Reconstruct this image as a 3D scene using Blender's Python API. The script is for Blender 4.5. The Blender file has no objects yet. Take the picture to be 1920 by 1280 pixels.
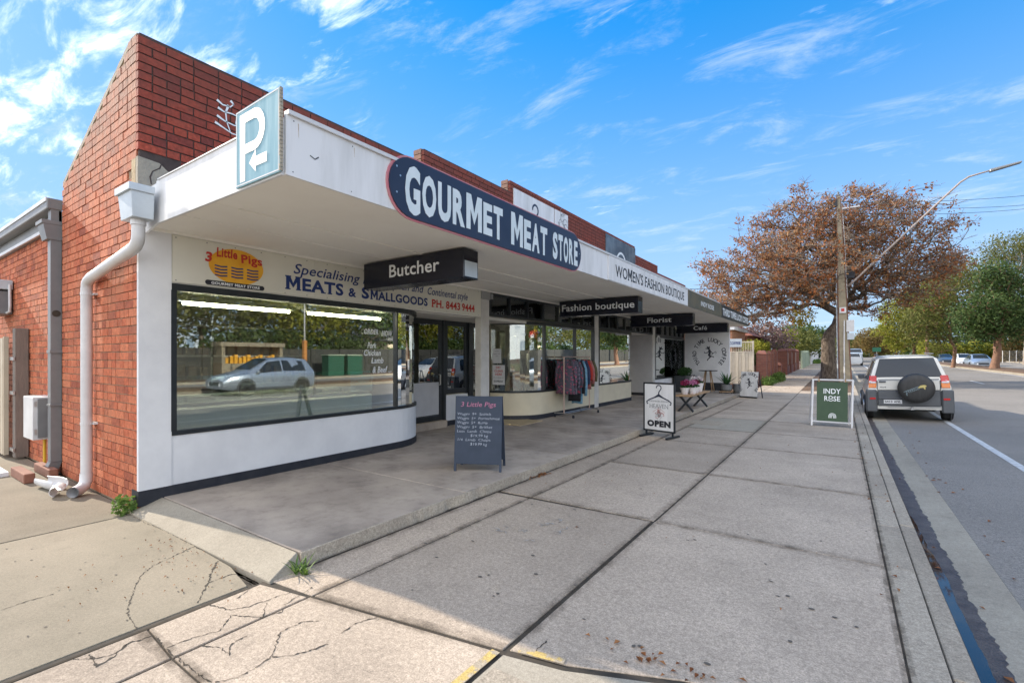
import bpy, math, random
import numpy as np
from mathutils import Matrix, Vector
random.seed(7); np.random.seed(7)
S = bpy.context.scene
# ---------------------------------------------------------------- camera, sky, sun, exposure
YAW = 34.564
cd = bpy.data.cameras.new('camera'); cam = bpy.data.objects.new('camera', cd); S.collection.objects.link(cam)
cam.location = (0, 0, 1.5); cam.rotation_euler = (math.radians(90), 0, math.radians(YAW))
cd.sensor_width = 36; cd.lens = 16.79; cd.shift_y = 0.0151; cd.clip_start = .05; cd.clip_end = 3000
S.camera = cam
SUN_EL, SUN_AZ = math.radians(27), math.radians(5.5)     # the light travels towards +X, slightly +Y
sx, sy, sz = math.cos(SUN_EL)*math.cos(SUN_AZ), math.cos(SUN_EL)*math.sin(SUN_AZ), -math.sin(SUN_EL)
ld = bpy.data.lights.new('sun', 'SUN'); sun = bpy.data.objects.new('sun', ld); S.collection.objects.link(sun)
ld.energy = 2.1; ld.angle = math.radians(.6); ld.color = (1, .9, .76)
sun.rotation_euler = Vector((sx, sy, sz)).to_track_quat('-Z', 'Y').to_euler()
W = bpy.data.worlds.new('World'); S.world = W; W.use_nodes = True
wn, wl = W.node_tree.nodes, W.node_tree.links
wn.clear()
def wN(t, **k):
    n = wn.new(t)
    for a, b in k.items(): setattr(n, a, b)
    return n
def wM(op, a, b=None, clamp=False):
    n = wN('ShaderNodeMath', operation=op, use_clamp=clamp)
    for i, v in enumerate((a, b)):
        if v is None: continue
        if isinstance(v, (int, float)): n.inputs[i].default_value = v
        else: wl.new(v, n.inputs[i])
    return n.outputs[0]
sky = wN('ShaderNodeTexSky', sky_type='NISHITA', sun_disc=False)
sky.sun_elevation = SUN_EL
sky.sun_rotation = math.atan2(-sx, -sy)
sky.altitude = 0; sky.air_density = 1.0; sky.dust_density = .3; sky.ozone_density = 2.2
vd = wN('ShaderNodeVectorMath', operation='DIVIDE'); wl.new(sky.outputs[0], vd.inputs[0]); vd.inputs[1].default_value = (1.45, 1.95, 3.4)
va = wN('ShaderNodeVectorMath', operation='ADD'); wl.new(vd.outputs[0], va.inputs[0]); va.inputs[1].default_value = (1, 1, 1)
vq = wN('ShaderNodeVectorMath', operation='DIVIDE'); wl.new(sky.outputs[0], vq.inputs[0]); wl.new(va.outputs[0], vq.inputs[1])
hs = wN('ShaderNodeHueSaturation'); hs.inputs['Saturation'].default_value = 1.58; hs.inputs['Hue'].default_value = .495; hs.inputs['Value'].default_value = 1.08
wl.new(vq.outputs[0], hs.inputs['Color'])
tc = wN('ShaderNodeTexCoord'); sp = wN('ShaderNodeSeparateXYZ'); wl.new(tc.outputs['Generated'], sp.inputs[0])
zc = wM('MAXIMUM', sp.outputs[2], .03)
cx = wM('DIVIDE', sp.outputs[0], wM('ADD', zc, .12)); cy = wM('DIVIDE', sp.outputs[1], wM('ADD', zc, .12))
cb = wN('ShaderNodeCombineXYZ'); wl.new(cx, cb.inputs[0]); wl.new(cy, cb.inputs[1])
mp = wN('ShaderNodeMapping'); mp.inputs['Rotation'].default_value = (0, 0, math.radians(-28)); mp.inputs['Scale'].default_value = (3.6, 10.5, 1)
wl.new(cb.outputs[0], mp.inputs[0])
n1 = wN('ShaderNodeTexNoise'); n1.inputs['Scale'].default_value = 1.0; n1.inputs['Detail'].default_value = 9; n1.inputs['Roughness'].default_value = .62; n1.inputs['Distortion'].default_value = .35
wl.new(mp.outputs[0], n1.inputs['Vector'])
n2 = wN('ShaderNodeTexNoise'); n2.inputs['Scale'].default_value = 1.1; n2.inputs['Detail'].default_value = 3
wl.new(cb.outputs[0], n2.inputs['Vector'])
# more cirrus away from +Y; extra out-of-view cover added to whiten and brighten shade
dotc = wM('ADD', wM('MULTIPLY', sp.outputs[0], -.147), wM('MULTIPLY', sp.outputs[1], .989))
cov = wM('MULTIPLY_ADD', wM('SUBTRACT', 1.0, dotc), .30); cov.node.inputs[2].default_value = -.19
d1 = wM('ADD', wM('MULTIPLY', n1.outputs[0], 1.0), wM('MULTIPLY', wM('SUBTRACT', n2.outputs[0], .5), .75))
d2 = wM('ADD', d1, cov)
rmp = wN('ShaderNodeMapRange'); rmp.inputs['From Min'].default_value = .50; rmp.inputs['From Max'].default_value = .86; rmp.interpolation_type = 'SMOOTHSTEP'
wl.new(d2, rmp.inputs['Value'])
dens = wM('MULTIPLY', rmp.outputs[0], .60)
# pale air towards the horizon, then two layers of cirrus
hz_ = wM('POWER', wM('SUBTRACT', 1.0, wM('MULTIPLY', sp.outputs[2], 1.45, True), True), 1.7)
mh = wN('ShaderNodeMix', data_type='RGBA'); wl.new(wM('MULTIPLY', hz_, .88), mh.inputs['Factor']); wl.new(hs.outputs[0], mh.inputs['A']); mh.inputs['B'].default_value = (1.15, 1.5, 1.78, 1)
mp3 = wN('ShaderNodeMapping'); mp3.inputs['Rotation'].default_value = (0, 0, math.radians(-38)); mp3.inputs['Scale'].default_value = (2.3, 4.6, 1); mp3.inputs['Location'].default_value = (3.3, 1.2, 0); wl.new(cb.outputs[0], mp3.inputs[0])
n3 = wN('ShaderNodeTexNoise'); n3.inputs['Scale'].default_value = 1.0; n3.inputs['Detail'].default_value = 11; n3.inputs['Roughness'].default_value = .68; n3.inputs['Distortion'].default_value = .5; wl.new(mp3.outputs[0], n3.inputs['Vector'])
r3 = wN('ShaderNodeMapRange'); r3.inputs['From Min'].default_value = .50; r3.inputs['From Max'].default_value = .80; r3.inputs['To Max'].default_value = .5; r3.interpolation_type = 'SMOOTHSTEP'; wl.new(n3.outputs[0], r3.inputs['Value'])
mv = wN('ShaderNodeMix', data_type='RGBA'); wl.new(r3.outputs[0], mv.inputs['Factor']); wl.new(mh.outputs['Result'], mv.inputs['A']); mv.inputs['B'].default_value = (1.75, 1.95, 2.05, 1)
mx = wN('ShaderNodeMix', data_type='RGBA'); wl.new(dens, mx.inputs['Factor']); wl.new(mv.outputs['Result'], mx.inputs['A'])
mx.inputs['B'].default_value = (6.2, 6.0, 5.8, 1)
bg = wN('ShaderNodeBackground'); bg.inputs['Strength'].default_value = .15
wl.new(mx.outputs['Result'], bg.inputs['Color'])
wo = wN('ShaderNodeOutputWorld'); wl.new(bg.outputs[0], wo.inputs['Surface'])
S.view_settings.view_transform = 'Standard'; S.view_settings.look = 'None'; S.view_settings.gamma = 1; S.view_settings.use_curve_mapping = False
S.view_settings.exposure = 1.92
S.render.engine = 'CYCLES'; S.cycles.max_bounces = 8; S.cycles.transparent_max_bounces = 12; S.cycles.caustics_reflective = False; S.cycles.caustics_refractive = False
# ---------------------------------------------------------------- helpers
YW = math.radians(YAW); Fv = (-math.sin(YW), math.cos(YW)); Rv = (math.cos(YW), math.sin(YW))
def gz(y): return 0 if y < 18 else (.012*(min(y, 130)-18))
WM = {}
def tag(o, label=None, cat=None, group=None, kind=None):
    if label: o['label'] = label
    if cat: o['category'] = cat
    if group: o['group'] = group
    if kind: o['kind'] = kind
    return o
def thing(name, label, cat, loc=(0, 0, 0), rz=0, group=None):
    o = bpy.data.objects.new(name, None); S.collection.objects.link(o)
    o.empty_display_size = .2
    o.location = loc; o.rotation_euler = (0, 0, rz)
    WM[o] = Matrix.Translation(loc) @ Matrix.Rotation(rz, 4, 'Z')
    return tag(o, label, cat, group)
def copy_tree(o, parent=None):
    c = o.copy(); S.collection.objects.link(c)
    if parent: c.parent = parent
    for ch in list(o.children): copy_tree(ch, c)
    return c
def V(*a): return Vector(a)
class MB:
    def __init__(s): s.v = []; s.f = []
    def add(s, vs, fs):
        n = len(s.v); s.v += [tuple(v) for v in vs]; s.f += [tuple(i+n for i in f) for f in fs]; return s
    def box(s, x0, x1, y0, y1, z0, z1):
        return s.add([(x0,y0,z0),(x1,y0,z0),(x1,y1,z0),(x0,y1,z0),(x0,y0,z1),(x1,y0,z1),(x1,y1,z1),(x0,y1,z1)],
                     [(0,3,2,1),(4,5,6,7),(0,1,5,4),(1,2,6,5),(2,3,7,6),(3,0,4,7)])
    def hexa(s, lo, hi):
        n = len(lo)
        return s.add(list(lo)+list(hi), [tuple(range(n-1,-1,-1)), tuple(range(n,2*n))]+[(i,(i+1)%n,n+(i+1)%n,n+i) for i in range(n)])
    def slab(s, pts, z1, th):
        """horizontal polygon; z1 may be a function of y"""
        f = z1 if callable(z1) else (lambda y: z1)
        return s.hexa([(x,y,f(y)-th) for x,y in pts], [(x,y,f(y)) for x,y in pts])
    def beam(s, p0, p1, w, h, up=(0,0,1)):
        p0, p1 = Vector(p0), Vector(p1); d = (p1-p0).normalized(); u = Vector(up)
        if abs(d.dot(u)) > .98: u = Vector((0,1,0))
        r = d.cross(u).normalized(); u = r.cross(d)
        q = [r*(-w/2)+u*(-h/2), r*(w/2)+u*(-h/2), r*(w/2)+u*(h/2), r*(-w/2)+u*(h/2)]
        return s.hexa([p0+k for k in q], [p1+k for k in q])
    def tube(s, pts, r, n=8, caps=True):
        pts = [Vector(p) for p in pts]; rr = r if isinstance(r, (list, tuple)) else [r]*len(pts)
        b = len(s.v); prev = None
        for i, p in enumerate(pts):
            d = (pts[min(i+1,len(pts)-1)]-pts[max(i-1,0)]).normalized()
            if prev is None:
                a = Vector((0,0,1)) if abs(d.z) < .9 else Vector((1,0,0)); u = d.cross(a).normalized()
            else:
                u = (prev - d*prev.dot(d)).normalized()
            prev = u; w = d.cross(u)
            for k in range(n):
                t = 2*math.pi*k/n; s.v.append(tuple(p+(u*math.cos(t)+w*math.sin(t))*rr[i]))
        for i in range(len(pts)-1):
            for k in range(n):
                s.f.append((b+i*n+k, b+i*n+(k+1)%n, b+(i+1)*n+(k+1)%n, b+(i+1)*n+k))
        if caps:
            s.f.append(tuple(b+k for k in range(n-1,-1,-1))); s.f.append(tuple(b+(len(pts)-1)*n+k for k in range(n)))
        return s
    def lathe(s, prof, c, n=20, axis=(0,0,1)):
        q = Vector((0,0,1)).rotation_difference(Vector(axis)); b = len(s.v)
        for r, z in prof:
            for k in range(n):
                t = 2*math.pi*k/n; s.v.append(tuple(Vector(c)+q @ Vector((r*math.cos(t), r*math.sin(t), z))))
        for i in range(len(prof)-1):
            for k in range(n): s.f.append((b+i*n+k, b+i*n+(k+1)%n, b+(i+1)*n+(k+1)%n, b+(i+1)*n+k))
        s.f.append(tuple(b+k for k in range(n-1,-1,-1))); s.f.append(tuple(b+(len(prof)-1)*n+k for k in range(n)))
        return s
    def wall(s, path, z0, z1, th, off=0):
        """vertical wall along a plan path; thickness th to the left of travel, shifted out by off"""
        n = len(path); P = [Vector((p[0], p[1])) for p in path]; ins, out = [], []
        for i in range(n):
            d0 = (P[i]-P[i-1]).normalized() if i else (P[1]-P[0]).normalized()
            d1 = (P[i+1]-P[i]).normalized() if i < n-1 else d0
            m = (d0+d1).normalized(); nn = Vector((-m.y, m.x)); k = 1/max(.3, m.dot(d1))
            out.append(P[i]-nn*off*k); ins.append(P[i]+nn*(th-off)*k)
        b = len(s.v)
        for i in range(n):
            for q, z in ((out[i],z0),(out[i],z1),(ins[i],z1),(ins[i],z0)): s.v.append((q.x,q.y,z))
        for i in range(n-1):
            a = b+i*4
            for k in range(4): s.f.append((a+k, a+(k+1)%4, a+4+(k+1)%4, a+4+k))
        s.f.append((b,b+3,b+2,b+1)); e = b+(n-1)*4; s.f.append((e,e+1,e+2,e+3))
        return s
    def build(s, name, mat, parent=None, smooth=False, bevel=0, label=None, cat=None, group=None, kind=None, seg=1):
        if name == 'lettering' and getattr(s, 'nw', 1) > 2:
            s.wd += [0]*(len(s.f)-len(s.wd)); r_ = None
            for w_ in sorted(set(s.wd)):
                m_ = MB(); ix = {}
                for f, k in zip(s.f, s.wd):
                    if k != w_: continue
                    m_.f.append(tuple(ix.setdefault(i, len(ix)) for i in f))
                m_.v = [s.v[i] for i in ix]; r_ = m_.build(name, mat, parent, smooth, bevel, label, cat, group, kind)
            return r_
        me = bpy.data.meshes.new(name)
        vs = s.v
        if parent is not None:
            im = WM[parent].inverted(); vs = [tuple(im @ Vector(v)) for v in vs]
        me.from_pydata(vs, [], s.f); me.update()
        if mat: me.materials.append(mat)
        if smooth: me.shade_smooth() if hasattr(me,'shade_smooth') else None
        o = bpy.data.objects.new(name, me); S.collection.objects.link(o)
        if parent is not None: o.parent = parent; WM[o] = WM[parent]
        else: WM[o] = Matrix.Identity(4)
        if bevel:
            m = o.modifiers.new('bevel', 'BEVEL'); m.width = bevel; m.segments = seg; m.limit_method = 'ANGLE'; m.angle_limit = math.radians(40)
        if smooth and bevel == 0 and smooth == 'auto':
            m = o.modifiers.new('es','EDGE_SPLIT'); m.split_angle = math.radians(38)
        return tag(o, label, cat, group, kind)
# 2-D drawing on a plane: O origin, r right, u up
class PL:
    def __init__(s, O, r, u=(0,0,1), off=.003):
        s.O = Vector(O); s.r = Vector(r).normalized(); s.u = Vector(u).normalized(); s.n = s.r.cross(s.u); s.O = s.O + s.n*off
    def p(s, x, y): return tuple(s.O+s.r*x+s.u*y)
    def poly(s, mb, pts): return mb.add([s.p(*q) for q in pts], [tuple(range(len(pts)))])
    def rect(s, mb, x0, x1, y0, y1): return s.poly(mb, [(x0,y0),(x1,y0),(x1,y1),(x0,y1)])
    def stroke(s, mb, pts, w, closed=False):
        P = [Vector(p) for p in pts]; n = len(P); L, R = [], []
        ww = w if isinstance(w, (list, tuple)) else [w]*n
        for i in range(n):
            a = P[(i-1)%n] if (i or closed) else P[0]; c = P[(i+1)%n] if (i < n-1 or closed) else P[-1]
            d = (c-a)
            d = d.normalized() if d.length > 1e-9 else Vector((1,0)); nn = Vector((-d.y, d.x))*ww[i]/2
            L.append(P[i]+nn); R.append(P[i]-nn)
        b = len(mb.v); mb.v += [s.p(*q) for q in L]+[s.p(*q) for q in R]
        for i in range(n if closed else n-1):
            j = (i+1)%n; mb.f.append((b+i, b+n+i, b+n+j, b+j))
        return mb
    def disc(s, mb, x, y, rx, ry=None, n=28):
        ry = ry or rx; return s.poly(mb, [(x+rx*math.cos(2*math.pi*k/n), y+ry*math.sin(2*math.pi*k/n)) for k in range(n)])
    def ring(s, mb, x, y, r, w, a0=0, a1=360, n=28, ry=None):
        ry = ry or r; full = a1-a0 >= 359; m = n if full else n+1
        return s.stroke(mb, [(x+r*math.cos(math.radians(a0+(a1-a0)*k/n)), y+ry*math.sin(math.radians(a0+(a1-a0)*k/n))) for k in range(m)], w, full)
_tc = {}
def raw_text(t, bold):
    c = bpy.data.curves.new('t', 'FONT'); c.body = t; c.offset = bold; c.resolution_u = 3; c.fill_mode = 'BOTH'
    o = bpy.data.objects.new('t', c); S.collection.objects.link(o); bpy.context.view_layer.update()
    ev = o.evaluated_get(bpy.context.evaluated_depsgraph_get()); me = ev.to_mesh()
    vs = [(v.co.x, v.co.y) for v in me.vertices]; fs = [tuple(p.vertices) for p in me.polygons]; ev.to_mesh_clear()
    bpy.data.objects.remove(o); bpy.data.curves.remove(c); return vs, fs
_gl = {}
def glyph(ch, bold):
    k = (ch, bold)
    if k not in _gl:
        bar = max(v[0] for v in raw_text('|', 0)[0]); adv = max(v[0] for v in raw_text(ch+'|', 0)[0])-bar
        if ch == ' ': vs, fs = [], []
        elif ch == 'M' and bold:
            v0 = raw_text('M', 0)[0]; x0 = min(v[0] for v in v0)-bold; x1 = max(v[0] for v in v0)+bold; t = .10+2*bold; c = .729; m = (x0+x1)/2; d = t+.03
            vs = [(x0,-bold),(x0,c+bold),(x0+d,c+bold),(m,.36),(x1-d,c+bold),(x1,c+bold),(x1,-bold),(x1-t,-bold),(x1-t,.42),(m,.08),(x0+t,.42),(x0+t,-bold)]; fs = [tuple(range(11,-1,-1))]
        else: vs, fs = raw_text(ch, bold)
        _gl[k] = (vs, fs, adv)
    return _gl[k]
def text_geo(t, bold=0, shear=0, serif=0, space=1):
    key = (t, bold, shear, serif, space)
    if key in _tc: return _tc[key]
    vs, fs, x = [], [], 0
    cuts = []
    for ch in t:
        gv, gf, adv = glyph(ch, bold); n = len(vs)
        if ch == ' ': cuts.append(x+adv*space/2)
        vs += [(a+x, b, 0) for a, b in gv]; fs += [tuple(i+n for i in f) for f in gf]; x += adv*space+bold
    if serif:
        cnt = {}
        for f in fs:
            for i in range(len(f)):
                e = tuple(sorted((f[i], f[(i+1)%len(f)]))); cnt[e] = cnt.get(e, 0)+1
        cap = .729
        for (a, b), k in cnt.items():
            if k != 1: continue
            x0, y0 = vs[a][:2]; x1, y1 = vs[b][:2]; L = abs(x1-x0)
            if abs(y0-y1) > 1e-3 or L > .30 or L < .02: continue
            yy = y0
            if abs(yy+bold) < .03: q = (min(x0,x1)-serif, max(x0,x1)+serif, yy, yy+.07)
            elif abs(yy-cap-bold) < .03: q = (min(x0,x1)-serif, max(x0,x1)+serif, yy-.07, yy)
            else: continue
            n = len(vs); vs += [(q[0],q[2],.0012),(q[1],q[2],.0012),(q[1],q[3],.0012),(q[0],q[3],.0012)]; fs.append((n,n+1,n+2,n+3))
    if shear: vs = [(x+shear*y, y, z) for x, y, z in vs]
    xs = [v[0] for v in vs]; r = (vs, fs, min(xs), max(xs), cuts); _tc[key] = r; return r
def write(mb, pl, t, x, y, w, h, bold=0, shear=0, serif=0, jit=0, space=1, curve=0):
    """text t with its left baseline at (x,y), width w and cap height h on plane pl"""
    vs, fs, a, b, cuts = text_geo(t, bold, shear, serif, space)
    if not hasattr(mb, 'wd'): mb.wd = [0]*len(mb.f); mb.nw = 1
    mb.wd += [0]*(len(mb.f)-len(mb.wd))
    for f in fs: xa = sum(vs[i][0]-shear*vs[i][1] for i in f)/len(f); mb.wd.append(mb.nw+sum(xa > c for c in cuts))
    mb.nw += len(cuts)+1
    k = w/(b-a); ky = h/.729
    if jit: vs = [(vx, vy+jit*math.sin(vx*3.1+vy), vz) for vx, vy, vz in vs]
    return mb.add([tuple(Vector(pl.p(x+(vx-a)*k, y+vy*ky+curve*(((vx-a)/(b-a)-.5)**2)))+pl.n*vz) for vx, vy, vz in vs], fs)
def write_arc(mb, pl, t, cx, cy, r, a0, a1, h, wk=.8, bold=.02):
    n = len(t); mb.wd = []; mb.nw = 1
    for i, ch in enumerate(t):
        if ch == ' ': mb.nw += 1; continue
        a = math.radians(a0+(a1-a0)*i/(n-1)); vs, fs, p, q, _ = text_geo(ch, bold); mb.wd += [mb.nw]*len(fs)
        ux, uy = math.cos(a), math.sin(a); tx, ty = math.sin(a), -math.cos(a); k = h/.729
        out = []
        for vx, vy, vz in vs:
            ax = (vx-(p+q)/2)*k*wk; ay = vy*k
            out.append(pl.p(cx+ux*(r+ay)+tx*ax, cy+uy*(r+ay)+ty*ax))
        mb.add(out, fs)
# ---------------------------------------------------------------- materials
def nt(m): return m.node_tree.nodes, m.node_tree.links
def new_mat(name):
    m = bpy.data.materials.new(name); m.use_nodes = True; return m
def mat(name, col, col2=None, scale=3, rough=.6, metal=0, bump=0, bscale=None, detail=5, spec=.5, thr=(.35,.65), coat=0, stretch=None, speck=None, speckscale=160, rvar=0, emit=None):
    m = new_mat(name); N, L = nt(m); b = N['Principled BSDF']
    b.inputs['Base Color'].default_value = (*col, 1); b.inputs['Roughness'].default_value = rough; b.inputs['Metallic'].default_value = metal
    b.inputs['Specular IOR Level'].default_value = spec; b.inputs['Coat Weight'].default_value = coat
    t = N.new('ShaderNodeTexCoord'); src = t.outputs['Object']
    if stretch:
        mpn = N.new('ShaderNodeMapping'); mpn.inputs['Scale'].default_value = stretch; L.new(src, mpn.inputs[0]); src = mpn.outputs[0]
    out = None
    if col2:
        n = N.new('ShaderNodeTexNoise'); n.inputs['Scale'].default_value = scale; n.inputs['Detail'].default_value = detail; n.inputs['Roughness'].default_value = .6
        L.new(src, n.inputs['Vector'])
        r = N.new('ShaderNodeMapRange'); r.inputs['From Min'].default_value = thr[0]; r.inputs['From Max'].default_value = thr[1]; L.new(n.outputs[0], r.inputs['Value'])
        x = N.new('ShaderNodeMix'); x.data_type = 'RGBA'; L.new(r.outputs[0], x.inputs['Factor']); x.inputs['A'].default_value = (*col,1); x.inputs['B'].default_value = (*col2,1)
        out = x.outputs['Result']
        if rvar:
            q = N.new('ShaderNodeMath'); q.operation = 'MULTIPLY_ADD'; q.inputs[1].default_value = rvar; q.inputs[2].default_value = rough-rvar/2
            L.new(r.outputs[0], q.inputs[0]); L.new(q.outputs[0], b.inputs['Roughness'])
    if speck:
        n = N.new('ShaderNodeTexNoise'); n.inputs['Scale'].default_value = speckscale; n.inputs['Detail'].default_value = 2
        L.new(t.outputs['Object'], n.inputs['Vector'])
        r = N.new('ShaderNodeMapRange'); r.inputs['From Min'].default_value = .3; r.inputs['From Max'].default_value = .7; r.inputs['To Min'].default_value = 1-speck; r.inputs['To Max'].default_value = 1+speck
        L.new(n.outputs[0], r.inputs['Value'])
        x = N.new('ShaderNodeMix'); x.data_type = 'RGBA'; x.blend_type = 'MULTIPLY'; x.inputs['Factor'].default_value = 1
        if out: L.new(out, x.inputs['A'])
        else: x.inputs['A'].default_value = (*col,1)
        L.new(r.outputs[0], x.inputs['B']); out = x.outputs['Result']
    if out: L.new(out, b.inputs['Base Color'])
    if bump:
        n = N.new('ShaderNodeTexNoise'); n.inputs['Scale'].default_value = bscale or scale*4; n.inputs['Detail'].default_value = 6
        L.new(src, n.inputs['Vector']); bp = N.new('ShaderNodeBump'); bp.inputs['Strength'].default_value = bump; bp.inputs['Distance'].default_value = .01
        L.new(n.outputs[0], bp.inputs['Height']); L.new(bp.outputs[0], b.inputs['Normal'])
    if emit:
        b.inputs['Emission Color'].default_value = (*emit[:3], 1); b.inputs['Emission Strength'].default_value = emit[3]
    return m
def brick_mat(name, c1, c2, c3, stain=None, soot=None):
    m = new_mat(name); N, L = nt(m); b = N['Principled BSDF']; b.inputs['Roughness'].default_value = .85; b.inputs['Specular IOR Level'].default_value = .25
    oi = N.new('ShaderNodeObjectInfo'); g = N.new('ShaderNodeNewGeometry'); a = N.new('ShaderNodeMath'); a.operation = 'MULTIPLY_ADD'
    L.new(g.outputs['Random Per Island'], a.inputs[0]); a.inputs[1].default_value = 7.31; L.new(oi.outputs['Random'], a.inputs[2])
    f = N.new('ShaderNodeMath'); f.operation = 'FRACT'; L.new(a.outputs[0], f.inputs[0])
    cr = N.new('ShaderNodeValToRGB'); e = cr.color_ramp.elements; e[0].color = (*c1,1); e[1].color = (*c3,1); e.new(.5).color = (*c2,1)
    L.new(f.outputs[0], cr.inputs[0])
    t = N.new('ShaderNodeNewGeometry'); n = N.new('ShaderNodeTexNoise'); n.inputs['Scale'].default_value = 28; n.inputs['Detail'].default_value = 5; L.new(t.outputs['Position'], n.inputs['Vector'])
    r = N.new('ShaderNodeMapRange'); r.inputs['From Min'].default_value = .25; r.inputs['From Max'].default_value = .75; r.inputs['To Min'].default_value = .65; r.inputs['To Max'].default_value = 1.32; L.new(n.outputs[0], r.inputs['Value'])
    x = N.new('ShaderNodeMix'); x.data_type = 'RGBA'; x.blend_type = 'MULTIPLY'; x.inputs['Factor'].default_value = 1; L.new(cr.outputs[0], x.inputs['A']); L.new(r.outputs[0], x.inputs['B'])
    out = x.outputs['Result']
    n3 = N.new('ShaderNodeTexNoise'); n3.inputs['Scale'].default_value = 1.7; n3.inputs['Detail'].default_value = 6; L.new(t.outputs['Position'], n3.inputs['Vector'])
    r3 = N.new('ShaderNodeMapRange'); r3.inputs['From Min'].default_value = .5; r3.inputs['From Max'].default_value = .75; r3.inputs['To Max'].default_value = .55; L.new(n3.outputs[0], r3.inputs['Value'])
    y = N.new('ShaderNodeMix'); y.data_type = 'RGBA'; L.new(r3.outputs[0], y.inputs['Factor']); L.new(out, y.inputs['A']); y.inputs['B'].default_value = (*(stain or (.25,.16,.12)),1)
    sz_ = N.new('ShaderNodeSeparateXYZ'); L.new(t.outputs['Position'], sz_.inputs[0])
    n4 = N.new('ShaderNodeTexNoise'); n4.inputs['Scale'].default_value = 9; n4.inputs['Detail'].default_value = 6; L.new(t.outputs['Position'], n4.inputs['Vector'])
    h_ = N.new('ShaderNodeMath'); h_.operation = 'MULTIPLY_ADD'; h_.inputs[1].default_value = 2.4; L.new(n4.outputs[0], h_.inputs[0]); L.new(sz_.outputs[2], h_.inputs[2])
    r4 = N.new('ShaderNodeMapRange'); r4.inputs['From Min'].default_value = 4.3; r4.inputs['From Max'].default_value = 6.0; r4.inputs['To Max'].default_value = .78; L.new(h_.outputs[0], r4.inputs['Value'])
    y2 = N.new('ShaderNodeMix'); y2.data_type = 'RGBA'; L.new(r4.outputs[0], y2.inputs['Factor']); L.new(y.outputs['Result'], y2.inputs['A']); y2.inputs['B'].default_value = (*(soot or (.25,.18,.145)),1)
    L.new(y2.outputs['Result'], b.inputs['Base Color'])
    bp = N.new('ShaderNodeBump'); bp.inputs['Strength'].default_value = .5; bp.inputs['Distance'].default_value = .006; L.new(n.outputs[0], bp.inputs['Height']); L.new(bp.outputs[0], b.inputs['Normal'])
    return m
def glass_mat(name, base=.22, tint=(.80,.84,.82), rough=0.0):
    m = new_mat(name); N, L = nt(m); N.remove(N['Principled BSDF']); out = N['Material Output']
    g = N.new('ShaderNodeBsdfGlossy'); g.inputs['Roughness'].default_value = rough; g.inputs['Color'].default_value = (.92,.95,.93,1)
    tr = N.new('ShaderNodeBsdfTransparent'); tr.inputs['Color'].default_value = (*tint,1)
    fr = N.new('ShaderNodeFresnel'); fr.inputs['IOR'].default_value = 1.5
    a = N.new('ShaderNodeMath'); a.operation = 'ADD'; a.use_clamp = True; a.inputs[1].default_value = base; L.new(fr.outputs[0], a.inputs[0])
    x = N.new('ShaderNodeMixShader'); L.new(a.outputs[0], x.inputs[0]); L.new(tr.outputs[0], x.inputs[1]); L.new(g.outputs[0], x.inputs[2]); L.new(x.outputs[0], out.inputs['Surface'])
    return m
def leaf_mat(name, cols, trans=.35, rough=.6):
    m = new_mat(name); N, L = nt(m); b = N['Principled BSDF']; out = N['Material Output']; b.inputs['Roughness'].default_value = rough; b.inputs['Specular IOR Level'].default_value = .25
    g = N.new('ShaderNodeNewGeometry'); cr = N.new('ShaderNodeValToRGB'); e = cr.color_ramp.elements
    e[0].color = (*cols[0],1); e[1].color = (*cols[-1],1)
    for i, c in enumerate(cols[1:-1]): e.new((i+1)/(len(cols)-1)).color = (*c,1)
    n = N.new('ShaderNodeTexNoise'); n.inputs['Scale'].default_value = .9; n.inputs['Detail'].default_value = 3; L.new(g.outputs['Position'], n.inputs['Vector'])
    a = N.new('ShaderNodeMath'); a.operation = 'MULTIPLY_ADD'; a.inputs[1].default_value = .55; L.new(g.outputs['Random Per Island'], a.inputs[0])
    r = N.new('ShaderNodeMapRange'); r.inputs['From Min'].default_value = .3; r.inputs['From Max'].default_value = .7; r.inputs['To Max'].default_value = .45; L.new(n.outputs[0], r.inputs['Value']); L.new(r.outputs[0], a.inputs[2])
    L.new(a.outputs[0], cr.inputs[0]); L.new(cr.outputs[0], b.inputs['Base Color'])
    t = N.new('ShaderNodeBsdfTranslucent'); L.new(cr.outputs[0], t.inputs['Color']); x = N.new('ShaderNodeMixShader'); x.inputs[0].default_value = trans
    L.new(b.outputs[0], x.inputs[1]); L.new(t.outputs[0], x.inputs[2]); L.new(x.outputs[0], out.inputs['Surface'])
    return m
M = {}
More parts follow.
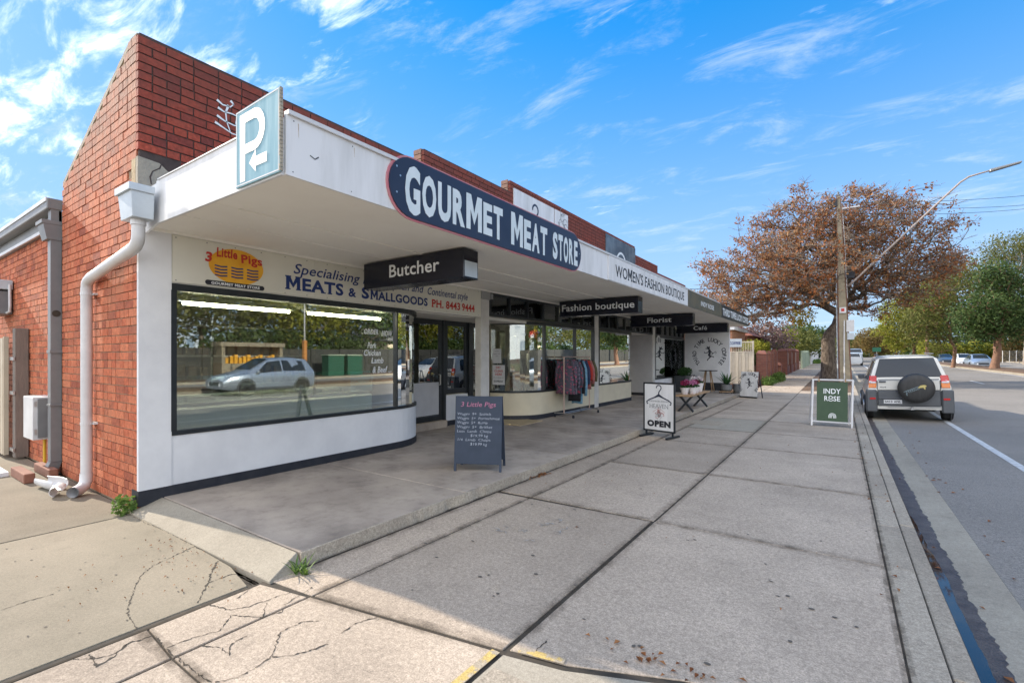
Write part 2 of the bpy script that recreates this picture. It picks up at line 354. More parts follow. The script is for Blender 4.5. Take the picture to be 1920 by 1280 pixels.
def concrete(name, c1, c2, c3, speck=.22, ss=140, bump=.35, stain=.5, sscale=1.1):
    """grainy concrete: base patches, dark stains, fine aggregate"""
    m = new_mat(name); N, L = nt(m); b = N['Principled BSDF']; b.inputs['Roughness'].default_value = .9; b.inputs['Specular IOR Level'].default_value = .12
    g = N.new('ShaderNodeNewGeometry'); P = g.outputs['Position']
    def noise(sc, det=6, ro=.6):
        n = N.new('ShaderNodeTexNoise'); n.inputs['Scale'].default_value = sc; n.inputs['Detail'].default_value = det; n.inputs['Roughness'].default_value = ro; L.new(P, n.inputs['Vector']); return n.outputs[0]
    def rng(v, a, bb, c=0, d=1):
        r = N.new('ShaderNodeMapRange'); r.inputs['From Min'].default_value = a; r.inputs['From Max'].default_value = bb; r.inputs['To Min'].default_value = c; r.inputs['To Max'].default_value = d; L.new(v, r.inputs['Value']); return r.outputs[0]
    def mix(f, A, B, mode='MIX'):
        x = N.new('ShaderNodeMix'); x.data_type = 'RGBA'; x.blend_type = mode
        for s_, v in (('Factor', f), ('A', A), ('B', B)):
            if isinstance(v, (int, float)): x.inputs[s_].default_value = v
            elif isinstance(v, tuple): x.inputs[s_].default_value = (*v, 1)
            else: L.new(v, x.inputs[s_])
        return x.outputs['Result']
    o = mix(rng(noise(sscale, 7), .35, .65), c1, c2)
    o = mix(rng(noise(sscale*.45+.1, 8, .68), .52, .74, 0, stain), o, c3)
    o = mix(rng(noise(6, 8, .7), .54, .74, 0, .35), o, c3)
    o = mix(1.0, o, rng(noise(ss, 3, .7), .3, .7, 1-speck, 1+speck), 'MULTIPLY'); o = mix(1.0, o, rng(noise(ss*.3, 4, .75), .3, .7, 1-speck*.75, 1+speck*.75), 'MULTIPLY'); o = mix(rng(noise(ss*.09, 5, .8), .58, .72, 0, speck), o, c3)
    v = N.new('ShaderNodeTexVoronoi'); v.inputs['Scale'].default_value = 95; L.new(P, v.inputs['Vector'])
    o = mix(rng(v.outputs['Distance'], .05, .16, speck*.9, 0), o, tuple(min(1, q*1.75) for q in c2))
    oi = N.new('ShaderNodeObjectInfo'); o = mix(1.0, o, rng(oi.outputs['Random'], 0, 1, .86, 1.10), 'MULTIPLY')
    L.new(o, b.inputs['Base Color'])
    bp = N.new('ShaderNodeBump'); bp.inputs['Strength'].default_value = bump; bp.inputs['Distance'].default_value = .004; L.new(noise(ss*.8, 4), bp.inputs['Height']); L.new(bp.outputs[0], b.inputs['Normal'])
    return m
M['path'] = concrete('footpath_concrete', (.47,.385,.30), (.385,.315,.245), (.20,.165,.13), .34, 120)
M['path2'] = concrete('kerb_strip_concrete', (.42,.36,.28), (.33,.28,.22), (.17,.14,.11), .34, 110)
M['drive'] = concrete('driveway_concrete', (.28,.24,.18), (.225,.195,.145), (.14,.12,.09), .2, 200, .25, .4)
M['porch'] = concrete('porch_concrete', (.46,.39,.32), (.32,.27,.225), (.13,.11,.095), .06, 220, .12, .8, 1.5)
M['pale'] = concrete('pale_concrete', (.36,.32,.255), (.30,.265,.21), (.19,.165,.125), .2, 160, .3, .3)
M['gutter'] = concrete('gutter_concrete', (.38,.34,.27), (.31,.275,.22), (.15,.135,.11), .2, 130)
M['asphalt'] = concrete('asphalt', (.30,.275,.245), (.25,.23,.205), (.17,.158,.142), .45, 180, .5, .4, .4)
M['dirt'] = mat('joint_dirt', (.03,.026,.02), (.07,.055,.04), 9, .95)
M['soil'] = mat('mulch_soil', (.16,.10,.06), (.09,.055,.035), 4, .95, bump=.8, bscale=30, speck=.4, speckscale=40)
M['grass'] = mat('verge_grass', (.10,.14,.035), (.20,.15,.08), 3, .95, bump=.8, bscale=40, speck=.4, speckscale=60)
M['white'] = mat('white_render', (.76,.765,.77), (.67,.675,.685), 2.2, .75, bump=.25, bscale=14)
M['whitep'] = mat('white_fascia_paint', (.74,.745,.75), (.58,.585,.58), 5, .8, spec=.1, bump=.06, stretch=(1,1,.16), thr=(.42,.75))
M['cream'] = mat('cream_paint', (.68,.61,.45), (.62,.555,.41), 3, .6, bump=.1)
M['greywall'] = mat('grey_paint', (.50,.50,.51), (.44,.44,.45), 3, .7, bump=.1)
M['soffit'] = mat('soffit_paint', (.88,.86,.79), (.83,.80,.73), 1.2, .7, bump=.03)
M['black'] = mat('black_plinth_paint', (.014,.017,.026), (.028,.03,.038), 6, .55, bump=.2, bscale=20)
M['frame'] = mat('dark_frame_paint', (.012,.016,.02), (.02,.024,.028), 5, .35)
M['post'] = mat('post_paint', (.62,.60,.56), (.52,.50,.46), 4, .6, bump=.1)
M['signw'] = mat('sign_board_offwhite', (.70,.68,.58), (.65,.63,.54), 1.5, .5)
M['navy'] = mat('navy_paint', (.016,.023,.05), (.022,.03,.06), 3, .45)
M['navyb'] = mat('blue_lettering', (.012,.035,.16), None, rough=.5)
M['red'] = mat('red_lettering', (.50,.03,.02), None, rough=.5)
M['lw'] = mat('white_lettering', (.78,.80,.80), None, rough=.5)
M['lg'] = mat('pale_lettering', (.60,.68,.70), (.68,.74,.76), 8, .5)
M['lk'] = mat('black_lettering', (.015,.017,.025), None, rough=.5)
M['pink'] = mat('pink_edge', (.55,.16,.20), (.50,.25,.25), 5, .6)
M['pvc'] = mat('white_pvc', (.66,.66,.66), (.56,.56,.56), 4, .4)
M['galv'] = mat('pale_blue_metal', (.52,.58,.62), (.45,.50,.54), 5, .45, .1)
M['greym'] = mat('grey_painted_metal', (.20,.205,.205), (.16,.165,.17), 4, .45)
M['slab_brick'] = brick_mat('side_brick', (.46,.125,.06), (.54,.18,.09), (.30,.085,.048), (.38,.17,.10))
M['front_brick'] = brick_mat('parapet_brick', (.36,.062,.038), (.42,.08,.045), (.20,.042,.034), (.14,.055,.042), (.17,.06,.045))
M['mortar'] = mat('mortar', (.46,.36,.24), (.30,.22,.15), 8, .95, bump=.4, bscale=60)
M['mortard'] = mat('dark_mortar', (.055,.04,.036), (.09,.065,.055), 8, .95)
M['cement'] = mat('cement_patch', (.30,.27,.22), (.40,.35,.27), 7, .95, bump=.6, bscale=40)
M['cementy'] = mat('yellow_cement_patch', (.48,.38,.23), (.40,.30,.18), 7, .95, bump=.5, bscale=40)
M['glass'] = glass_mat('shop_glass', .17)
M['glass2'] = glass_mat('clear_glass', .10)
M['steel'] = mat('steel', (.5,.5,.5), None, rough=.35, metal=.9)
M['timber'] = mat('timber', (.42,.27,.14), (.33,.20,.10), 5, .6, stretch=(1,6,1), bump=.2)
M['int_white'] = mat('interior_white', (.55,.55,.52), (.5,.5,.47), 2, .7)
M['int_dark'] = mat('interior_grey', (.30,.29,.27), (.26,.25,.23), 2, .7)
M['int_floor'] = mat('interior_floor', (.22,.20,.18), (.17,.155,.14), 2, .3)
M['tube'] = mat('fluorescent_tube', (1,1,.9), None, rough=.5, emit=(1,.90,.62,22))
M['leafdry'] = leaf_mat('dry_leaves', [(.10,.035,.015), (.24,.09,.03), (.34,.16,.06), (.20,.10,.05)], .2)
# ================================================================ THE SETTING
B = MB(); B.slab([(-900,-300),(900,-300),(900,17),(-900,17)], -.42, .3); B.slab([(-900,17),(900,17),(900,130),(-900,130)], lambda y: gz(y)-.42, .3)
B.slab([(-900,130),(900,130),(900,2400),(-900,2400)], gz(130)-.42, .3)
B.build('ground', M['soil'], kind='structure')
def ysteps(y0, y1): return [y0]+[y for y in (18, 30, 45, 60, 80, 105, 130) if y0 < y < y1]+[y1]
def strip(mb, x0, x1, y0, y1, z, th=.1, zx=None):
    """strip following the rise of the street; x0/x1 may be functions of y, zx the height at x1"""
    f0 = x0 if callable(x0) else (lambda y: x0); f1 = x1 if callable(x1) else (lambda y: x1); zz = z if zx is None else zx
    ys = ysteps(y0, y1); b = len(mb.v)
    for y in ys:
        g = gz(y)
        mb.v += [(f0(y),y,z+g),(f1(y),y,zz+g),(f1(y),y,zz+g-th),(f0(y),y,z+g-th)]
    for i in range(len(ys)-1):
        a = b+4*i
        for k in range(4): mb.f.append((a+k, a+(k+1)%4, a+4+(k+1)%4, a+4+k))
    mb.f.append((b+3,b+2,b+1,b)); e = b+4*(len(ys)-1); mb.f.append((e,e+1,e+2,e+3))
    return mb
med0 = lambda y: 9.6 if y < 40 else max(8.0, 9.6-.05*(y-40))
med1 = lambda y: med0(y)+2.1
strip(MB(), .975, med0, -60, 400, -.14, .2, .02).build('road', M['asphalt'], kind='structure')
strip(MB(), med1, 17.6, -60, 400, .02, .2, .0).build('far_road', M['asphalt'], kind='structure')
med = strip(MB(), lambda y: med0(y)+.15, lambda y: med1(y)-.15, -60, 400, .22, .3, .22).build('median', M['soil'], kind='structure')
mk = MB(); strip(mk, lambda y: med0(y)-.005, lambda y: med0(y)+.145, -60, 400, .15, .35); strip(mk, lambda y: med1(y)-.145, lambda y: med1(y)+.005, -60, 400, .15, .35)
mk.build('median_kerb', M['pale'], kind='structure')
strip(MB(), 17.6, 17.75, -60, 400, .13, .3).build('far_kerb', M['pale'], kind='structure')
strip(MB(), 17.76, 21.5, -60, 400, .12, .3).build('far_verge', M['soil'], kind='structure')
strip(MB(), 21.5, 60, -60, 400, .115, .3).build('far_ground', M['grass'], kind='structure')
# painted lines (4 mm above the asphalt)
def rz_(x, y): return -.14+(x-.975)/(med0(y)-.975)*.16+gz(y)
def line(x, w, y0, y1, name='edge_line'):
    mb = MB(); ys = ysteps(y0, y1); b = 0
    f = x if callable(x) else (lambda y: x)
    for y in ys: mb.v += [(f(y),y,rz_(f(y),y)+.004),(f(y)+w,y,rz_(f(y)+w,y)+.004)]
    for i in range(len(ys)-1): mb.f.append((2*i,2*i+1,2*i+3,2*i+2))
    return mb.build(name, M['lineW'], kind='structure')
M['lineW'] = mat('road_paint', (.62,.62,.60), (.42,.42,.41), 14, .7, speck=.2, speckscale=90)
line(2.12, .11, -10, 300); line(lambda y: med0(y)-.28, .11, 20, 200)
for k in range(9): line(5.9, .1, 9+k*12+(.2*k), 12.5+k*12, 'lane_dash')
# gutter, water, kerb
strip(MB(), .548, .972, -10, 300, -.155, .1, -.137).build('gutter', M['gutter'], kind='structure')
def edgepoly(ys, fx0, fx1, z, name, m, kind='structure'):
    mb = MB(); n = len(ys)
    for y in ys: mb.v += [(fx0(y),y,z(fx0(y),y)),(fx1(y),y,z(fx1(y),y))]
    for i in range(n-1): mb.f.append((2*i,2*i+1,2*i+3,2*i+2))
    return mb.build(name, m, kind=kind)
gut = lambda x, y: -.155+(x-.548)/.424*.018
ys = [1.5+.04*i for i in range(420)]
def jag(y, a, s): return a*(math.sin(y*5.1+s)+.6*math.sin(y*11.7+s*2)+.5*math.sin(y*23+s*3)+.4*math.sin(y*61+s))
M['wet'] = mat('wet_silt', (.06,.042,.033), (.12,.095,.078), 9, .5, bump=.6, bscale=60, speck=.35, speckscale=120)
M['water'] = mat('puddle_water', (.012,.012,.014), (.03,.022,.015), 5, .03, spec=.9, bump=.012, bscale=5)
edgepoly(ys, lambda y: .5475, lambda y: .545+max(.02, .19-.004*(y-3)+jag(y,.007,1)+.012*math.sin(y*97)*math.sin(y*31)), lambda x, y: gut(x,y)+.002, 'wet_gutter_silt', M['wet'])
edgepoly([1.5+.05*i for i in range(130)], lambda y: .5475, lambda y: .545+max(0.01, min(.10, .03*(8.2-y))+jag(y,.004,2)), lambda x, y: gut(x,y)+.0045, 'gutter_water', M['water'])
kb = MB(); strip(kb, .435, .543, -10, 300, -.03, .2); kerb = kb.build('kerb', M['dirt'], kind='structure')
yy = -9.0; KJ = [-3.9, -1.5, .9, 3.0, 5.5, 8.2, 10.7, 13.3, 15.8, 18]
for a, b in zip(KJ[:-1], KJ[1:]):
    MB().hexa([(.432,a+.004,-.16),(.547,a+.004,-.16),(.547,b-.004,-.16),(.432,b-.004,-.16)], [(.432,a+.004,0),(.535,a+.004,-.004),(.535,b-.004,-.004),(.432,b-.004,0)]).build('kerb_section', M['path2'], kerb, bevel=.012, seg=2)
kb = MB(); strip(kb, .431, .546, 18.006, 300, 0, .16); kb.build('kerb_run', M['path2'], kerb)
# footpath: slabs with open joints
fp = strip(MB(), -3.2, .43, -10, 300, -.009, .1).build('footpath', M['dirt'], kind='structure')
YJ = [4.34, 6.45, 8.71, 10.55, 12.62, 14.8, 17, 19.2, 21.4, 23.6, 25.8, 28, 30.3, 32.6]
random.seed(3)
def slab(pts, m='path', name='slab', z=0, th=.05, bev=.003, par=None, gap=.0055):
    g = gap; n = len(pts); c = (sum(p[0] for p in pts)/n, sum(p[1] for p in pts)/n); q = []
    P = [Vector(p) for p in pts]
    for i in range(n):
        d0 = (P[i]-P[i-1]).normalized(); d1 = (P[(i+1)%n]-P[i]).normalized()
        n0 = Vector((-d0.y,d0.x)); n1 = Vector((-d1.y,d1.x)); k = (n0+n1); k = k/max(.4,k.dot(n1)) if k.length>1e-6 else n0
        r = P[i]+k*g; q.append((r.x,r.y))
    tz = random.uniform(-.003,.0)
    return MB().slab(q, lambda y: z+gz(y)+tz, th).build(name, M[m], par if par is not None else fp, bevel=bev)
slab([(-3.15,1.72),(-2.742,1.76),(-2.742,4.3),(-3.15,4.28)])
slab([(-2.735,1.765),(-1.428,1.99),(-1.428,4.32),(-2.735,4.29)])
slab([(-1.405,2.01),(-1.1,2.07),(-.6,2.28),(-.1,2.42),(.262,2.5),(.262,4.34),(-1.405,4.34)], gap=.004)
slab([(.264,1.5),(.43,1.5),(.43,4.44),(.264,4.43)], 'path2')
for i, (a, b) in enumerate(zip(YJ[:-1], YJ[1:])):
    s0 = 'path' if i != 3 else 'pale'
    slab([(-3.15,a),(-2.74,a),(-2.74,b),(-3.15,b)])
    slab([(-2.735,a),(-1.412,a),(-1.412,b),(-2.735,b)], s0 if i == 3 else 'path')
    if b < 24: slab([(-1.403,a),(.262,a),(.262,b),(-1.403,b)], 'path')
    if b < 24:
        slab([(.264,a),(.43,a),(.43,(a+b)/2),(.264,(a+b)/2)], 'path2'); slab([(.264,(a+b)/2),(.43,(a+b)/2),(.43,b),(.264,b)], 'path2')
strip(MB(), -3.15, -1.42, 32.61, 300, -.002, .05).build('far_footpath', M['path'], fp)
strip(MB(), -1.40, .432, 23.62, 300, -.006, .05).build('nature_strip', M['soil'], kind='structure')
# old apron in front (cracked) and pale kerb ramp
slab([(-3.165,-6),(-2.75,-6),(-2.75,1.0),(-3.15,1.03)], 'path'); slab([(-3.15,1.03),(-2.75,1.0),(-2.75,1.74),(-3.165,1.66)], 'path')
slab([(-2.742,-6),(-1.43,-6),(-1.43,.99),(-2.742,1.0)], 'path'); slab([(-2.742,1.0),(-1.43,.99),(-1.43,1.97),(-2.742,1.75)], 'path')
slab([(-1.41,-6),(.25,-6),(.25,2.47),(-.1,2.38),(-.6,2.24),(-1.1,2.03),(-1.41,1.965)], 'pale', 'kerb_ramp_slab', gap=.003)
MB().box(-1.38,-1.13,-1,1.85,-.03,.0035).build('tactile_strip', M['path2'], fp)
# driveway on the left
dw = MB().slab([(-40,-20),(-3.2,-20),(-3.2,1.66),(-40,1.9)], -.03, .1).build('driveway', M['dirt'], kind='structure')
slab([(-5.57,-6),(-3.205,-6),(-3.205,1.60),(-3.6,1.68),(-5.57,1.75)], 'drive', par=dw)
slab([(-8.9,-6),(-5.585,-6),(-5.585,1.75),(-8.9,1.75)], 'drive', par=dw); slab([(-14,-6),(-8.91,-6),(-8.91,1.76),(-14,1.76)], 'drive', par=dw); slab([(-40,-6),(-14.02,-6),(-14.02,1.9),(-40,1.9)], 'drive', par=dw)
slab([(-40,-20),(-3.205,-20),(-3.205,-6.02),(-40,-6.02)], 'drive', par=dw)
# porch slab with its ramped end and chipped edge
pb = MB().slab([(-7.2,1.96),(-3.30,1.96),(-3.30,21.3),(-7.2,21.3)], .07, .2).build('porch', M['dirt'], kind='structure')
PJ = [1.96, 3.8, 6.1, 8.4, 10.7, 13, 15.3, 17.6, 21.3]
random.seed(5)
for a, b in zip(PJ[:-1], PJ[1:]):
    # front edge a little uneven
    n = 14; edge = [(-3.206, a+.004+(b-a-.008)*k/n) for k in range(n+1)]
    if a in (3.8, 1.96):
        edge = [(x-(.03 if abs(y-3.55) < .08 or abs(y-4.02) < .08 else 0), y) for x, y in edge]
    lo = [(-7.19, b-.004), (-7.19, a+.004)]
    pts = edge+lo
    MB().hexa([(x+(.02 if x > -4 else 0),y,-.04) for x,y in pts], [(x,y,.1) for x,y in pts]).build('porch_slab', M['porch'], pb, bevel=.006)
random.seed(12)
for k in range(9):
    a = 1.96+2.15*k; b = min(a+2.15, 21.3); ee = MB(); n = 30; e = [(-3.19+random.uniform(-.004,.004)-(.03*math.exp(-((a+(b-a)*i/n-3.55)/.05)**2))-(.03*math.exp(-((a+(b-a)*i/n-4.0)/.05)**2)), a+.003+(b-a-.006)*i/n) for i in range(n+1)]
    ee.hexa([(x+.012,y,-.04) for x,y in e]+[(-3.203,b-.003,-.04),(-3.203,a+.003,-.04)], [(x,y,.096+random.uniform(-.003,.002)) for x,y in e]+[(-3.203,b-.003,.098),(-3.203,a+.003,.098)]); ee.build('porch_edge', M['path2'], pb)
MB().hexa([(-5.62,1.69,-.04),(-3.11,1.70,-.04),(-3.12,1.95,-.04),(-5.62,1.952,-.04)], [(-5.62,1.69,.012),(-3.13,1.70,.006),(-3.22,1.95,.098),(-5.62,1.952,.098)]).build('porch_ramp', M['pale'], pb, bevel=.004)
# cracks, traced in place on the ground
def gp(u, v, z=0):
    a = (u-960)/895.6; bb = -(v-669)/895.6; d = (Fv[0]+a*Rv[0], Fv[1]+a*Rv[1]); t = (z-1.5)/bb; return (d[0]*t, d[1]*t)
CR = [[(-4.225, 1.693), (-4.13, 1.494), (-4.076, 1.364), (-3.948, 1.249), (-3.769, 1.159), (-3.6, 1.085), (-3.414, 1.016), (-3.287, 1.003), (-3.202, 0.997)], [(-3.772, 1.664), (-3.587, 1.531), (-3.478, 1.479), (-3.374, 1.403), (-3.234, 1.311)], [(-3.464, 1.473), (-3.469, 1.628), (-3.33, 1.643), (-3.193, 1.644), (-3.124, 1.547), (-3.094, 1.473)], [(-2.888, 1.724), (-2.913, 1.61), (-2.933, 1.468), (-2.987, 1.381), (-3.149, 1.344)], [(-2.886, 1.551), (-2.745, 1.454), (-2.917, 1.359), (-2.803, 1.241), (-2.851, 1.147), (-2.863, 1.016)], [(-2.441, 1.618), (-2.516, 1.556), (-2.523, 1.434), (-2.463, 1.376), (-2.385, 1.318), (-2.343, 1.277), (-2.327, 1.165), (-2.33, 1.109), (-2.379, 1.038)], [(-2.206, 1.514), (-2.234, 1.44), (-2.268, 1.354), (-2.347, 1.288)], [(-3.059, 1.024), (-3.064, 0.962), (-3.081, 0.921), (-3.003, 0.839), (-2.967, 0.764), (-3.124, 0.773)], [(-3.085, 0.937), (-3.031, 0.855), (-3.043, 0.794), (-3.138, 0.715)], [(-3.059, 1.024), (-2.952, 1.019), (-2.858, 1.01), (-2.722, 1.015), (-2.509, 1.017), (-2.386, 1.026)], [(-2.741, 1.127), (-2.641, 1.178), (-2.533, 1.172), (-2.627, 1.224), (-2.632, 1.308)], [(-2.838, 1.83), (-2.776, 1.601), (-2.708, 1.55), (-2.745, 1.454)], [(-5.476, 1.677), (-5.137, 1.678), (-4.914, 1.697), (-4.62, 1.697), (-4.348, 1.697), (-4.138, 1.689), (-3.954, 1.713)], [(-4.107, 0.61), (-4.121, 0.725), (-4.106, 0.843)], [(-2.205, 1.826), (-2.252, 1.716), (-2.236, 1.611)], [(-1.284, 2.188), (-1.282, 2.034)]]
random.seed(11)
mb = MB()
for ci, c in enumerate(CR):
    pts = []
    for (x0,y0),(x1,y1) in zip(c[:-1], c[1:]):
        n = max(2, int(math.hypot(x1-x0,y1-y0)/.014))
        for k in range(n): pts.append((x0+(x1-x0)*k/n+random.uniform(-.0065,.0065), y0+(y1-y0)*k/n+random.uniform(-.0065,.0065)))
    pts.append(c[-1]); w0 = .009 if ci in (1, 7) else .0055
    PL((0,0,0), (1,0,0), (0,1,0), .0015).stroke(mb, pts, [w0*random.choice((.25,.5,.8,1,1.9)) for _ in pts])
mb.build('pavement_crack_dirt', M['dirt'], kind='structure')
mb = MB(); PL((0,0,0),(1,0,0),(0,1,0),.002).stroke(mb, [(-3.185,-3),(-3.18,.5),(-3.175,.9),(-3.18,1.3),(-3.175,1.62)], [.03,.026,.026,.02,.012]); mb.build('expansion_gap', M['dirt'], kind='structure')
def grime_mat(name, w):
    m = new_mat(name); N, L = nt(m); N.remove(N['Principled BSDF']); out = N['Material Output']; t = N.new('ShaderNodeTexCoord'); sp_ = N.new('ShaderNodeSeparateXYZ'); L.new(t.outputs['Object'], sp_.inputs[0])
    a = N.new('ShaderNodeMath'); a.operation = 'ABSOLUTE'; L.new(sp_.outputs[1], a.inputs[0]); r = N.new('ShaderNodeMapRange'); r.inputs['From Min'].default_value = .0; r.inputs['From Max'].default_value = w; r.inputs['To Min'].default_value = 1; r.inputs['To Max'].default_value = 0; L.new(a.outputs[0], r.inputs['Value'])
    g = N.new('ShaderNodeNewGeometry'); n = N.new('ShaderNodeTexNoise'); n.inputs['Scale'].default_value = 7; n.inputs['Detail'].default_value = 8; n.inputs['Roughness'].default_value = .75; L.new(g.outputs['Position'], n.inputs['Vector'])
    q_ = N.new('ShaderNodeMapRange'); q_.inputs['From Min'].default_value = .38; q_.inputs['From Max'].default_value = .62; q_.inputs['To Max'].default_value = .55; L.new(n.outputs[0], q_.inputs['Value']); k = N.new('ShaderNodeMath'); k.operation = 'MULTIPLY'; L.new(r.outputs[0], k.inputs[0]); L.new(q_.outputs[0], k.inputs[1])
    d = N.new('ShaderNodeBsdfDiffuse'); d.inputs['Color'].default_value = (.10,.08,.06,1); tr = N.new('ShaderNodeBsdfTransparent'); x = N.new('ShaderNodeMixShader'); L.new(k.outputs[0], x.inputs[0]); L.new(tr.outputs[0], x.inputs[1]); L.new(d.outputs[0], x.inputs[2]); L.new(x.outputs[0], out.inputs['Surface']); return m
M['grime'] = grime_mat('joint_grime', .085)
def grime(x0, y0, x1, y1, w=.09):
    L_ = math.hypot(x1-x0,y1-y0); mb = MB(); mb.add([(-L_/2,-w,0),(L_/2,-w,0),(L_/2,w,0),(-L_/2,w,0)], [(0,1,2,3)]); o = mb.build('joint_grime', M['grime'], None, kind='structure'); o.location = ((x0+x1)/2,(y0+y1)/2,.0025+gz((y0+y1)/2)); o.rotation_euler = (0,0,math.atan2(y1-y0,x1-x0)); o.parent = fp
for y in (4.34,6.45,8.71,10.55,12.62,14.8): grime(-2.7,y,-1.45,y,.07); grime(-1.38,y,.25,y,.09)
grime(-1.41,2.1,-1.41,18,.06); grime(.262,2.6,.262,18,.03); grime(-2.74,1.8,-2.74,18,.05); grime(-3.14,2.0,-3.14,18,.06)
grime(-2.74,1.76,-1.43,1.99,.06); grime(-3.14,1.0,-1.45,1.0,.05)
M['yel'] = mat('worn_yellow_paint', (.50,.36,.12), (.36,.30,.22), 14, .9, thr=(.44,.52), speck=.3)
mb = MB(); q = PL((0,0,0),(1,0,0),(0,1,0),.0035); q.stroke(mb, [(-1.455,1.6),(-1.45,1.96)], .05); q.stroke(mb, [(-1.36,2.035),(-1.12,2.085)], .045)
mb.build('yellow_kerb_paint', M['yel'], kind='structure')
M['chalk'] = mat('chalk_scuff', (.42,.41,.39), (.24,.215,.18), 30, .9, thr=(.45,.55))
mb = MB(); q = PL((0,0,0),(1,0,0),(0,1,0),.003)
for i in range(16):
    x, y = -2.15+random.uniform(-.3,.2), 3.55+random.uniform(-.25,.3); a = random.uniform(0,3); q.stroke(mb, [(x,y),(x+.05*math.cos(a),y+.05*math.sin(a)),(x+.09*math.cos(a+.8),y+.08*math.sin(a+.8))], [.005,.012,.004])
mb.build('pavement_scuffs', M['chalk'], kind='structure')
mb = MB()
for i in range(90):
    x, y = random.uniform(-3.1,.2), 2.1+16*random.random()**1.6
    q.disc(mb, x, y, random.uniform(.006,.018), random.uniform(.006,.014), 7)
for i in range(70): q.disc(mb, random.uniform(-6.5,-3.3), random.uniform(-.6,1.6), random.uniform(.004,.010), random.uniform(.004,.009), 6)
mb.build('gum_spots', mat('gum_stain', (.11,.095,.08), None, rough=.9), kind='structure')
# service lid in the footpath, pale repaired band
lid = MB().box(-2.9,-2.2,11.2,11.85,-.01,.004).build('access_lid', M['path2'], bevel=.003); tag(lid, 'flat pale rectangular service lid set into the footpath beside the porch edge', 'access lid')

# ================================================================ THE SHOP BUILDING
bld = thing('shop_building', 'long single storey red brick shop row with stepped parapet and four rendered shopfronts', 'building', (-5.6, 1.755, 0))
PAR = [(1.755,5.6,4.66),(5.6,8.07,4.91),(8.07,15.27,5.13),(15.27,17.65,4.87),(17.65,21.5,4.62)]
# backing walls
mb = MB()
for a, b, z in PAR: mb.box(-5.83, -5.612, a+.012, b-.0 if z != 4.62 else b, 2.80, z-.01)
parapet = mb.build('parapet', M['mortard'], bld)
side = MB().hexa([(x,y,z) for y in (1.99,) for x,z in ((-8.14,-.02),(-5.64,-.02),(-5.64,4.64),(-5.86,4.59),(-8.14,3.67))], [(x,1.768,z) for x,z in ((-8.14,-.02),(-5.64,-.02),(-5.64,4.64),(-5.86,4.59),(-8.14,3.67))]).build('side_wall', M['mortar'], bld)
wing = MB().box(-16, -8.15, 1.785, 2.0, -.02, 3.30).build('side_wing_wall', M['mortar'], bld)
MB().box(-16,-5.85,2.0,21.4,3.32,3.45).build('roof', M['greym'], bld)
mb = MB(); mb.box(-16,-15.8,2.0,21.4,0,3.3); mb.box(-15.8,-5.7,21.3,21.5,0,3.9); mb.build('rear_wall', M['slab_brick'], bld)
BR = []   # (area, parent, matkey, cx,cy,cz, dx,dy,dz)
def reg(par, mk, x0,x1,y0,y1,z0,z1):
    cx, cy, cz = (x0+x1)/2, (y0+y1)/2, (z0+z1)/2; w = cx*Fv[0]+cy*Fv[1]
    if (x1-x0) > (y1-y0): px = abs((x1-x0)*(Rv[0]*w-(cx*Rv[0]+cy*Rv[1])*Fv[0]))/w/w
    else: px = abs((y1-y0)*(Rv[1]*w-(cx*Rv[0]+cy*Rv[1])*Fv[1]))/w/w
    BR.append((px*(z1-z0)/w, par, mk, x0,x1,y0,y1,z0,z1))
random.seed(21); CO = .0858
gab = lambda x: 4.66 if x > -5.86 else 4.60-(-5.86-x)*.408
def rowbricks(a, b, row, alt, jt=.0105):
    """lengths along a course from a to b"""
    hdr = (row*7+3) % 5 == 0; out = []; p = a
    first = True
    while p < b-.03:
        L = .11 if hdr else .23
        if first and row % 2: L = .11 if not hdr else .17
        if not hdr and not first and random.random() < alt: L = .11
        first = False
        q = min(b, p+L)
        if b-q < .05: q = b
        out.append((p, q)); p = q+jt
    return out
r = 0; z = .012
while z < 4.62:
    z1 = z+CO-.0105
    xe = -5.655 if z > 2.78 else -5.624
    xs = -8.14
    if z1 > 3.68: xs = -5.86-(4.60-z1)/.408 if z1 < 4.6 else -5.86
    for p, q in rowbricks(-xe, -xs, r, .42):
        if 3.10 < z < 3.42 and p < 5.76: continue
        reg(side, 'slab_brick', -q, -p, 1.752+random.uniform(0,.004), 1.80, z+random.uniform(-.001,.001), z1)
    z += CO; r += 1
r = 0; z = .012
while z < 3.18:
    for p, q in rowbricks(8.16, 14.2, r, .4):
        reg(wing, 'slab_brick', -q, -p, 1.772+random.uniform(0,.004), 1.81, z, z+CO-.0105)
    z += CO; r += 1
r = 0; z = 2.83
while z < 5.13:
    for a, b, zt in PAR:
        if z+CO-.01 > zt+.03: continue
        for p, q in rowbricks(a+(0 if a > 1.8 else -.002), b-(.002 if b < 21 else 0), r, .06, .014):
            if p < 2.16 and 3.17 < z+.03 < 3.48 and not (p > 1.95 and z > 3.38): continue
            reg(parapet, 'front_brick', -5.66, -5.6+random.uniform(-.003,0), p, q, z, min(z+CO-.014, zt+.001))
    z += CO; r += 1
BR.sort(key=lambda t: -t[0]); cache = {}
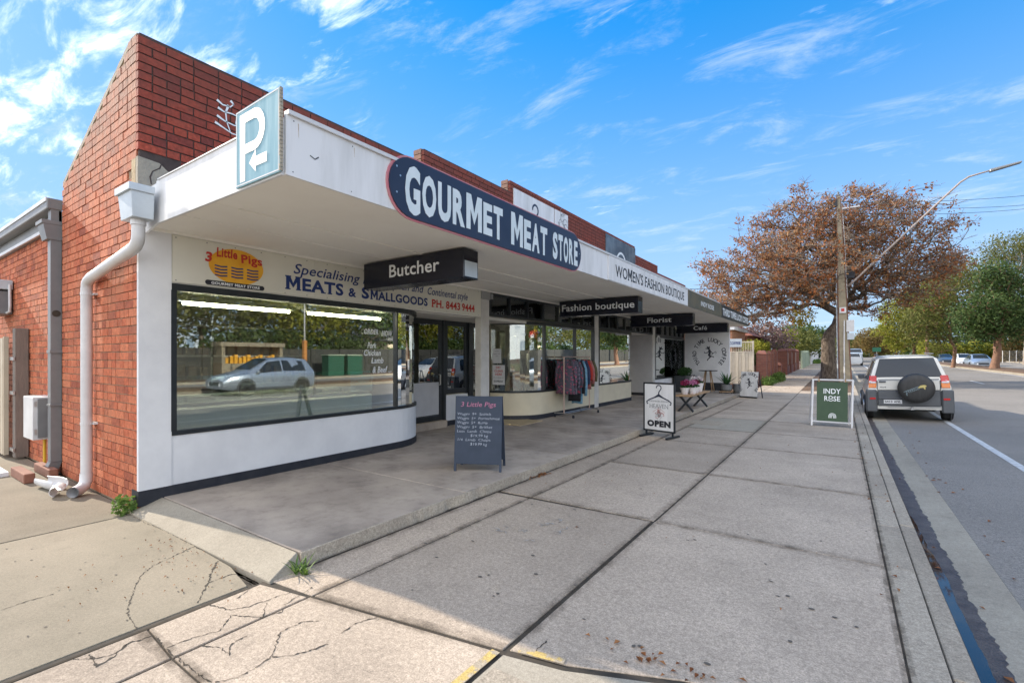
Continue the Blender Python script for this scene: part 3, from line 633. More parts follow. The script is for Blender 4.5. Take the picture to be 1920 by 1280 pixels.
for k, t in enumerate(BR[:300]):
    _, par, mk, x0,x1,y0,y1,z0,z1 = t; dims = (round(x1-x0,2), round(y1-y0,2), round(z1-z0,3)); key = (mk, dims)
    if key not in cache:
        a, b, c = dims; m = MB().box(-a/2,a/2,-b/2,b/2,-c/2,c/2); me = bpy.data.meshes.new('brick'); me.from_pydata(m.v, [], m.f); me.materials.append(M[mk]); cache[key] = me
    o = bpy.data.objects.new('brick', cache[key]); S.collection.objects.link(o); o.parent = par
    # keep the outer face where it was registered
    if mk == 'slab_brick': c = ((x0+x1)/2, y0+dims[1]/2, (z0+z1)/2)
    else: c = (x1-dims[0]/2, (y0+y1)/2, (z0+z1)/2)
    o.location = WM[par].inverted() @ Vector(c)
rest = {}
for t in BR[300:]: rest.setdefault((t[1].name, t[2]), (t[1], MB()))[1].box(*t[3:9])
for (n, mk), (par, m) in rest.items(): m.build('brickwork', M[mk], par, kind='stuff')
# weathered coping: top course headers on the parapet
mb = MB()
for a, b, zt in PAR: mb.box(-5.835, -5.662, a+.006, b-.006, zt-.012, zt+.004)
mb.build('parapet_top', M['cement'], bld)
random.seed(9)
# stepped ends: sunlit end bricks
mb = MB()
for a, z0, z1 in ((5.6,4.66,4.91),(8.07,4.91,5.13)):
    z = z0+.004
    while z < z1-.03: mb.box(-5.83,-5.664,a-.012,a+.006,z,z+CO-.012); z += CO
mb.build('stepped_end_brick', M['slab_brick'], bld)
# rake coping on the gable: rough mortar fillet
mb = MB()
for i in range(26):
    t0, t1 = i/26, (i+1)/26; xa = -5.86-2.28*t0; xb = -5.86-2.28*t1; za = gab(xa)+random.uniform(.025,.04); zb = gab(xb)+.03
    mb.hexa([(xb,1.757,zb-.05),(xa,1.757,za-.05),(xa,1.98,za-.06),(xb,1.98,zb-.06)], [(xb,1.757,zb+.012),(xa,1.757,za+.012),(xa,1.98,za+.012),(xb,1.98,zb+.012)])
mb.hexa([(-5.86,1.77,4.55),(-5.665,1.77,4.55),(-5.665,1.98,4.55),(-5.86,1.98,4.55)], [(-5.86,1.77,4.612),(-5.665,1.77,4.655),(-5.665,1.98,4.655),(-5.86,1.98,4.612)])
mb.build('gable_coping', M['cement'], bld)
# cement patches at the corner
MB().add([(-5.6,1.75,3.17),(-5.6,2.16,3.17),(-5.6,2.16,3.34),(-5.6,2.0,3.37),(-5.6,1.93,3.43),(-5.6,1.75,3.445),(-5.66,1.75,3.17),(-5.66,2.16,3.17),(-5.66,2.16,3.34),(-5.66,2.0,3.37),(-5.66,1.93,3.43),(-5.66,1.75,3.445)], [(0,1,2,3,4,5),(11,10,9,8,7,6)]+[(i,(i+1)%6+0,6+(i+1)%6,6+i)[::-1] for i in range(6)]).build('cement_patch', M['cement'], bld)
mb = MB(); q = PL((-5.6,0,0),(0,1,0),(0,0,1),.002); q.stroke(mb, [(1.95,3.44),(1.93,3.38),(1.87,3.33),(1.85,3.27),(1.86,3.2)], [.01,.012,.009,.014,.01]); mb.build('patch_crack', M['mortard'], bld)
MB().box(-5.765,-5.655,1.750,1.80,3.0,3.44).build('yellow_cement_patch', M['cementy'], bld)
# graffiti scrawl
mb = MB(); q = PL((-5.6,0,0),(0,1,0),(0,0,1),.003)
for s_ in ([(2.46,4.30),(2.52,4.27),(2.60,4.28),(2.64,4.33)], [(2.47,4.22),(2.53,4.20),(2.62,4.21),(2.72,4.2)], [(2.46,4.13),(2.54,4.10),(2.64,4.09),(2.74,4.11)], [(2.44,4.05),(2.53,4.02),(2.62,3.99),(2.72,4.0)], [(2.58,4.29),(2.55,4.2),(2.56,4.1),(2.60,4.0)], [(2.68,4.22),(2.66,4.12),(2.69,4.02)], [(2.60,4.35),(2.64,4.32)]):
    q.stroke(mb, s_, [.028,.016,.014,.01][:len(s_)])
mb.build('graffiti', M['lw'], bld)

# ---- shopfront masonry
bu = 1.92   # butcher window edge
def arc(cx, cy, r, a0, a1, n=10): return [(cx+r*math.cos(math.radians(a0+(a1-a0)*k/n)), cy+r*math.sin(math.radians(a0+(a1-a0)*k/n))) for k in range(n+1)]
P1 = [(-5.6,2.03)]+arc(-6.52,5.03,.92,0,90,12)             # butcher: flat then curving back into the entry
P2 = arc(-6.5,9.47,.9,-90,0,12)+[(-5.6,12.12)]            # boutique
P3 = [(-5.6,12.42)]+arc(-6.5,14.78,.9,0,90,12)
P4 = [(-5.6,17.37),(-5.6,21.32)]
mb = MB(); mb.box(-5.63,-5.59,1.752,2.03,.2,2.748); mb.wall(P1,.2,.705,.16); mb.wall([(-6.62,7.2),(-6.62,7.93)],.2,.72,.14); mb.build('stall_riser', M['white'], bld)
MB().wall([(-5.6,1.75)]+P1, .05,.2,.17,.010).build('plinth', M['black'], bld)
mb = MB(); mb.wall([(-6.62,7.2),(-6.62,7.93)],.095,.2,.15,.01); mb.wall(P2,.095,.2,.17,.010); mb.wall(P3,.095,.2,.17,.010); mb.wall(P4,.095,.2,.17,.01); mb.box(-6.9,-5.5,17.03,17.05,.095,.2); mb.build('plinth', M['black'], bld)
mb = MB(); mb.wall(P2,.2,.70,.16); mb.wall(P3,.2,.70,.16); mb.build('stall_riser', M['cream'], bld)
mb = MB(); mb.wall(P4,.2,.67,.16); mb.build('stall_riser', M['white'], bld)
mb = MB(); mb.box(-6.95,-5.62,17.055,17.12,.2,2.75); mb.build('entry_return_wall', M['greywall'], bld)
for y0, y1 in ((7.09,7.35),(12.13,12.41),(17.08,17.36)):
    MB().box(-5.74,-5.595,y0,y1,.1,2.76).build('pillar', M['post'], bld, bevel=.006)
mb = MB(); mb.box(-5.64,-5.575,7.08,7.36,2.6,2.74); mb.box(-5.64,-5.57,7.37,7.44,2.62,2.72); mb.build('pillar_bracket', M['steel'], bld)
# sign band over the butcher window + entry ceilings
mb = MB(); mb.box(-5.76,-5.602,2.03,7.09,2.25,2.755); mb.build('sign_backing', M['soffit'], bld); MB().box(-6.75,-5.765,5.0,9.4,2.24,2.3).build('entry_ceiling', M['soffit'], bld); MB().box(-6.75,-5.76,14.9,17.05,2.3,2.36).build('entry_ceiling', M['soffit'], bld)
# windows
def window(P, z0, z1, muls, name='window', fr=.045, gm='glass', blk=.07):
    w = MB(); w.wall(P, z0, z0+fr, .08, .012); w.wall(P, z1-blk, z1, .08, .012)
    for (x, y), (dx, dy) in muls: w.box(x-.035+min(0,0), x+.015, y-dx/2, y+dx/2, z0+fr, z1-blk)
    f = w.build(name, M['frame'], bld)
    return f
def path_pts(P, a, b, off=-.02):
    return P
w1 = window(P1, .70, 2.25, [((-5.6,2.05),(.05,0)),((-5.6,5.02),(.02,0))])
MB().wall(P1[:2], .745, 2.18, .008, -.03).build('pane', M['glass'], w1)
MB().wall(P1[1:], .745, 2.18, .008, -.03).build('pane', M['glass'], w1)
w2 = window(P2, .70, 2.29, [((-5.6,9.47),(.02,0)),((-5.6,12.1),(.05,0)),((-5.6,11.0),(.03,0))])
MB().wall(P2[:-1], .745, 2.22, .008, -.03).build('pane', M['glass'], w2); MB().wall([(-5.6,9.48),(-5.6,12.1)], .745, 2.22, .008, -.03).build('pane', M['glass'], w2)
w3 = window(P3, .70, 2.29, [((-5.6,12.44),(.05,0))]); MB().wall(P3, .745, 2.22, .008, -.03).build('pane', M['glass'], w3)
w4 = window(P4, .67, 2.29, [((-5.6,17.4),(.05,0)),((-5.6,21.29),(.05,0))]); MB().wall(P4, .715, 2.22, .008, -.03).build('pane', M['glass'], w4)
# transoms
for y0, y1, n in ((7.36,12.12,7),(12.42,17.07,7),(17.37,21.3,6)):
    w = MB(); w.box(-5.66,-5.59,y0,y1,2.30,2.345); w.box(-5.66,-5.59,y0,y1,2.70,2.755)
    bw = .045 if y0 < 12 else .09
    for k in range(n+1): yk = y0+bw/2+(y1-y0-bw)*k/n; w.box(-5.66,-5.588,yk-bw/2,yk+bw/2,2.345,2.70)
    t = w.build('transom', M['frame'], bld)
    for k in range(n): a = y0+bw+(y1-y0-bw)*k/n; MB().box(-5.635,-5.627,a+.001,a+(y1-y0-bw)/n-bw-.001,2.346,2.699).build('pane', M['glass2'], t)
# doors in the shared entry
def door(x, y0, y1, z0, z1, mid=None):
    d = MB(); d.box(x-.05,x,y0,y0+.09,z0,z1); d.box(x-.05,x,y1-.09,y1,z0,z1); d.box(x-.05,x,y0+.09,y1-.09,z1-.1,z1); d.box(x-.05,x,y0+.09,y1-.09,z0,z0+.1)
    f = d.build('door', M['frame'], bld)
    MB().box(x-.03,x-.022,y0+.09,y1-.09,z0+.1,z1-.1).build('pane', M['glass'], f)
    return f
d1 = door(-6.6, 6.05, 7.12, .24, 2.24)
MB().box(-6.62,-6.61,6.15,7.02,.36,1.0).build('kick_panel', M['greywall'], d1)
mb = MB(); mb.tube([(-6.57,6.98,.95),(-6.53,6.98,.95),(-6.53,6.98,1.15),(-6.57,6.98,1.15)], .012); mb.build('handle', M['steel'], d1)
MB().box(-6.95,-6.5,5.98,7.15,.06,.235).build('door_step', M['porch'], bld)
d2 = door(-6.62, 7.2, 7.93, .74, 2.24)
mb = MB(); mb.box(-6.7,-6.58,7.12,7.2,.1,2.24); mb.box(-6.7,-6.58,5.93,6.04,.1,2.24); mb.box(-6.7,-6.58,7.93,8.02,.1,2.24); mb.build('door_jamb', M['frame'], bld)
door(-6.62, 8.03, 8.56, .14, 2.24); door(-6.9, 15.7, 17.0, .14, 2.3)
MB().box(-6.55,-5.35,8.05,8.95,.102,.118).build('entry_mat_step', M['cementy'], bld)
# ---- awning
aw = MB(); ax0, ax1 = -5.58, -3.165
yj = [1.83, 4.2, 6.6, 9.0, 11.4, 13.8, 16.2, 18.6, 21.66]
for a, b in zip(yj[:-1], yj[1:]):
    MB().box(ax0,-4.262,a+.003,b-.003,2.772,2.80).build('soffit_panel', M['soffit'], bld)
    MB().box(-4.258,ax1,a+.003,b-.003,2.772,2.80).build('soffit_panel', M['soffit'], bld)
mb = MB(); mb.box(-4.28,-4.24,2.05,21.6,2.758,2.771); mb.box(-5.598,-5.56,1.84,21.6,2.745,2.771); mb.box(-4.9,-4.86,1.84,21.6,2.766,2.7715); mb.build('soffit_batten', M['soffit'], bld)
for a, b in ((1.822,4.9),(4.905,7.3),(7.305,12.25),(12.255,16.3),(16.305,21.68)):
    MB().box(-3.165,-3.14,a,b,2.755,3.17).build('fascia_panel', M['whitep'], bld)
mb = MB(); mb.box(-5.3,-3.166,1.80,1.822,2.752,3.15); mb.build('side_fascia', M['whitep'], bld)
MB().hexa([(-5.6,1.80,2.70),(-5.3,1.80,2.752),(-5.3,1.822,2.752),(-5.6,1.822,2.70)], [(-5.6,1.80,3.12),(-5.3,1.80,3.13),(-5.3,1.822,3.13),(-5.6,1.822,3.12)]).build('side_fascia', M['whitep'], bld)
mb = MB(); mb.box(-3.18,-3.12,1.83,16,3.171,3.20); mb.box(-5.25,-3.2,1.79,1.83,3.151,3.16); mb.build('fascia_capping', M['pvc'], bld)
MB().box(-5.6,-3.17,1.83,21.66,3.05,3.10).build('awning_deck', M['galv'], bld)
M['rustst'] = mat('rust_run', (.40,.28,.18), (.55,.48,.40), 30, .9)
q = PL((-3.14,0,2.755), (0,1,0), (0,0,1), .002); mb = MB(); mr = MB(); random.seed(31)
for y in [1.9+.45*k for k in range(42)]:
    if 2.65 < y < 6.35 or y > 7.2: continue
    for z in (.03,.385): q.disc(mb, y+random.uniform(-.03,.03), z, .005, n=6)
    if random.random() < .6: yy = y+random.uniform(-.03,.03); zz = random.choice((.38,.03)); q.stroke(mr, [(yy,zz),(yy+.002,zz-random.uniform(.02,.1) if zz > .1 else 0)], [.006,.002])
q.stroke(mb, [(2.0,.19),(2.04,.175),(2.07,.20)], .008)
mb.build('fixing', M['frame'], bld); mr.build('rust_run', M['rustst'], bld)
MB().box(-5.6,-3.166,21.66,21.68,2.755,3.17).build('side_fascia', M['whitep'], bld)
# end wing wall with the café logo
MB().box(-5.59,-3.80,21.34,21.5,.42,2.755).build('wing_wall', M['white'], bld); MB().box(-5.59,-3.79,21.33,21.5,.095,.42).build('plinth', M['black'], bld)
# ---- interior
mb = MB(); mb.box(-11,-5.78,1.95,21.3,.02,.094); mb.build('interior_floor', M['int_floor'], bld)
MB().box(-11,-5.68,2.0,21.3,2.82,2.86).build('interior_ceiling', M['int_white'], bld)
mb = MB(); mb.box(-11.1,-11,2.0,21.3,.1,2.82); mb.box(-11,-5.8,2.0,2.05,.1,2.82); mb.box(-11,-7.0,7.15,7.3,.1,2.82); mb.box(-11,-5.76,12.2,12.34,.1,2.82); mb.box(-11,-5.76,17.13,17.26,.1,2.82); mb.box(-11,-5.7,21.2,21.3,.1,2.82); mb.box(-6.75,-6.66,7.14,9.3,2.3,2.82); mb.box(-7.0,-6.64,7.12,7.2,.1,2.82)
mb.build('interior_wall', M['int_dark'], bld)
mb = MB(); mb.wall(P1[1:],2.26,2.8,.1,-.06); mb.build('bulkhead', M['int_white'], bld); MB().box(-7.1,-5.79,2.06,5.0,2.255,2.275).build('window_ceiling', M['int_white'], bld)
# ================================================================ SIGNS
X_, Z_ = (1,0,0), (0,0,1)
def fixbox(parent, name, m, *b, bev=0): return MB().box(*b).build(name, m, parent, bevel=bev)
# parking sign on the end of the awning
t = thing('parking_sign', 'faded pale blue sign with big white P and arrow on the awning corner', 'sign', (-3.45,1.78,2.78))
M['pblue'] = mat('faded_blue_print', (.18,.34,.42), (.34,.50,.56), 2.5, .9, spec=.05, stretch=(5,1,.5), thr=(.3,.7))
mb = MB().hexa([(-3.75,1.782,2.765),(-3.145,1.782,2.765),(-3.145,1.796,2.765),(-3.75,1.796,2.765)], [(-3.75,1.782,3.33),(-3.145,1.782,3.345),(-3.145,1.796,3.345),(-3.75,1.796,3.33)]); mb.build('panel', M['pblue'], t)
mb = MB(); q = PL((-3.75,1.782,2.765), X_, Z_, .002)
q.stroke(mb, [(.10,.03),(.10,.525)], .075); q = PL((-3.75,1.782,2.765), X_, Z_, .0035)
q.stroke(mb, [(.138,.49)]+[(.27+.11*math.cos(a), .375+.115*math.sin(a)) for a in [math.pi/2-k*math.pi/10 for k in range(11)]]+[(.138,.26)], .07)
q.poly(mb, [(.20,.145),(.29,.225),(.29,.175),(.44,.175),(.44,.105),(.29,.105),(.29,.065)])
mb.build('lettering', M['lw'], t)
mb = MB(); q.stroke(mb, [(.015,.012),(.59,.012),(.59,.567),(.015,.555)], .012, True); mb.build('border', M['whitep'], t)
mb = MB(); random.seed(2)
for k in range(22): z = 2.77+.026*k; mb.box(-3.143-random.uniform(0,.012),-3.138,1.778,1.800,z,z+.022)
mb.build('peeling_edge', M['cement'], t)
# gourmet meat store capsule
t = thing('shop_sign', 'long navy capsule sign with white block letters reading GOURMET MEAT STORE on the awning front', 'sign', (-3.13,4.5,2.72))
def capsule(x0, x1, y0, y1, r=None, n=14):
    r = r or (y1-y0)/2; cy = (y0+y1)/2; rx = r*1.0; pts = []
    for k in range(n+1): a = math.radians(-90+180*k/n); pts.append((x1-rx+rx*math.cos(a), cy+r*math.sin(a)))
    for k in range(n+1): a = math.radians(90+180*k/n); pts.append((x0+rx+rx*math.cos(a), cy+r*math.sin(a)))
    return pts
def plate(pl, pts, d, name, m, par):
    lo = [pl.p(*p) for p in pts]; hi = [tuple(Vector(p)+pl.n*d) for p in lo]; return MB().hexa(lo, hi).build(name, m, par)
q = PL((-3.139,2.69,2.705), (0,1,0), Z_, .001)
plate(q, capsule(0,3.62,0,.56), .012, 'pink_backing', M['pink'], t); q = PL((-3.126,2.69,2.705), (0,1,0), Z_, .0)
plate(q, capsule(.02,3.60,.018,.542), .012, 'panel', M['navy'], t)
q = PL((-3.114,2.69,2.705), (0,1,0), Z_, .003); mb = MB()
def blocky(s, x0, x1, y, hs):
    n = len(s); tot = sum({'M':1.35,'I':.5,'T':.95,'E':.88}.get(c,1) for c in s); x = x0
    for c, h in zip(s, hs):
        w = (x1-x0)*{'M':1.35,'I':.5,'T':.95,'E':.88}.get(c,1)/tot; write(mb, q, c, x+.008, y-(h-.32)/2, w-.024, h, .045); x += w
blocky('GOURMET', .185, 1.66, .115, [.40,.35,.34,.33,.32,.32,.335]); blocky('MEAT', 1.80, 2.64, .115, [.335]*4); blocky('STORE', 2.76, 3.50, .115, [.33]*5)
mb.build('lettering', M['lg'], t)
mb = MB()
for x, y in ((.10,.42),(.10,.2),(.14,.35),(3.54,.28)): q.disc(mb, x, y, .009)
mb.build('screw', M['steel'], t)
# women's fashion boutique
t = thing('shop_sign', "long white awning board with black serif letters reading WOMEN'S FASHION BOUTIQUE", 'sign', (-3.13,9.7,2.77))
fixbox(t, 'panel', M['whitep'], -3.139,-3.125,7.32,12.22,2.765,3.165); q = PL((-3.125,7.32,2.765), (0,1,0), Z_, .003)
mb = MB(); write(mb, q, "WOMEN'S FASHION BOUTIQUE", .28, .10, 4.27, .2, .008, 0, .045); mb.build('lettering', M['lk'], t)
# two dark boards at the far end
M['olive'] = mat('dark_olive_board', (.075,.075,.05), (.13,.105,.06), 2.5, .5, thr=(.4,.6))
t = thing('shop_sign', 'dark olive awning board with small pale words, next after the white one', 'sign', (-3.13,14.2,2.77))
fixbox(t, 'panel', M['olive'], -3.139,-3.125,12.26,16.3,2.76,3.18); q = PL((-3.125,12.26,2.76), (0,1,0), Z_, .003)
mb = MB(); write(mb, q, 'INDY ROSE', 1.3, .13, 1.6, .13, .02); mb.build('lettering', M['lw'], t)
t = thing('shop_sign', 'narrow black framed sign board with four white words at the far end of the awning', 'sign', (-3.13,19,2.77))
fixbox(t, 'panel', M['frame'], -3.139,-3.125,16.32,21.66,2.76,3.18); q = PL((-3.125,16.32,2.76), (0,1,0), Z_, .003)
mb = MB(); x = .12
for w in ('THIRD', 'TIME', 'LUCKY', 'COFFEE'): L = {'THIRD':1.2,'TIME':1.05,'LUCKY':1.2,'COFFEE':1.35}[w]; write(mb, q, w, x, .09, L, .23, .03); x += L+.1
mb.build('lettering', M['lw'], t)
# signs on the parapet
t = thing('parapet_sign', 'white parapet board with a dark blue coat hanger drawing and grey filigree beside it', 'sign', (-5.59,9.35,4.1))
fixbox(t, 'panel', M['whitep'], -5.598,-5.58,8.17,9.85,3.9,5.0); fixbox(t, 'panel', M['whitep'], -5.598,-5.58,9.89,10.55,3.9,5.0)
def hanger(mb, q, cx, cy, s):
    q.stroke(mb, [(cx-.10*s,cy+.40*s)]+[(cx+.10*s*math.cos(math.radians(a)), cy+.42*s+.10*s*math.sin(math.radians(a))) for a in range(170,-61,-20)]+[(cx,cy+.24*s),(cx,cy+.14*s)], [.05*s*k for k in ([.6]+[.8]*12+[.9,1.1])][:15])
    for d in (-1, 1): q.stroke(mb, [(cx,cy+.13*s),(cx+d*.18*s,cy+.04*s),(cx+d*.42*s,cy-.06*s),(cx+d*.52*s,cy-.14*s),(cx+d*.50*s,cy-.22*s),(cx+d*.46*s,cy-.21*s)], [.10*s,.05*s,.045*s,.05*s,.045*s,.05*s])
q = PL((-5.58,8.17,3.9), (0,1,0), Z_, .003); mb = MB(); hanger(mb, q, .84, .36, 1.15); mb.build('hanger_drawing', M['navy'], t)
def filigree(mb, q, cx, cy, s, seed=1):
    rr = random.Random(seed)
    for k in range(9):
        a = rr.uniform(0,6.28); r = rr.uniform(.1,.8)*s; q.ring(mb, cx+r*.35*math.cos(a), cy+r*.5*math.sin(a), rr.uniform(.06,.16)*s, .012*s+.003, a*57, a*57+260, 12)
mb = MB(); filigree(mb, q, 2.05, .75, .9, 3); filigree(mb, q, 2.05, .45, .8, 5); mb.build('filigree', M['greym'], t)
t = thing('parapet_sign', 'blue-grey parapet board with white concentric arch outlines at the third wall step', 'sign', (-5.59,14,4.1))
M['bluegrey'] = mat('blue_grey_board', (.06,.09,.12), (.13,.17,.20), 2.2, .25, thr=(.4,.6))
fixbox(t, 'panel', M['bluegrey'], -5.598,-5.575,12.87,15.25,3.9,5.06); q = PL((-5.575,12.87,3.9), (0,1,0), Z_, .003); mb = MB()
for r in (.42,.2): q.stroke(mb, [(1.15-r,-.02),(1.15-r,.30)]+[(1.15+r*math.cos(math.radians(a)), .30+r*1.15*math.sin(math.radians(a))) for a in range(180,-1,-15)]+[(1.15+r,-.02)], .07)
q.disc(mb, 1.15, .3, .09); mb.build('arch_drawing', M['lw'], t)
# hanging light boxes
for s_, y, x0, wt, tx, lab in (('Butcher',4.2,-5.34,.88,.515,'black hanging box sign reading Butcher, nearest of the row under the awning'),('Fashion boutique',9.6,-5.3,1.70,.07,'black hanging box sign reading Fashion boutique under the awning'),('Florist',14.2,-5.35,.72,.53,'black hanging box sign reading Florist under the awning'),('Café',19,-5.3,.49,.65,'black hanging box sign reading Café, farthest under the awning')):
    t = thing('hanging_sign', lab, 'sign', (x0+.9,y+.13,2.4), group='black box signs hanging under the awning'); x1 = x0+(1.77 if s_ == 'Butcher' else 1.85); zt = 2.755; zb = 2.415
    fixbox(t, 'light_box', M['signblack'] if 'signblack' in M else M.setdefault('signblack', mat('gloss_black_acrylic', (.006,.008,.018), None, rough=.22)), x0,x1,y,y+.27,zb,zt, bev=.006)
    if s_ == 'Butcher': MB().box(x1,x1+.004,y+.02,y+.25,zb+.02,zb+.2).build('end_label', M['galv'], t)
    q = PL((x0,y,zb), X_, Z_, .003); mb = MB(); hh = .165 if s_ == 'Butcher' else .15; yb = .115
    write(mb, q, s_, tx, yb, wt, hh, .014); mb.build('lettering', M['lw'], t)
    q = PL((x1,y+.27,zb), (-1,0,0), Z_, .003); mb = MB(); write(mb, q, s_, x1-x0-tx-wt, yb, wt, hh, .014); mb.build('lettering', M['lw'], t)
    mb = MB()
    for xx in (x0+.3, x1-.3): mb.box(xx-.02,xx+.02,y+.1,y+.16,zt-.004,2.773)
    mb.build('bracket', M['steel'], t)
# butcher sign board over the window
t = thing('shop_sign', 'off-white board above the butcher window with orange disc and red phone number', 'sign', (-5.59,4.5,2.26))
fixbox(t, 'panel', M['signw'], -5.6,-5.585,2.035,3.62,2.262,2.742); fixbox(t, 'panel', M['signw'], -5.6,-5.585,3.623,5.3,2.262,2.742); fixbox(t, 'panel', M['signw'], -5.6,-5.585,5.303,7.075,2.262,2.742)
q = PL((-5.585,2.035,2.262), (0,1,0), Z_, .003); M['ora'] = mat('orange_disc_print', (.72,.33,.015), (.80,.42,.03), 6, .5)
mb = MB(); q.disc(mb, .63, .245, .295, .195, 36); mb.build('orange_disc', M['ora'], t)
q2 = PL((-5.585,2.035,2.262), (0,1,0), Z_, .006)
mb = MB(); write(mb, q2, '3', .30, .265, .07, .10, .04, .1); write(mb, q2, 'Little', .415, .335, .215, .10, .03, .05, curve=-.02); write(mb, q2, 'Pigs', .67, .305, .24, .095, .03, -.05, curve=-.02); mb.build('lettering', M['red'], t)
# the three striped figures are left out (a mascot); plain stripes keep the badge's blue and white
mb = MB()
for cx in (.46,.63,.80):
    for k in range(4): q2.stroke(mb, [(cx-.065,.13+.034*k),(cx,.122+.034*k),(cx+.065,.13+.034*k)], .015)
mb.build('stripe_motif', M['navyb'], t)
mb = MB(); q2.poly(mb, capsule(.30,.935,.012,.065)); mb.build('name_band', M['lk'], t)
q3 = PL((-5.585,2.035,2.262), (0,1,0), Z_, .009); mb = MB(); write(mb, q3, 'GOURMET MEAT STORE', .36, .024, .52, .028, .03); mb.build('lettering', M['lw'], t)
for args in (('Specialising in', 1.30, .275, 1.19, .13, .01, .25), ('European and', 2.56, .275, .98, .125, .01, .25), ('Continental style', 3.63, .265, 1.02, .125, .01, .25)): mb = MB(); write(mb, q, *args); mb.build('lettering', M['navyb'], t)
for args in (('MEATS', 1.19, .075, .83, .155, .035, 0, .05), ('&', 2.10, .075, .13, .12, .03), ('S', 2.32, .075, .13, .155, .04, 0, .05), ('MALLGOODS', 2.47, .075, 1.16, .125, .035, 0, .04)): mb = MB(); write(mb, q, *args); mb.build('lettering', M['navyb'], t)
for args in (('PH.', 3.72, .07, .29, .13, .025, 0, .05), ('8443', 4.07, .07, .37, .13, .03, 0, .03), ('9444', 4.49, .07, .36, .13, .03, 0, .03)): mb = MB(); write(mb, q, *args); mb.build('lettering', M['red'], t)
mb = MB()
for k in range(18):
    for y in (.02,.455): q.disc(mb, .03+k*.29, y, .006, n=6)
mb.build('screw', M['frame'], t)
# words painted on the butcher's glass
q = PL((-5.62,0,0), (0,1,0), Z_, .021)
t = thing('window_lettering', 'white hand painted words on the butcher window listing pork chicken lamb and beef', 'lettering', (-5.6,4.7,1.2)); mb = MB()
write(mb, q, 'ORDER', 4.41, 1.83, .255, .075, .02, .15); write(mb, q, 'NOW', 4.73, 1.81, .20, .085, .02, .2); write(mb, q, 'Pork', 4.47, 1.63, .16, .085, .02, .2); write(mb, q, 'Chicken', 4.41, 1.52, .30, .085, .02, .2)
write(mb, q, 'Lamb', 4.54, 1.41, .22, .085, .02, .2); write(mb, q, '& Beef ...', 4.56, 1.27, .35, .095, .02, .2); q.stroke(mb, [(4.86,1.78),(4.93,1.77)], .008)
mb.build('lettering', M['lw'], t)
# curved skyline poster inside the curved pane
P = arc(-6.52,5.03,.86,4,62,10)
t = thing('window_poster', 'tall blue poster of a city skyline with bridge arch on the curved butcher glass', 'poster', (-5.8,5.4,.8))
def curved(zf0, zf1, k0, k1, m, name, rr=.86, par=t):
    PP = arc(-6.52,5.03,rr,4+58*k0,4+58*k1,8); mb = MB(); n = len(PP)
    for i, (x, y) in enumerate(PP): mb.v += [(x,y,zf0(i/(n-1))),(x,y,zf1(i/(n-1)))]
    for i in range(n-1): mb.f.append((2*i,2*i+2,2*i+3,2*i+1))
    return mb.build(name, m, par)
M['psky'] = mat('poster_sky_print', (.10,.30,.55), (.20,.42,.62), 3, .5); M['pdark'] = mat('poster_dark_print', (.03,.05,.10), (.08,.12,.20), 14, .5); M['ppink'] = mat('poster_pink_print', (.48,.30,.24), (.30,.20,.20), 12, .5); M['pgreen'] = mat('poster_green_print', (.10,.20,.12), (.25,.35,.2), 14, .5); M['pblu'] = mat('poster_blue_print', (.03,.08,.22), (.08,.16,.32), 18, .5)
curved(lambda s: .80, lambda s: 1.95, 0, 1, M['psky'], 'print', .858)
curved(lambda s: .82, lambda s: 1.42-.3*abs(s-.3), 0, .35, M['ppink'], 'print', .862); curved(lambda s: .9, lambda s: 1.2+.45*(1-abs(2*s-1)), .45, .7, M['ppink'], 'print', .862)
curved(lambda s: .9, lambda s: 1.3+.42*(1-abs(2*s-1))**2, .5, .66, M['pdark'], 'print', .864); curved(lambda s: 1.58+.24*s, lambda s: 1.66+.24*s, .28, .98, M['pdark'], 'print', .865); curved(lambda s: 1.05, lambda s: 1.66, .26, .33, M['pdark'], 'print', .866)
curved(lambda s: .82, lambda s: 1.12+.08*math.sin(9*s), .05, .72, M['pblu'], 'print', .867); curved(lambda s: .80, lambda s: .84+.36*s, .1, 1, M['pgreen'], 'print', .869)
# paper notices by the boutique door
def notice(y0, z0, w, h, lab, txt):
    c = arc(-6.5,9.47,.87,-86,-20,30); x, y = c[y0]; x2, y2 = c[y0+4]; r = Vector((x2-x,y2-y,0)).normalized(); n = Vector((r.y,-r.x,0))
    t = thing('notice', lab, 'notice', (x,y,z0)); q = PL((x,y,z0), r, Z_, .03); plate(q, [(0,0),(w,0),(w,h),(0,h)], .003, 'paper', M['whitep'], t); q = PL((x,y,z0), r, Z_, .036)
    for (s_, a, b, ww, hh, m) in txt: mb = MB(); write(mb, q, s_, a, b, ww, hh, .02); mb.build('lettering', M[m], t)
notice(0, 1.36, .22, .32, 'small white notice with grey text taped above the dry cleaning notice', [('HOURS',.06,.26,.1,.02,'greym'),('MON - FRI',.03,.2,.16,.018,'greym'),('SAT',.08,.15,.06,.018,'greym')])
notice(0, .88, .31, .44, 'white notice with red block letters reading DRY CLEAN HERE by the boutique door', [('DRY',.09,.36,.12,.05,'red'),('CLEAN',.05,.285,.21,.05,'red'),('HERE',.07,.21,.17,.05,'red'),('PICK UP AND DROP OFF',.03,.15,.25,.018,'greym'),('EXPRESS',.04,.06,.22,.04,'lk')])
# round white disc sign on pillar by the florist/cafe window
t = thing('round_sign', 'small round white sign with a dark centre hanging at the café window corner', 'sign', (-5.56,17.5,2.1)); MB().lathe([(.17,0),(.17,.02)], (-5.57,17.62,2.13), 24, (1,0,0)).build('disc', M['whitep'], t); MB().lathe([(.10,0),(.10,.006)], (-5.55,17.62,2.13), 20, (1,0,0)).build('centre', M['greym'], t)
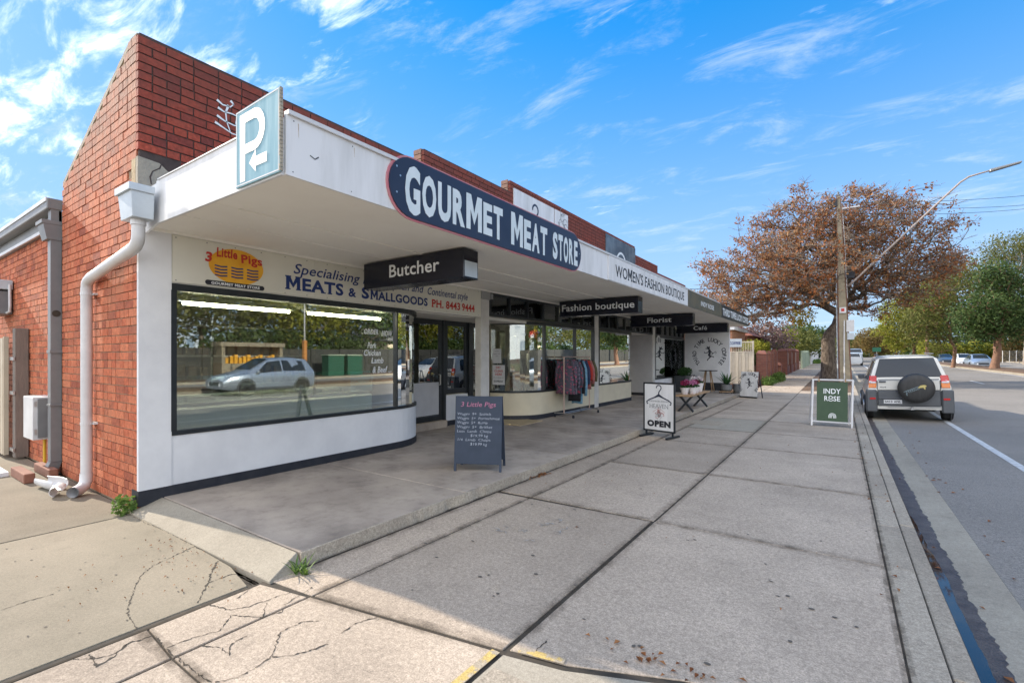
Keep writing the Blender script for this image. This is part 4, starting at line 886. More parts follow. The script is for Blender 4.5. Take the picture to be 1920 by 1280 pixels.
# café wall logo: ring of words with a running cat figure
def catlogo(mb, q, cx, cy, s):
    J = lambda pts, w: q.stroke(mb, [(cx+x*s, cy+y*s) for x, y in pts], [k*s for k in w])
    J([(-.02,.30),(.02,.20),(.04,.06),(-.02,-.08)], [.05,.13,.12,.10])                        # body
    J([(-.02,-.06),(.06,-.18),(-.06,-.30),(-.10,-.38)], [.11,.08,.05,.06]); J([(-.02,-.06),(.10,-.14),(.24,-.16),(.25,-.22)], [.1,.07,.05,.03])  # legs
    J([(.03,.18),(.14,.10),(.20,.0)], [.06,.04,.04]); J([(.02,.18),(-.10,.06),(-.22,.04),(-.27,.11)], [.06,.04,.04,.05])
    J([(.02,-.04),(.16,-.02),(.26,.06),(.36,.14),(.38,.06),(.34,.0)], [.03,.035,.03,.03,.03,.02])                                              # tail
    q.disc(mb, cx-.04*s, cy+.33*s, .085*s, .075*s, 14); q.poly(mb, [(cx-.12*s,cy+.37*s),(cx-.13*s,cy+.46*s),(cx-.06*s,cy+.40*s)]); q.poly(mb, [(cx-.02*s,cy+.40*s),(cx+.03*s,cy+.46*s),(cx+.04*s,cy+.36*s)]); q.stroke(mb, [(cx-.10*s,cy+.31*s),(cx-.19*s,cy+.30*s)], .05*s)
M['ink'] = mat('blue_black_print', (.03,.035,.05), None, rough=.6); M['inkg'] = mat('grey_print', (.16,.17,.19), None, rough=.6)
def logo(q, cx, cy, s, par):
    mb = MB(); catlogo(mb, q, cx, cy, s*.74); mb.build('logo_figure', M['ink'], par)
    mb = MB(); write_arc(mb, q, 'THIRD TIME LUCKY COFFEE', cx, cy, s*.52, 222, -42, s*.165, .85, .025); mb.build('lettering', M['ink'], par)
t = thing('wall_logo', 'ring of dark letters around a running cat on the white end wall', 'logo', (-4.58,21.33,1.2)); logo(PL((-5.59,21.34,0), X_, Z_, .003), 1.0, 1.63, 1.0, t)
t = thing('window_logo', 'small ring of dark letters on the glass of the café window', 'logo', (-5.58,20,1.3)); MB().box(-5.633,-5.630,18.6,21.25,.72,2.2).build('frosting', glass_mat('frosted_film', .12, (.62,.70,.74)), t); logo(PL((-5.59,19.9,0), (0,1,0), Z_, .003), 0, 1.5, 1.1, t)
# coffee sign on the lattice fence
t = thing('coffee_sign', 'small pale blue sign reading COFFEE fixed to the lattice screen beyond the shops', 'sign', (-4.3,26.3,2.0)); fixbox(t, 'panel', M['galv'], -4.74,-4.1,26.28,26.31,2.0,2.42); mb = MB(); write(mb, PL((-4.74,26.28,2.0), X_, Z_, .004), 'COFFEE', .06, .13, .52, .14, .03); mb.build('lettering', M['navyb'], t)

# ================================================================ PIPES ON THE SIDE WALL
t = thing('rainwater_head', 'pale blue-white box rainwater head at the brick corner with white pipe below', 'rainwater head', (-5.35,1.66,2.75))
MB().hexa([(-5.50,1.59,2.76),(-5.215,1.59,2.76),(-5.215,1.752,2.76),(-5.50,1.752,2.76)], [(-5.53,1.575,2.99),(-5.20,1.575,2.99),(-5.20,1.752,2.99),(-5.53,1.752,2.99)]).build('box', M['galv'], t, bevel=.003)
fixbox(t, 'rim', M['galv'], -5.55,-5.185,1.555,1.752,2.99,3.055, bev=.003)
t = thing('downpipe', 'white round plastic downpipe running down the brick corner to a cut elbow', 'downpipe', (-6.87,1.66,0))
mb = MB(); mb.tube([(-5.33,1.67,2.78),(-5.33,1.67,2.62),(-5.345,1.67,2.565),(-5.40,1.67,2.525),(-5.5,1.67,2.505),(-6.72,1.68,2.36),(-6.80,1.68,2.34),(-6.85,1.68,2.31),(-6.87,1.68,2.25),(-6.87,1.68,.20)], .052, 16); mb.build('pipe', M['pvc'], t, smooth='auto')
mb = MB(); mb.tube([(-6.87,1.68,.22),(-6.87,1.675,.13),(-6.85,1.65,.08),(-6.80,1.60,.06),(-6.72,1.53,.06)], [.058]*5, 16, False); mb.tube([(-6.87,1.68,.22),(-6.87,1.675,.13),(-6.85,1.65,.08),(-6.80,1.60,.06),(-6.72,1.53,.06)][::-1], [.053]*5, 16, False); mb.build('elbow', M['pvc'], t, smooth='auto')
for z in (2.18,.75): mb = MB(); mb.lathe([(.056,0),(.056,.03)], (-6.87,1.68,z), 16); mb.box(-6.93,-6.78,1.72,1.756,z+.005,z+.025); mb.build('clip', M['pvc'], t)
MB().lathe([(.06,0),(.06,.05)], (-5.33,1.67,2.71), 16).build('collar', M['pvc'], t)
def offcut(nm, x, y, rz, r, L, lab, a0, a1):
    t = thing(nm, lab, 'pipe offcut', (x,y,.003), rz); mb = MB(); n = 14
    for j in range(5):
        rr = r*(1+.12*math.sin(j*1.2))
        for k in range(n+1):
            a = math.radians(a0+(a1-a0)*k/n); mb.v += [(rr*math.cos(a), L*j/4-L/2, r+rr*math.sin(a)), ((rr-.006)*math.cos(a), L*j/4-L/2, r+(rr-.006)*math.sin(a))]
    m = (n+1)*2
    for j in range(4):
        for k in range(n):
            a = j*m+2*k; mb.f += [(a,a+2,a+m+2,a+m),(a+1,a+m+1,a+m+3,a+3)]
    for j in (0,4):
        for k in range(n): a = j*m+2*k; mb.f.append((a,a+1,a+3,a+2))
    for j in range(4):
        for k in (0,n): a = j*m+2*k; mb.f.append((a,a+m,a+m+1,a+1))
    WM_ = WM[t]; o = bpy.data.objects.new('shell', None); bpy.data.objects.remove(o)
    mb.v = [tuple(WM_ @ Vector(v)) for v in mb.v]; mb.build('shell', M['pvc'], t)
offcut('pipe_offcut', -7.02, 1.48, 1.2, .055, .26, 'short cut piece of white pipe lying left of the downpipe elbow', 10, 250)
offcut('pipe_offcut', -7.42, 1.50, 1.75, .075, .42, 'split curled piece of white pipe lying against the terracotta blocks', 150, 395)
t = thing('square_downpipe', 'square grey painted downpipe with rain head beside the brick side wall', 'downpipe', (-8.3,1.7,0))
mb = MB(); mb.box(-8.33,-8.20,1.655,1.765,.17,3.0); mb.build('pipe', M['greym'], t, bevel=.004)
MB().hexa([(-8.40,1.60,.02),(-8.22,1.60,.02),(-8.22,1.72,.02),(-8.40,1.72,.02)], [(-8.33,1.655,.17),(-8.20,1.655,.17),(-8.20,1.765,.17),(-8.33,1.765,.17)]).build('shoe', M['greym'], t)
MB().hexa([(-8.42,1.62,2.98),(-8.19,1.62,2.98),(-8.19,1.765,2.98),(-8.42,1.765,2.98)], [(-8.46,1.585,3.17),(-8.185,1.585,3.17),(-8.185,1.765,3.17),(-8.46,1.765,3.17)]).build('rain_head', M['greym'], t); fixbox(t, 'rim', M['greym'], -8.48,-8.18,1.57,1.765,3.17,3.22, bev=.003)
fixbox(t, 'strap', M['greym'], -8.345,-8.185,1.648,1.768,1.55,1.59); fixbox(t, 'strap', M['greym'], -8.345,-8.185,1.648,1.768,.88,.9)
MB().lathe([(.042,0),(.042,.006)], (-8.202,1.71,2.05), 16, (1,0,0)).build('dark_hole', M['dirt'], t)
t = thing('gutter', 'grey box gutter and fascia along the lower brick wing at the left', 'gutter', (-12,1.7,3.2))
fixbox(t, 'gutter_trough', M['greym'], -16,-8.19,1.62,1.77,3.36,3.50, bev=.01); fixbox(t, 'fascia', M['greym'], -16,-8.2,1.735,1.775,3.17,3.355); fixbox(t, 'soffit_trim', M['pvc'], -16,-8.34,1.71,1.734,3.17,3.215); fixbox(t, 'front_lip', M['pvc'], -16,-8.2,1.61,1.622,3.455,3.505); fixbox(t, 'outlet', M['greym'], -8.33,-8.2,1.66,1.76,3.22,3.36)
t = thing('meter_box', 'white metal meter box on the brick wing with a yellow gas pipe under it', 'meter box', (-8.75,1.65,.43))
fixbox(t, 'box', M['pvc'], -9.02,-8.53,1.555,1.765,.43,.98, bev=.004); fixbox(t, 'side_cover', M['greym'], -8.528,-8.50,1.60,1.762,.46,.96)
M['gasy'] = mat('yellow_gas_pipe', (.66,.42,.03), None, rough=.5); MB().tube([(-8.70,1.70,.02),(-8.70,1.70,.43)], .017, 10).build('gas_pipe', M['gasy'], t)
mb = MB(); mb.box(-8.535,-8.52,1.57,1.6,.86,.93); mb.box(-8.535,-8.52,1.57,1.6,.50,.57); mb.build('hinge', M['steel'], t)
M['terra'] = mat('terracotta_block', (.20,.085,.055), (.26,.12,.08), 6, .9, bump=.4)
for (x0,x1,y0,y1,lab) in ((-8.62,-7.93,1.37,1.47,'front terracotta edging block on the drive below the grey downpipe'),(-8.72,-8.0,1.60,1.69,'rear terracotta edging block on the drive against the brick wall')):
    tag(MB().box(x0,x1,y0,y1,.0,.115).build('edging_block', M['terra'], bevel=.012, seg=2), lab, 'edging block', 'terracotta edging blocks')
tag(MB().box(-10.5,-8.65,1.22,1.36,-.01,.05).build('white_kerb_strip', M['white']), 'low white painted concrete strip on the driveway at the far left', 'kerb strip')
t = thing('side_gate', 'cream corrugated metal gate at the left edge of the brick wing', 'gate', (-10.9,1.4,0))
M['crm'] = mat('cream_metal', (.52,.44,.33), (.46,.39,.29), 4, .5)
for k in range(14): mb = MB().hexa([(-10.33-.17*k,1.54,.06),(-10.22-.17*k,1.54,.06),(-10.20-.17*k,1.57,.06),(-10.35-.17*k,1.57,.06)], [(-10.33-.17*k,1.54,1.78),(-10.22-.17*k,1.54,1.78),(-10.20-.17*k,1.57,1.78),(-10.35-.17*k,1.57,1.78)]).build('gate_rib', M['crm'], t)
mb = MB(); mb.box(-12.7,-10.19,1.57,1.585,.06,1.78); mb.box(-10.24,-10.18,1.55,1.6,.05,1.80); mb.build('gate_frame', M['crm'], t)
t = thing('gate_post', 'tall weathered grey timber gate post bolted to the brick wing', 'post', (-10.0,1.7,0)); M['gtim'] = mat('grey_timber', (.22,.18,.15), (.16,.135,.115), 5, .85, stretch=(6,6,.7), bump=.4)
fixbox(t, 'post', M['gtim'], -10.06,-9.90,1.62,1.765,.03,1.92, bev=.006); mb = MB()
for z in (1.45,.95,.12): mb.box(-10.12,-9.885,1.60,1.618,z,z+.05)
mb.build('strap', M['steel'], t)
t = thing('wall_unit', 'grey box unit with a curved conduit high on the brick wing at the left edge', 'wall unit', (-10.6,1.6,2.4)); fixbox(t, 'casing', M['greym'], -11.7,-10.95,1.50,1.765,2.18,2.55, bev=.01); fixbox(t, 'cover', M['galv'], -11.75,-10.9,1.47,1.765,2.57,2.72, bev=.01); MB().tube([(-10.88,1.72,2.65),(-10.86,1.72,2.3),(-10.88,1.72,2.22),(-10.96,1.7,2.2)], .018, 8).build('conduit', M['pvc'], t)

# ================================================================ PAVEMENT OBJECTS
M['slate'] = mat('blue_chalkboard', (.028,.042,.068), (.038,.054,.085), 5, .7)
M['chalkw'] = mat('chalk_white', (.46,.50,.56), (.28,.33,.40), 60, .9); M['chalkp'] = mat('chalk_pink', (.45,.18,.28), None, rough=.9)
P0 = Vector((-3.92,4.43,.1)); P1_ = Vector((-3.40,4.70,.1)); r = (P1_-P0).normalized(); n = Vector((r.y,-r.x,0)); a0 = math.atan2(r.y, r.x)
t = thing('chalkboard', 'dark blue A-frame chalkboard with handwritten wagyu and lamb prices on the porch', 'chalkboard', tuple((P0+P1_)/2), a0)
def board(t, P0, r, n, wdt, h, lean, th, m, name, z0=.0):
    u = (Vector((0,0,1))-n*lean).normalized(); q = PL(P0+Vector((0,0,z0)), r, u, 0); lo = [(0,0),(wdt,0),(wdt,h),(0,h)]
    MB().hexa([tuple(Vector(q.p(*p))-q.n*th) for p in lo], [q.p(*p) for p in lo]).build(name, m, t, bevel=.004); return PL(P0+Vector((0,0,z0)), r, u, .004), u
q, u = board(t, P0, r, n, .59, .83, .12, .018, M['slate'], 'front_board', .09)
mb = MB()
for x in (.0,.56): mb.beam(P0+r*(x+.015)-u*.0+Vector((0,0,.0)), P0+r*(x+.015)+u*.1+Vector((0,0,.0)), .03, .018, up=n)
for x in (.0,.56): mb.beam(P0+r*(x+.015)-n*.36, P0+r*(x+.015)-n*.12+Vector((0,0,.91)), .03, .018, up=n)
mb.build('leg', M['slate'], t)
mb = MB(); A_ = [tuple(P0-n*.33+r*x+Vector((0,0,z))+n*(.22*z/.9)) for x, z in ((0,.09),(.59,.09),(.59,.9),(0,.9))]; mb.hexa([tuple(Vector(a)-n*.015) for a in A_], A_); mb.build('rear_board', M['slate'], t)
mb = MB(); write(mb, q, '3 Little Pigs', .07, .70, .44, .06, .0, .15); mb.build('lettering', M['chalkp'], t)
mb = MB(); y = .595
for s_, x, w in (('Wagyu  9+  Scotch',.03,.42),('Wagyu  5+  Porterhouse',.03,.53),('Wagyu  5+  Rump',.03,.38),('Wagyu  5+  Brisket',.03,.44),('Loin  Lamb  Chops',.03,.43),('$19.99 kg',.2,.22),('1/4  Lamb  Chops',.04,.41),('$19.99 kg',.2,.21)):
    write(mb, q, s_, x, y, w, .033, -.003, .12, jit=.05); y -= .053 if '$' not in s_ else .05
mb.build('lettering', M['chalkw'], t)
# OPEN sign
t = thing('pavement_sign', 'white black-framed pavement sign with coat hanger drawing and the word OPEN at the porch edge', 'sign', (-2.8,8.9,0), math.radians(-10))
r = Vector((math.cos(math.radians(-12)), math.sin(math.radians(-12)), 0)); n = Vector((r.y,-r.x,0)); P0 = Vector((-3.13,9.0,0)); q0 = PL(P0+Vector((0,0,.10)), r, Z_, 0)
MB().hexa([tuple(Vector(q0.p(*p))-q0.n*.02) for p in ((.03,.03),(.62,.03),(.62,.89),(.03,.89))], [q0.p(*p) for p in ((.03,.03),(.62,.03),(.62,.89),(.03,.89))]).build('panel', M['whitep'], t)
mb = MB()
for a, b in (((.015,0),(.015,.92)),((.635,0),(.635,.92)),((0,.015),(.65,.015)),((0,.905),(.65,.905))): mb.beam(Vector(q0.p(*a))-n*.01, Vector(q0.p(*b))-n*.01, .03, .03, up=n)
mb.build('frame', M['frame'], t, bevel=.003)
for x in (.06,.6): mb = MB(); mb.beam(P0+r*x+n*.22+Vector((0,0,.02)), P0+r*x-n*.24+Vector((0,0,.02)), .045, .03); mb.beam(P0+r*x-n*.01+Vector((0,0,.02)), P0+r*x-n*.01+Vector((0,0,.1)), .03, .03, up=n); mb.build('foot', M['frame'], t)
q = PL(P0+Vector((0,0,.10)), r, Z_, .004); mb = MB(); hanger(mb, q, .325, .62, .48); mb.build('hanger_drawing', M['navy'], t)
mb = MB(); write(mb, q, 'OPEN', .085, .10, .48, .105, .07); mb.build('lettering', M['lk'], t)
mb = MB(); write(mb, q, 'FASHION FROM', .13, .555, .39, .03, .0, 0, .03); write(mb, q, 'HEAVEN', .13, .44, .39, .085, -.01, 0, .07); mb.build('lettering', M['inkg'], t)
M['redl'] = mat('soft_red_print', (.5,.22,.20), None, rough=.6); mb = MB(); filigree(mb, q, .325, .36, .30, 4); q.stroke(mb, [(.20,.36),(.325,.45),(.45,.36)], .006); q.stroke(mb, [(.24,.33),(.325,.40),(.41,.33)], .005); mb.build('filigree', M['redl'], t)
mb = MB(); filigree(mb, q, .325, .30, .22, 8); q.stroke(mb, [(.25,.30),(.325,.2),(.40,.30)], .005); mb.build('filigree', M['inkg'], t)
# INDY ROSE sign
M['dgreen'] = mat('dark_green_banner', (.030,.065,.030), (.038,.075,.035), 6, .6)
t = thing('pavement_sign', 'white tubular A-frame with a dark green banner reading INDY ROSE near the kerb', 'sign', (-.15,12.55,0))
A = lambda x, y, z: (x, y, z)
mb = MB()
for x in (-.53,.19): mb.beam((x,12.36,0),(x+.02,12.56,1.0),.032,.032)
mb.beam((-.53,12.38,.1),(.19,12.38,.1),.028,.028); mb.beam((-.53,12.56,1.0),(.23,12.56,1.0),.034,.034); mb.build('front_frame', M['pvc'], t)
mb = MB()
for x in (-.60,.14): mb.beam((x,12.95,0),(x+.08,12.60,.99),.03,.03)
mb.beam((-.60,12.91,.1),(.15,12.91,.1),.026,.026); mb.beam((-.545,12.44,.42),(-.56,12.80,.42),.01,.02); mb.build('rear_frame', M['pvc'], t)
r = Vector((1,0,0)); u = Vector((0,.2,.98)).normalized(); q = PL((-.44,12.372,.115), r, u, 0); MB().hexa([tuple(Vector(q.p(*p))-q.n*.006) for p in ((0,0),(.56,0),(.56,.86),(0,.86))], [q.p(*p) for p in ((0,0),(.56,0),(.56,.86),(0,.86))]).build('banner', M['dgreen'], t)
q = PL((-.44,12.372,.115), r, u, .004); mb = MB(); write(mb, q, 'INDY', .125, .60, .31, .115, .01); write(mb, q, 'R', .14, .44, .065, .11, .01); write(mb, q, 'SE', .305, .44, .12, .11, .01)
q.ring(mb, .255, .515, .032, .014); q.stroke(mb, [(.21,.47),(.23,.445),(.255,.437),(.28,.445),(.30,.47)], .014)
for rr in (.062,.04,.02): q.stroke(mb, [(.285-rr,.07),(.285-rr,.11)]+[(.285+rr*math.cos(math.radians(a)),.11+rr*math.sin(math.radians(a))) for a in range(180,-1,-20)]+[(.285+rr,.07)], .011)
mb.build('lettering', M['lw'], t)
mb = MB()
for x in (-.40,.08): mb.box(x-.012,x+.012,12.52,12.585,.955,1.02)
mb.build('clip', M['timber'], t)
# café pavement sign
t = thing('pavement_sign', 'small white pavement sign with running cat logo beyond the flower bench', 'sign', (-2.76,19.15,gz(19)))
r = Vector((.91,-.41,0)).normalized(); n = Vector((r.y,-r.x,0)); g0 = gz(19.1); P0 = Vector((-3.08,19.29,g0)); q, u = board(t, P0, r, n, .66, .90, .1, .02, M['whitep'], 'front_board', .05)
mb = MB(); mb.beam(P0+Vector((0,0,.03)), P0+r*.66+Vector((0,0,.03)), .05, .05); mb.beam(P0-n*.35, P0-n*.12+Vector((0,0,.95)), .02,.03); mb.beam(P0-n*.35+r*.66, P0-n*.12+r*.66+Vector((0,0,.95)), .02,.03); mb.tube([P0+r*.25+u*.95,P0+r*.27+u*1.0,P0+r*.39+u*1.0,P0+r*.41+u*.95], .008, 6); mb.build('frame', M['frame'], t)
logo(q, .33, .47, .62, t)
# clothes rack and its garments
M['copper'] = mat('rack_tube', (.55,.40,.34), None, rough=.35, metal=.4)
t = thing('clothes_rack', 'rolling metal clothes rack standing outside the boutique window', 'clothes rack', (-5.28,10.2,.1))
RY0, RY1, RX = 9.75, 11.1, -5.26
mb = MB(); 
for y in (RY0, RY1): mb.tube([(RX,y,.2),(RX,y,1.5)], .014, 8)
mb.tube([(RX,RY0-.03,1.5),(RX,RY1+.03,1.5)], .013, 8); mb.build('frame', M['copper'], t)
mb = MB()
for y in (RY0, RY1): mb.tube([(RX-.25,y,.2),(RX+.25,y,.2)], .013, 8)
for dx in (-.06,.06): mb.tube([(RX+dx,RY0,.2),(RX+dx,RY1,.2)], .009, 6)
mb.build('base', M['steel'], t)
for y in (RY0, RY1):
    for dx in (-.24,.24): MB().lathe([(.0,-.014),(.035,-.014),(.035,.014),(0,.014)], (RX+dx,y,.137), 12, (1,0,0)).build('caster', M['lk'], t)
def fabric(name, c1, c2, sc=18, thr=(.45,.55)):
    return mat(name, c1, c2, sc, .85, thr=thr, bump=.2)
def garment(y, L, w0, w1, m, lab, sleeves=True, z=1.43, pants=False, name='jacket', cat='jacket'):
    t = thing(name, lab, cat, (RX,y,z), group='garments on the rack'); rr = random.Random(int(y*1000)); mb = MB(); prof = []
    N_ = 10; rows = 9
    for j in range(rows+1):
        s = j/rows; zz = z-L*s; hw = (w0*(.45+.55*min(1,s*5)))*(1-s)+w1*s
        for k in range(N_):
            a = 2*math.pi*k/N_; d = .035+.018*math.sin(3*a+s*4+y*9); mb.v.append((RX+hw*math.cos(a), y+d*math.sin(a)*(1+.4*s)+.012*math.sin(5*s+k), zz+.01*math.sin(k*2)))
    for j in range(rows):
        for k in range(N_): mb.f.append((j*N_+k,(j+1)*N_+k,(j+1)*N_+(k+1)%N_,j*N_+(k+1)%N_))
    mb.f.append(tuple(range(N_))); mb.f.append(tuple(rows*N_+k for k in range(N_-1,-1,-1)))
    mb.build('body', m, t, smooth=True)
    if sleeves:
        for d in (-1,1): MB().tube([(RX+d*w0*.8,y,z-.03),(RX+d*(w0+.03),y+.02,z-.22),(RX+d*(w0+.05),y+.03,z-L*.55),(RX+d*(w0+.04),y+.02,z-L*.82)], [.05,.05,.042,.038], 8).build('sleeve', m, t, smooth=True)
    mb = MB(); mb.tube([(RX,y,z),(RX,y,z+.03),(RX+.012,y,z+.06),(RX,y,z+.082),(RX-.014,y,z+.075)], .003, 5); mb.tube([(RX-w0*.7,y,z-.03),(RX,y,z+.01),(RX+w0*.7,y,z-.03)], .005, 5); mb.build('hanger', M['lk'], t)
G = [(9.82,.78,.20,.25,fabric('floral_fabric',(.085,.085,.115),(.40,.08,.15),20,thr=(.54,.58)),'long grey floral print jacket with pink flowers, nearest on the clothes rack'),
 (9.96,.80,.21,.24,fabric('floral_fabric_dark',(.055,.055,.08),(.16,.15,.20),22),'long dark purple patterned jacket, second on the clothes rack'),
 (10.12,.78,.21,.25,fabric('floral_fabric_red',(.08,.08,.11),(.40,.06,.10),18,thr=(.54,.58)),'grey floral jacket with red flowers, third on the clothes rack'),
 (10.28,.98,.18,.17,fabric('black_fabric',(.012,.012,.016),(.02,.02,.026)),'long black garment in the middle of the clothes rack'),
 (10.42,1.05,.17,.15,fabric('denim_fabric',(.12,.28,.42),(.20,.36,.48)),'pale blue denim garment on the clothes rack'),
 (10.54,.72,.19,.2,fabric('navy_fabric',(.02,.03,.07),(.03,.04,.09)),'navy garment between the denim and red ones on the rack'),
 (10.66,.62,.20,.21,fabric('red_fabric',(.42,.035,.025),(.36,.03,.022)),'bright red jacket on the clothes rack'),
 (10.80,.72,.19,.2,fabric('pink_fabric',(.40,.16,.14),(.30,.10,.10)),'dusty pink garment behind the red jacket on the rack'),
 (10.94,.66,.2,.21,fabric('khaki_fabric',(.10,.09,.045),(.13,.115,.06)),'olive khaki jacket at the far end of the clothes rack')]
for g in G: garment(g[0], g[1], g[2], g[3], g[4], g[5])
# bench with flower pots
t = thing('bench', 'long low timber bench with crossed black legs on the porch', 'bench', (-3.28,13.4,.1))
mb = MB(); mb.box(-3.48,-3.28,12.35,14.45,.50,.535); mb.build('seat_plank', M['timber'], t, bevel=.004); MB().box(-3.275,-3.08,12.35,14.45,.50,.535).build('seat_plank', M['timber'], t, bevel=.004)
for y in (12.6,14.15): mb = MB(); mb.beam((-3.46,y,.1),(-3.12,y,.5),.05,.05); mb.beam((-3.10,y+.05,.1),(-3.44,y+.05,.5),.05,.05); mb.build('leg', M['frame'], t)
M['paperw'] = mat('white_wrap', (.72,.70,.70), (.6,.5,.5), 9, .8, thr=(.5,.7))
def petals(name, cols): return leaf_mat(name, cols, .3)
M['petp'] = petals('pink_petals', [(.55,.12,.30),(.65,.28,.45),(.45,.06,.20)]); M['petm'] = petals('maroon_petals', [(.22,.015,.06),(.35,.03,.10)]); M['petw'] = petals('white_petals', [(.7,.68,.66),(.6,.5,.5)]); M['leafg'] = leaf_mat('pot_leaves', [(.02,.06,.02),(.05,.11,.03),(.03,.08,.02)])
def leafcloud(c, r, n, size, rr, flat=0):
    """n small bent quads filling an ellipsoid"""
    mb = MB()
    for _ in range(n):
        while True:
            p = Vector((rr.uniform(-1,1), rr.uniform(-1,1), rr.uniform(-1,1)))
            if p.length <= 1: break
        p = Vector((c[0]+p.x*r[0], c[1]+p.y*r[1], c[2]+p.z*r[2])); s = size*rr.uniform(.6,1.3)
        a = Vector((rr.gauss(0,1), rr.gauss(0,1), rr.gauss(0,1)*(1-flat))).normalized(); b = a.cross(Vector((rr.gauss(0,1), rr.gauss(0,1), rr.gauss(0,1)))).normalized()
        mb.add([p-a*s*.5, p+b*s*.28, p+a*s*.5, p-b*s*.28], [(0,1,2,3)])
    return mb
rr = random.Random(5)
FL = [(12.75,-3.34,'petm','dark maroon cyclamen in a white wrapped pot, nearest on the bench'),(12.98,-3.20,'petp','pink cyclamen in a white wrapped pot at the front edge of the bench'),(13.12,-3.38,'petp','pale pink flowering pot plant behind the nearest pots on the bench'),(13.36,-3.22,'petm','small red flowering pot in the middle of the bench'),(13.62,-3.34,'petw','white flowering plant in a tall white wrap on the bench'),(13.9,-3.25,'petw','white orchid pot at the far part of the bench'),(14.2,-3.33,'petp','pink flowering pot at the far end of the bench')]
for y, x, pm, lab in FL:
    h = .17 if pm != 'petw' else .24; t = thing('flower_pot', lab, 'flower pot', (x,y,.536), group='wrapped flower pots on the bench')
    MB().lathe([(.07,0),(.075,.02),(.10,h*.7),(.125,h),(.11,h*.95),(.06,h*.8)], (x,y,.536), 12).build('wrap', M['paperw'], t)
    leafcloud((x,y,.536+h+.02), (.11,.11,.06), 60, .07, rr).build('leaves', M['leafg'], t); leafcloud((x,y,.536+h+.12), (.11,.11,.08), 90, .055, rr).build('flowers', M[pm], t)
# café furniture on the porch
t = thing('bar_table', 'small round-topped table with splayed pale timber legs against the logo wall', 'table', (-4.4,20.4,.1)); MB().lathe([(.36,0),(.36,.03)], (-4.45,20.5,.93), 24).build('table_top', M['frame'], t)
for a in (45,135,225,315): c, s = math.cos(math.radians(a)), math.sin(math.radians(a)); MB().beam((-4.45+.28*c,20.5+.28*s,.1),(-4.45+.12*c,20.5+.12*s,.93),.035,.035).build('leg', M['timber'], t)
t = thing('planter_box', 'low black planter box with dark green plants beside the café window', 'planter', (-5.2,20.2,.1)); fixbox(t, 'box', M['frame'], -5.5,-5.05,19.4,20.9,.1,.75, bev=.01); leafcloud((-5.28,20.15,.9), (.24,.75,.18), 500, .10, rr).build('plants', M['leafg'], t)
M['agave'] = leaf_mat('agave_leaves', [(.03,.09,.03),(.06,.15,.05),(.04,.11,.03)], .15, .45)
t = thing('potted_agave', 'spiky green agave in a dark pot at the far end of the porch', 'potted plant', (-3.62,19.9,.1))
fixbox(t, 'trolley', M['timber'], -3.88,-3.4,19.7,20.1,.15,.18); mb = MB()
for x in (-3.85,-3.43):
    for y in (19.73,20.07): mb.box(x-.02,x+.02,y-.02,y+.02,.1,.15)
mb.build('foot', M['frame'], t); MB().lathe([(.14,0),(.20,.06),(.21,.26),(.19,.26),(.17,.22)], (-3.64,19.9,.18), 18).build('pot', M['greym'], t)
mb = MB()
for k in range(34):
    a = k*2.4; el = rr.uniform(.45,1.35); L = rr.uniform(.4,.72); c, s = math.cos(a), math.sin(a); base = Vector((-3.64,19.9,.42)); p = []
    for j in range(5): q_ = j/4; p.append(base+Vector((c*math.cos(el)*L*q_, s*math.cos(el)*L*q_, math.sin(el)*L*q_-.15*q_*q_*L)))
    side = Vector((-s,c,0))
    for j in range(4): w0 = .035*(1-(j/4)**2)+.002; w1 = .035*(1-((j+1)/4)**2)+.002; mb.add([p[j]-side*w0,p[j]+side*w0,p[j+1]+side*w1,p[j+1]-side*w1], [(0,1,2,3)])
mb.build('leaves', M['agave'], t)
tag(MB().lathe([(.13,0),(.16,.1),(.17,.36),(.15,.36),(.13,.3)], (-3.28,20.1,.1), 16).build('empty_pot', M['greym']), 'tall dark pot beside the agave at the end of the porch', 'pot')
# weeds and fallen leaves
M['weed'] = leaf_mat('weed_leaves', [(.07,.14,.03),(.14,.22,.05),(.09,.17,.04)], .4)
tag(leafcloud((-5.66,1.66,.08), (.13,.10,.10), 210, .05, rr).build('weed', M['weed']), 'leafy green weed growing at the foot of the brick corner', 'weed')
mb = MB()
for k in range(30):
    a = rr.uniform(0,6.28); L = rr.uniform(.08,.17); b = Vector((-3.08+rr.uniform(-.05,.05),1.90+rr.uniform(-.04,.05),.0)); d = Vector((math.cos(a)*.6,math.sin(a)*.6,rr.uniform(.4,1))).normalized(); s = Vector((-math.sin(a),math.cos(a),0))*.007; mb.add([b-s,b+s,b+d*L*.6+s*.8,b+d*L*.6-s*.8,b+d*L+Vector((0,0,-.02))], [(0,1,2,3),(3,2,4)])
tag(mb.build('grass_tuft', M['weed']), 'bright green grass tuft at the front corner of the porch ramp', 'grass tuft')
mb = MB()
def litter(n, fx, fy, size=.05):
    for _ in range(n):
        x, y = fx(), fy(); z = (.103 if (x < -3.22 and 1.96 < y < 21) else (gut(x,y)+.006 if .55 < x < .97 else (.006+gz(y) if x < .55 else rz_(x,y)+.006))); a = rr.uniform(0,6.28); s = size*rr.uniform(.5,1.3); c, q_ = math.cos(a)*s, math.sin(a)*s
        mb.add([(x-c*.5,y-q_*.5,z),(x+q_*.3,y-c*.3,z+.008),(x+c*.5,y+q_*.5,z+.004),(x-q_*.3,y+c*.3,z+.012)], [(0,1,2,3)])
litter(32, lambda: rr.gauss(-.72,.16), lambda: rr.gauss(2.33,.05), .035); litter(22, lambda: rr.gauss(-3.13,.03), lambda: rr.gauss(5.15,.12), .05)
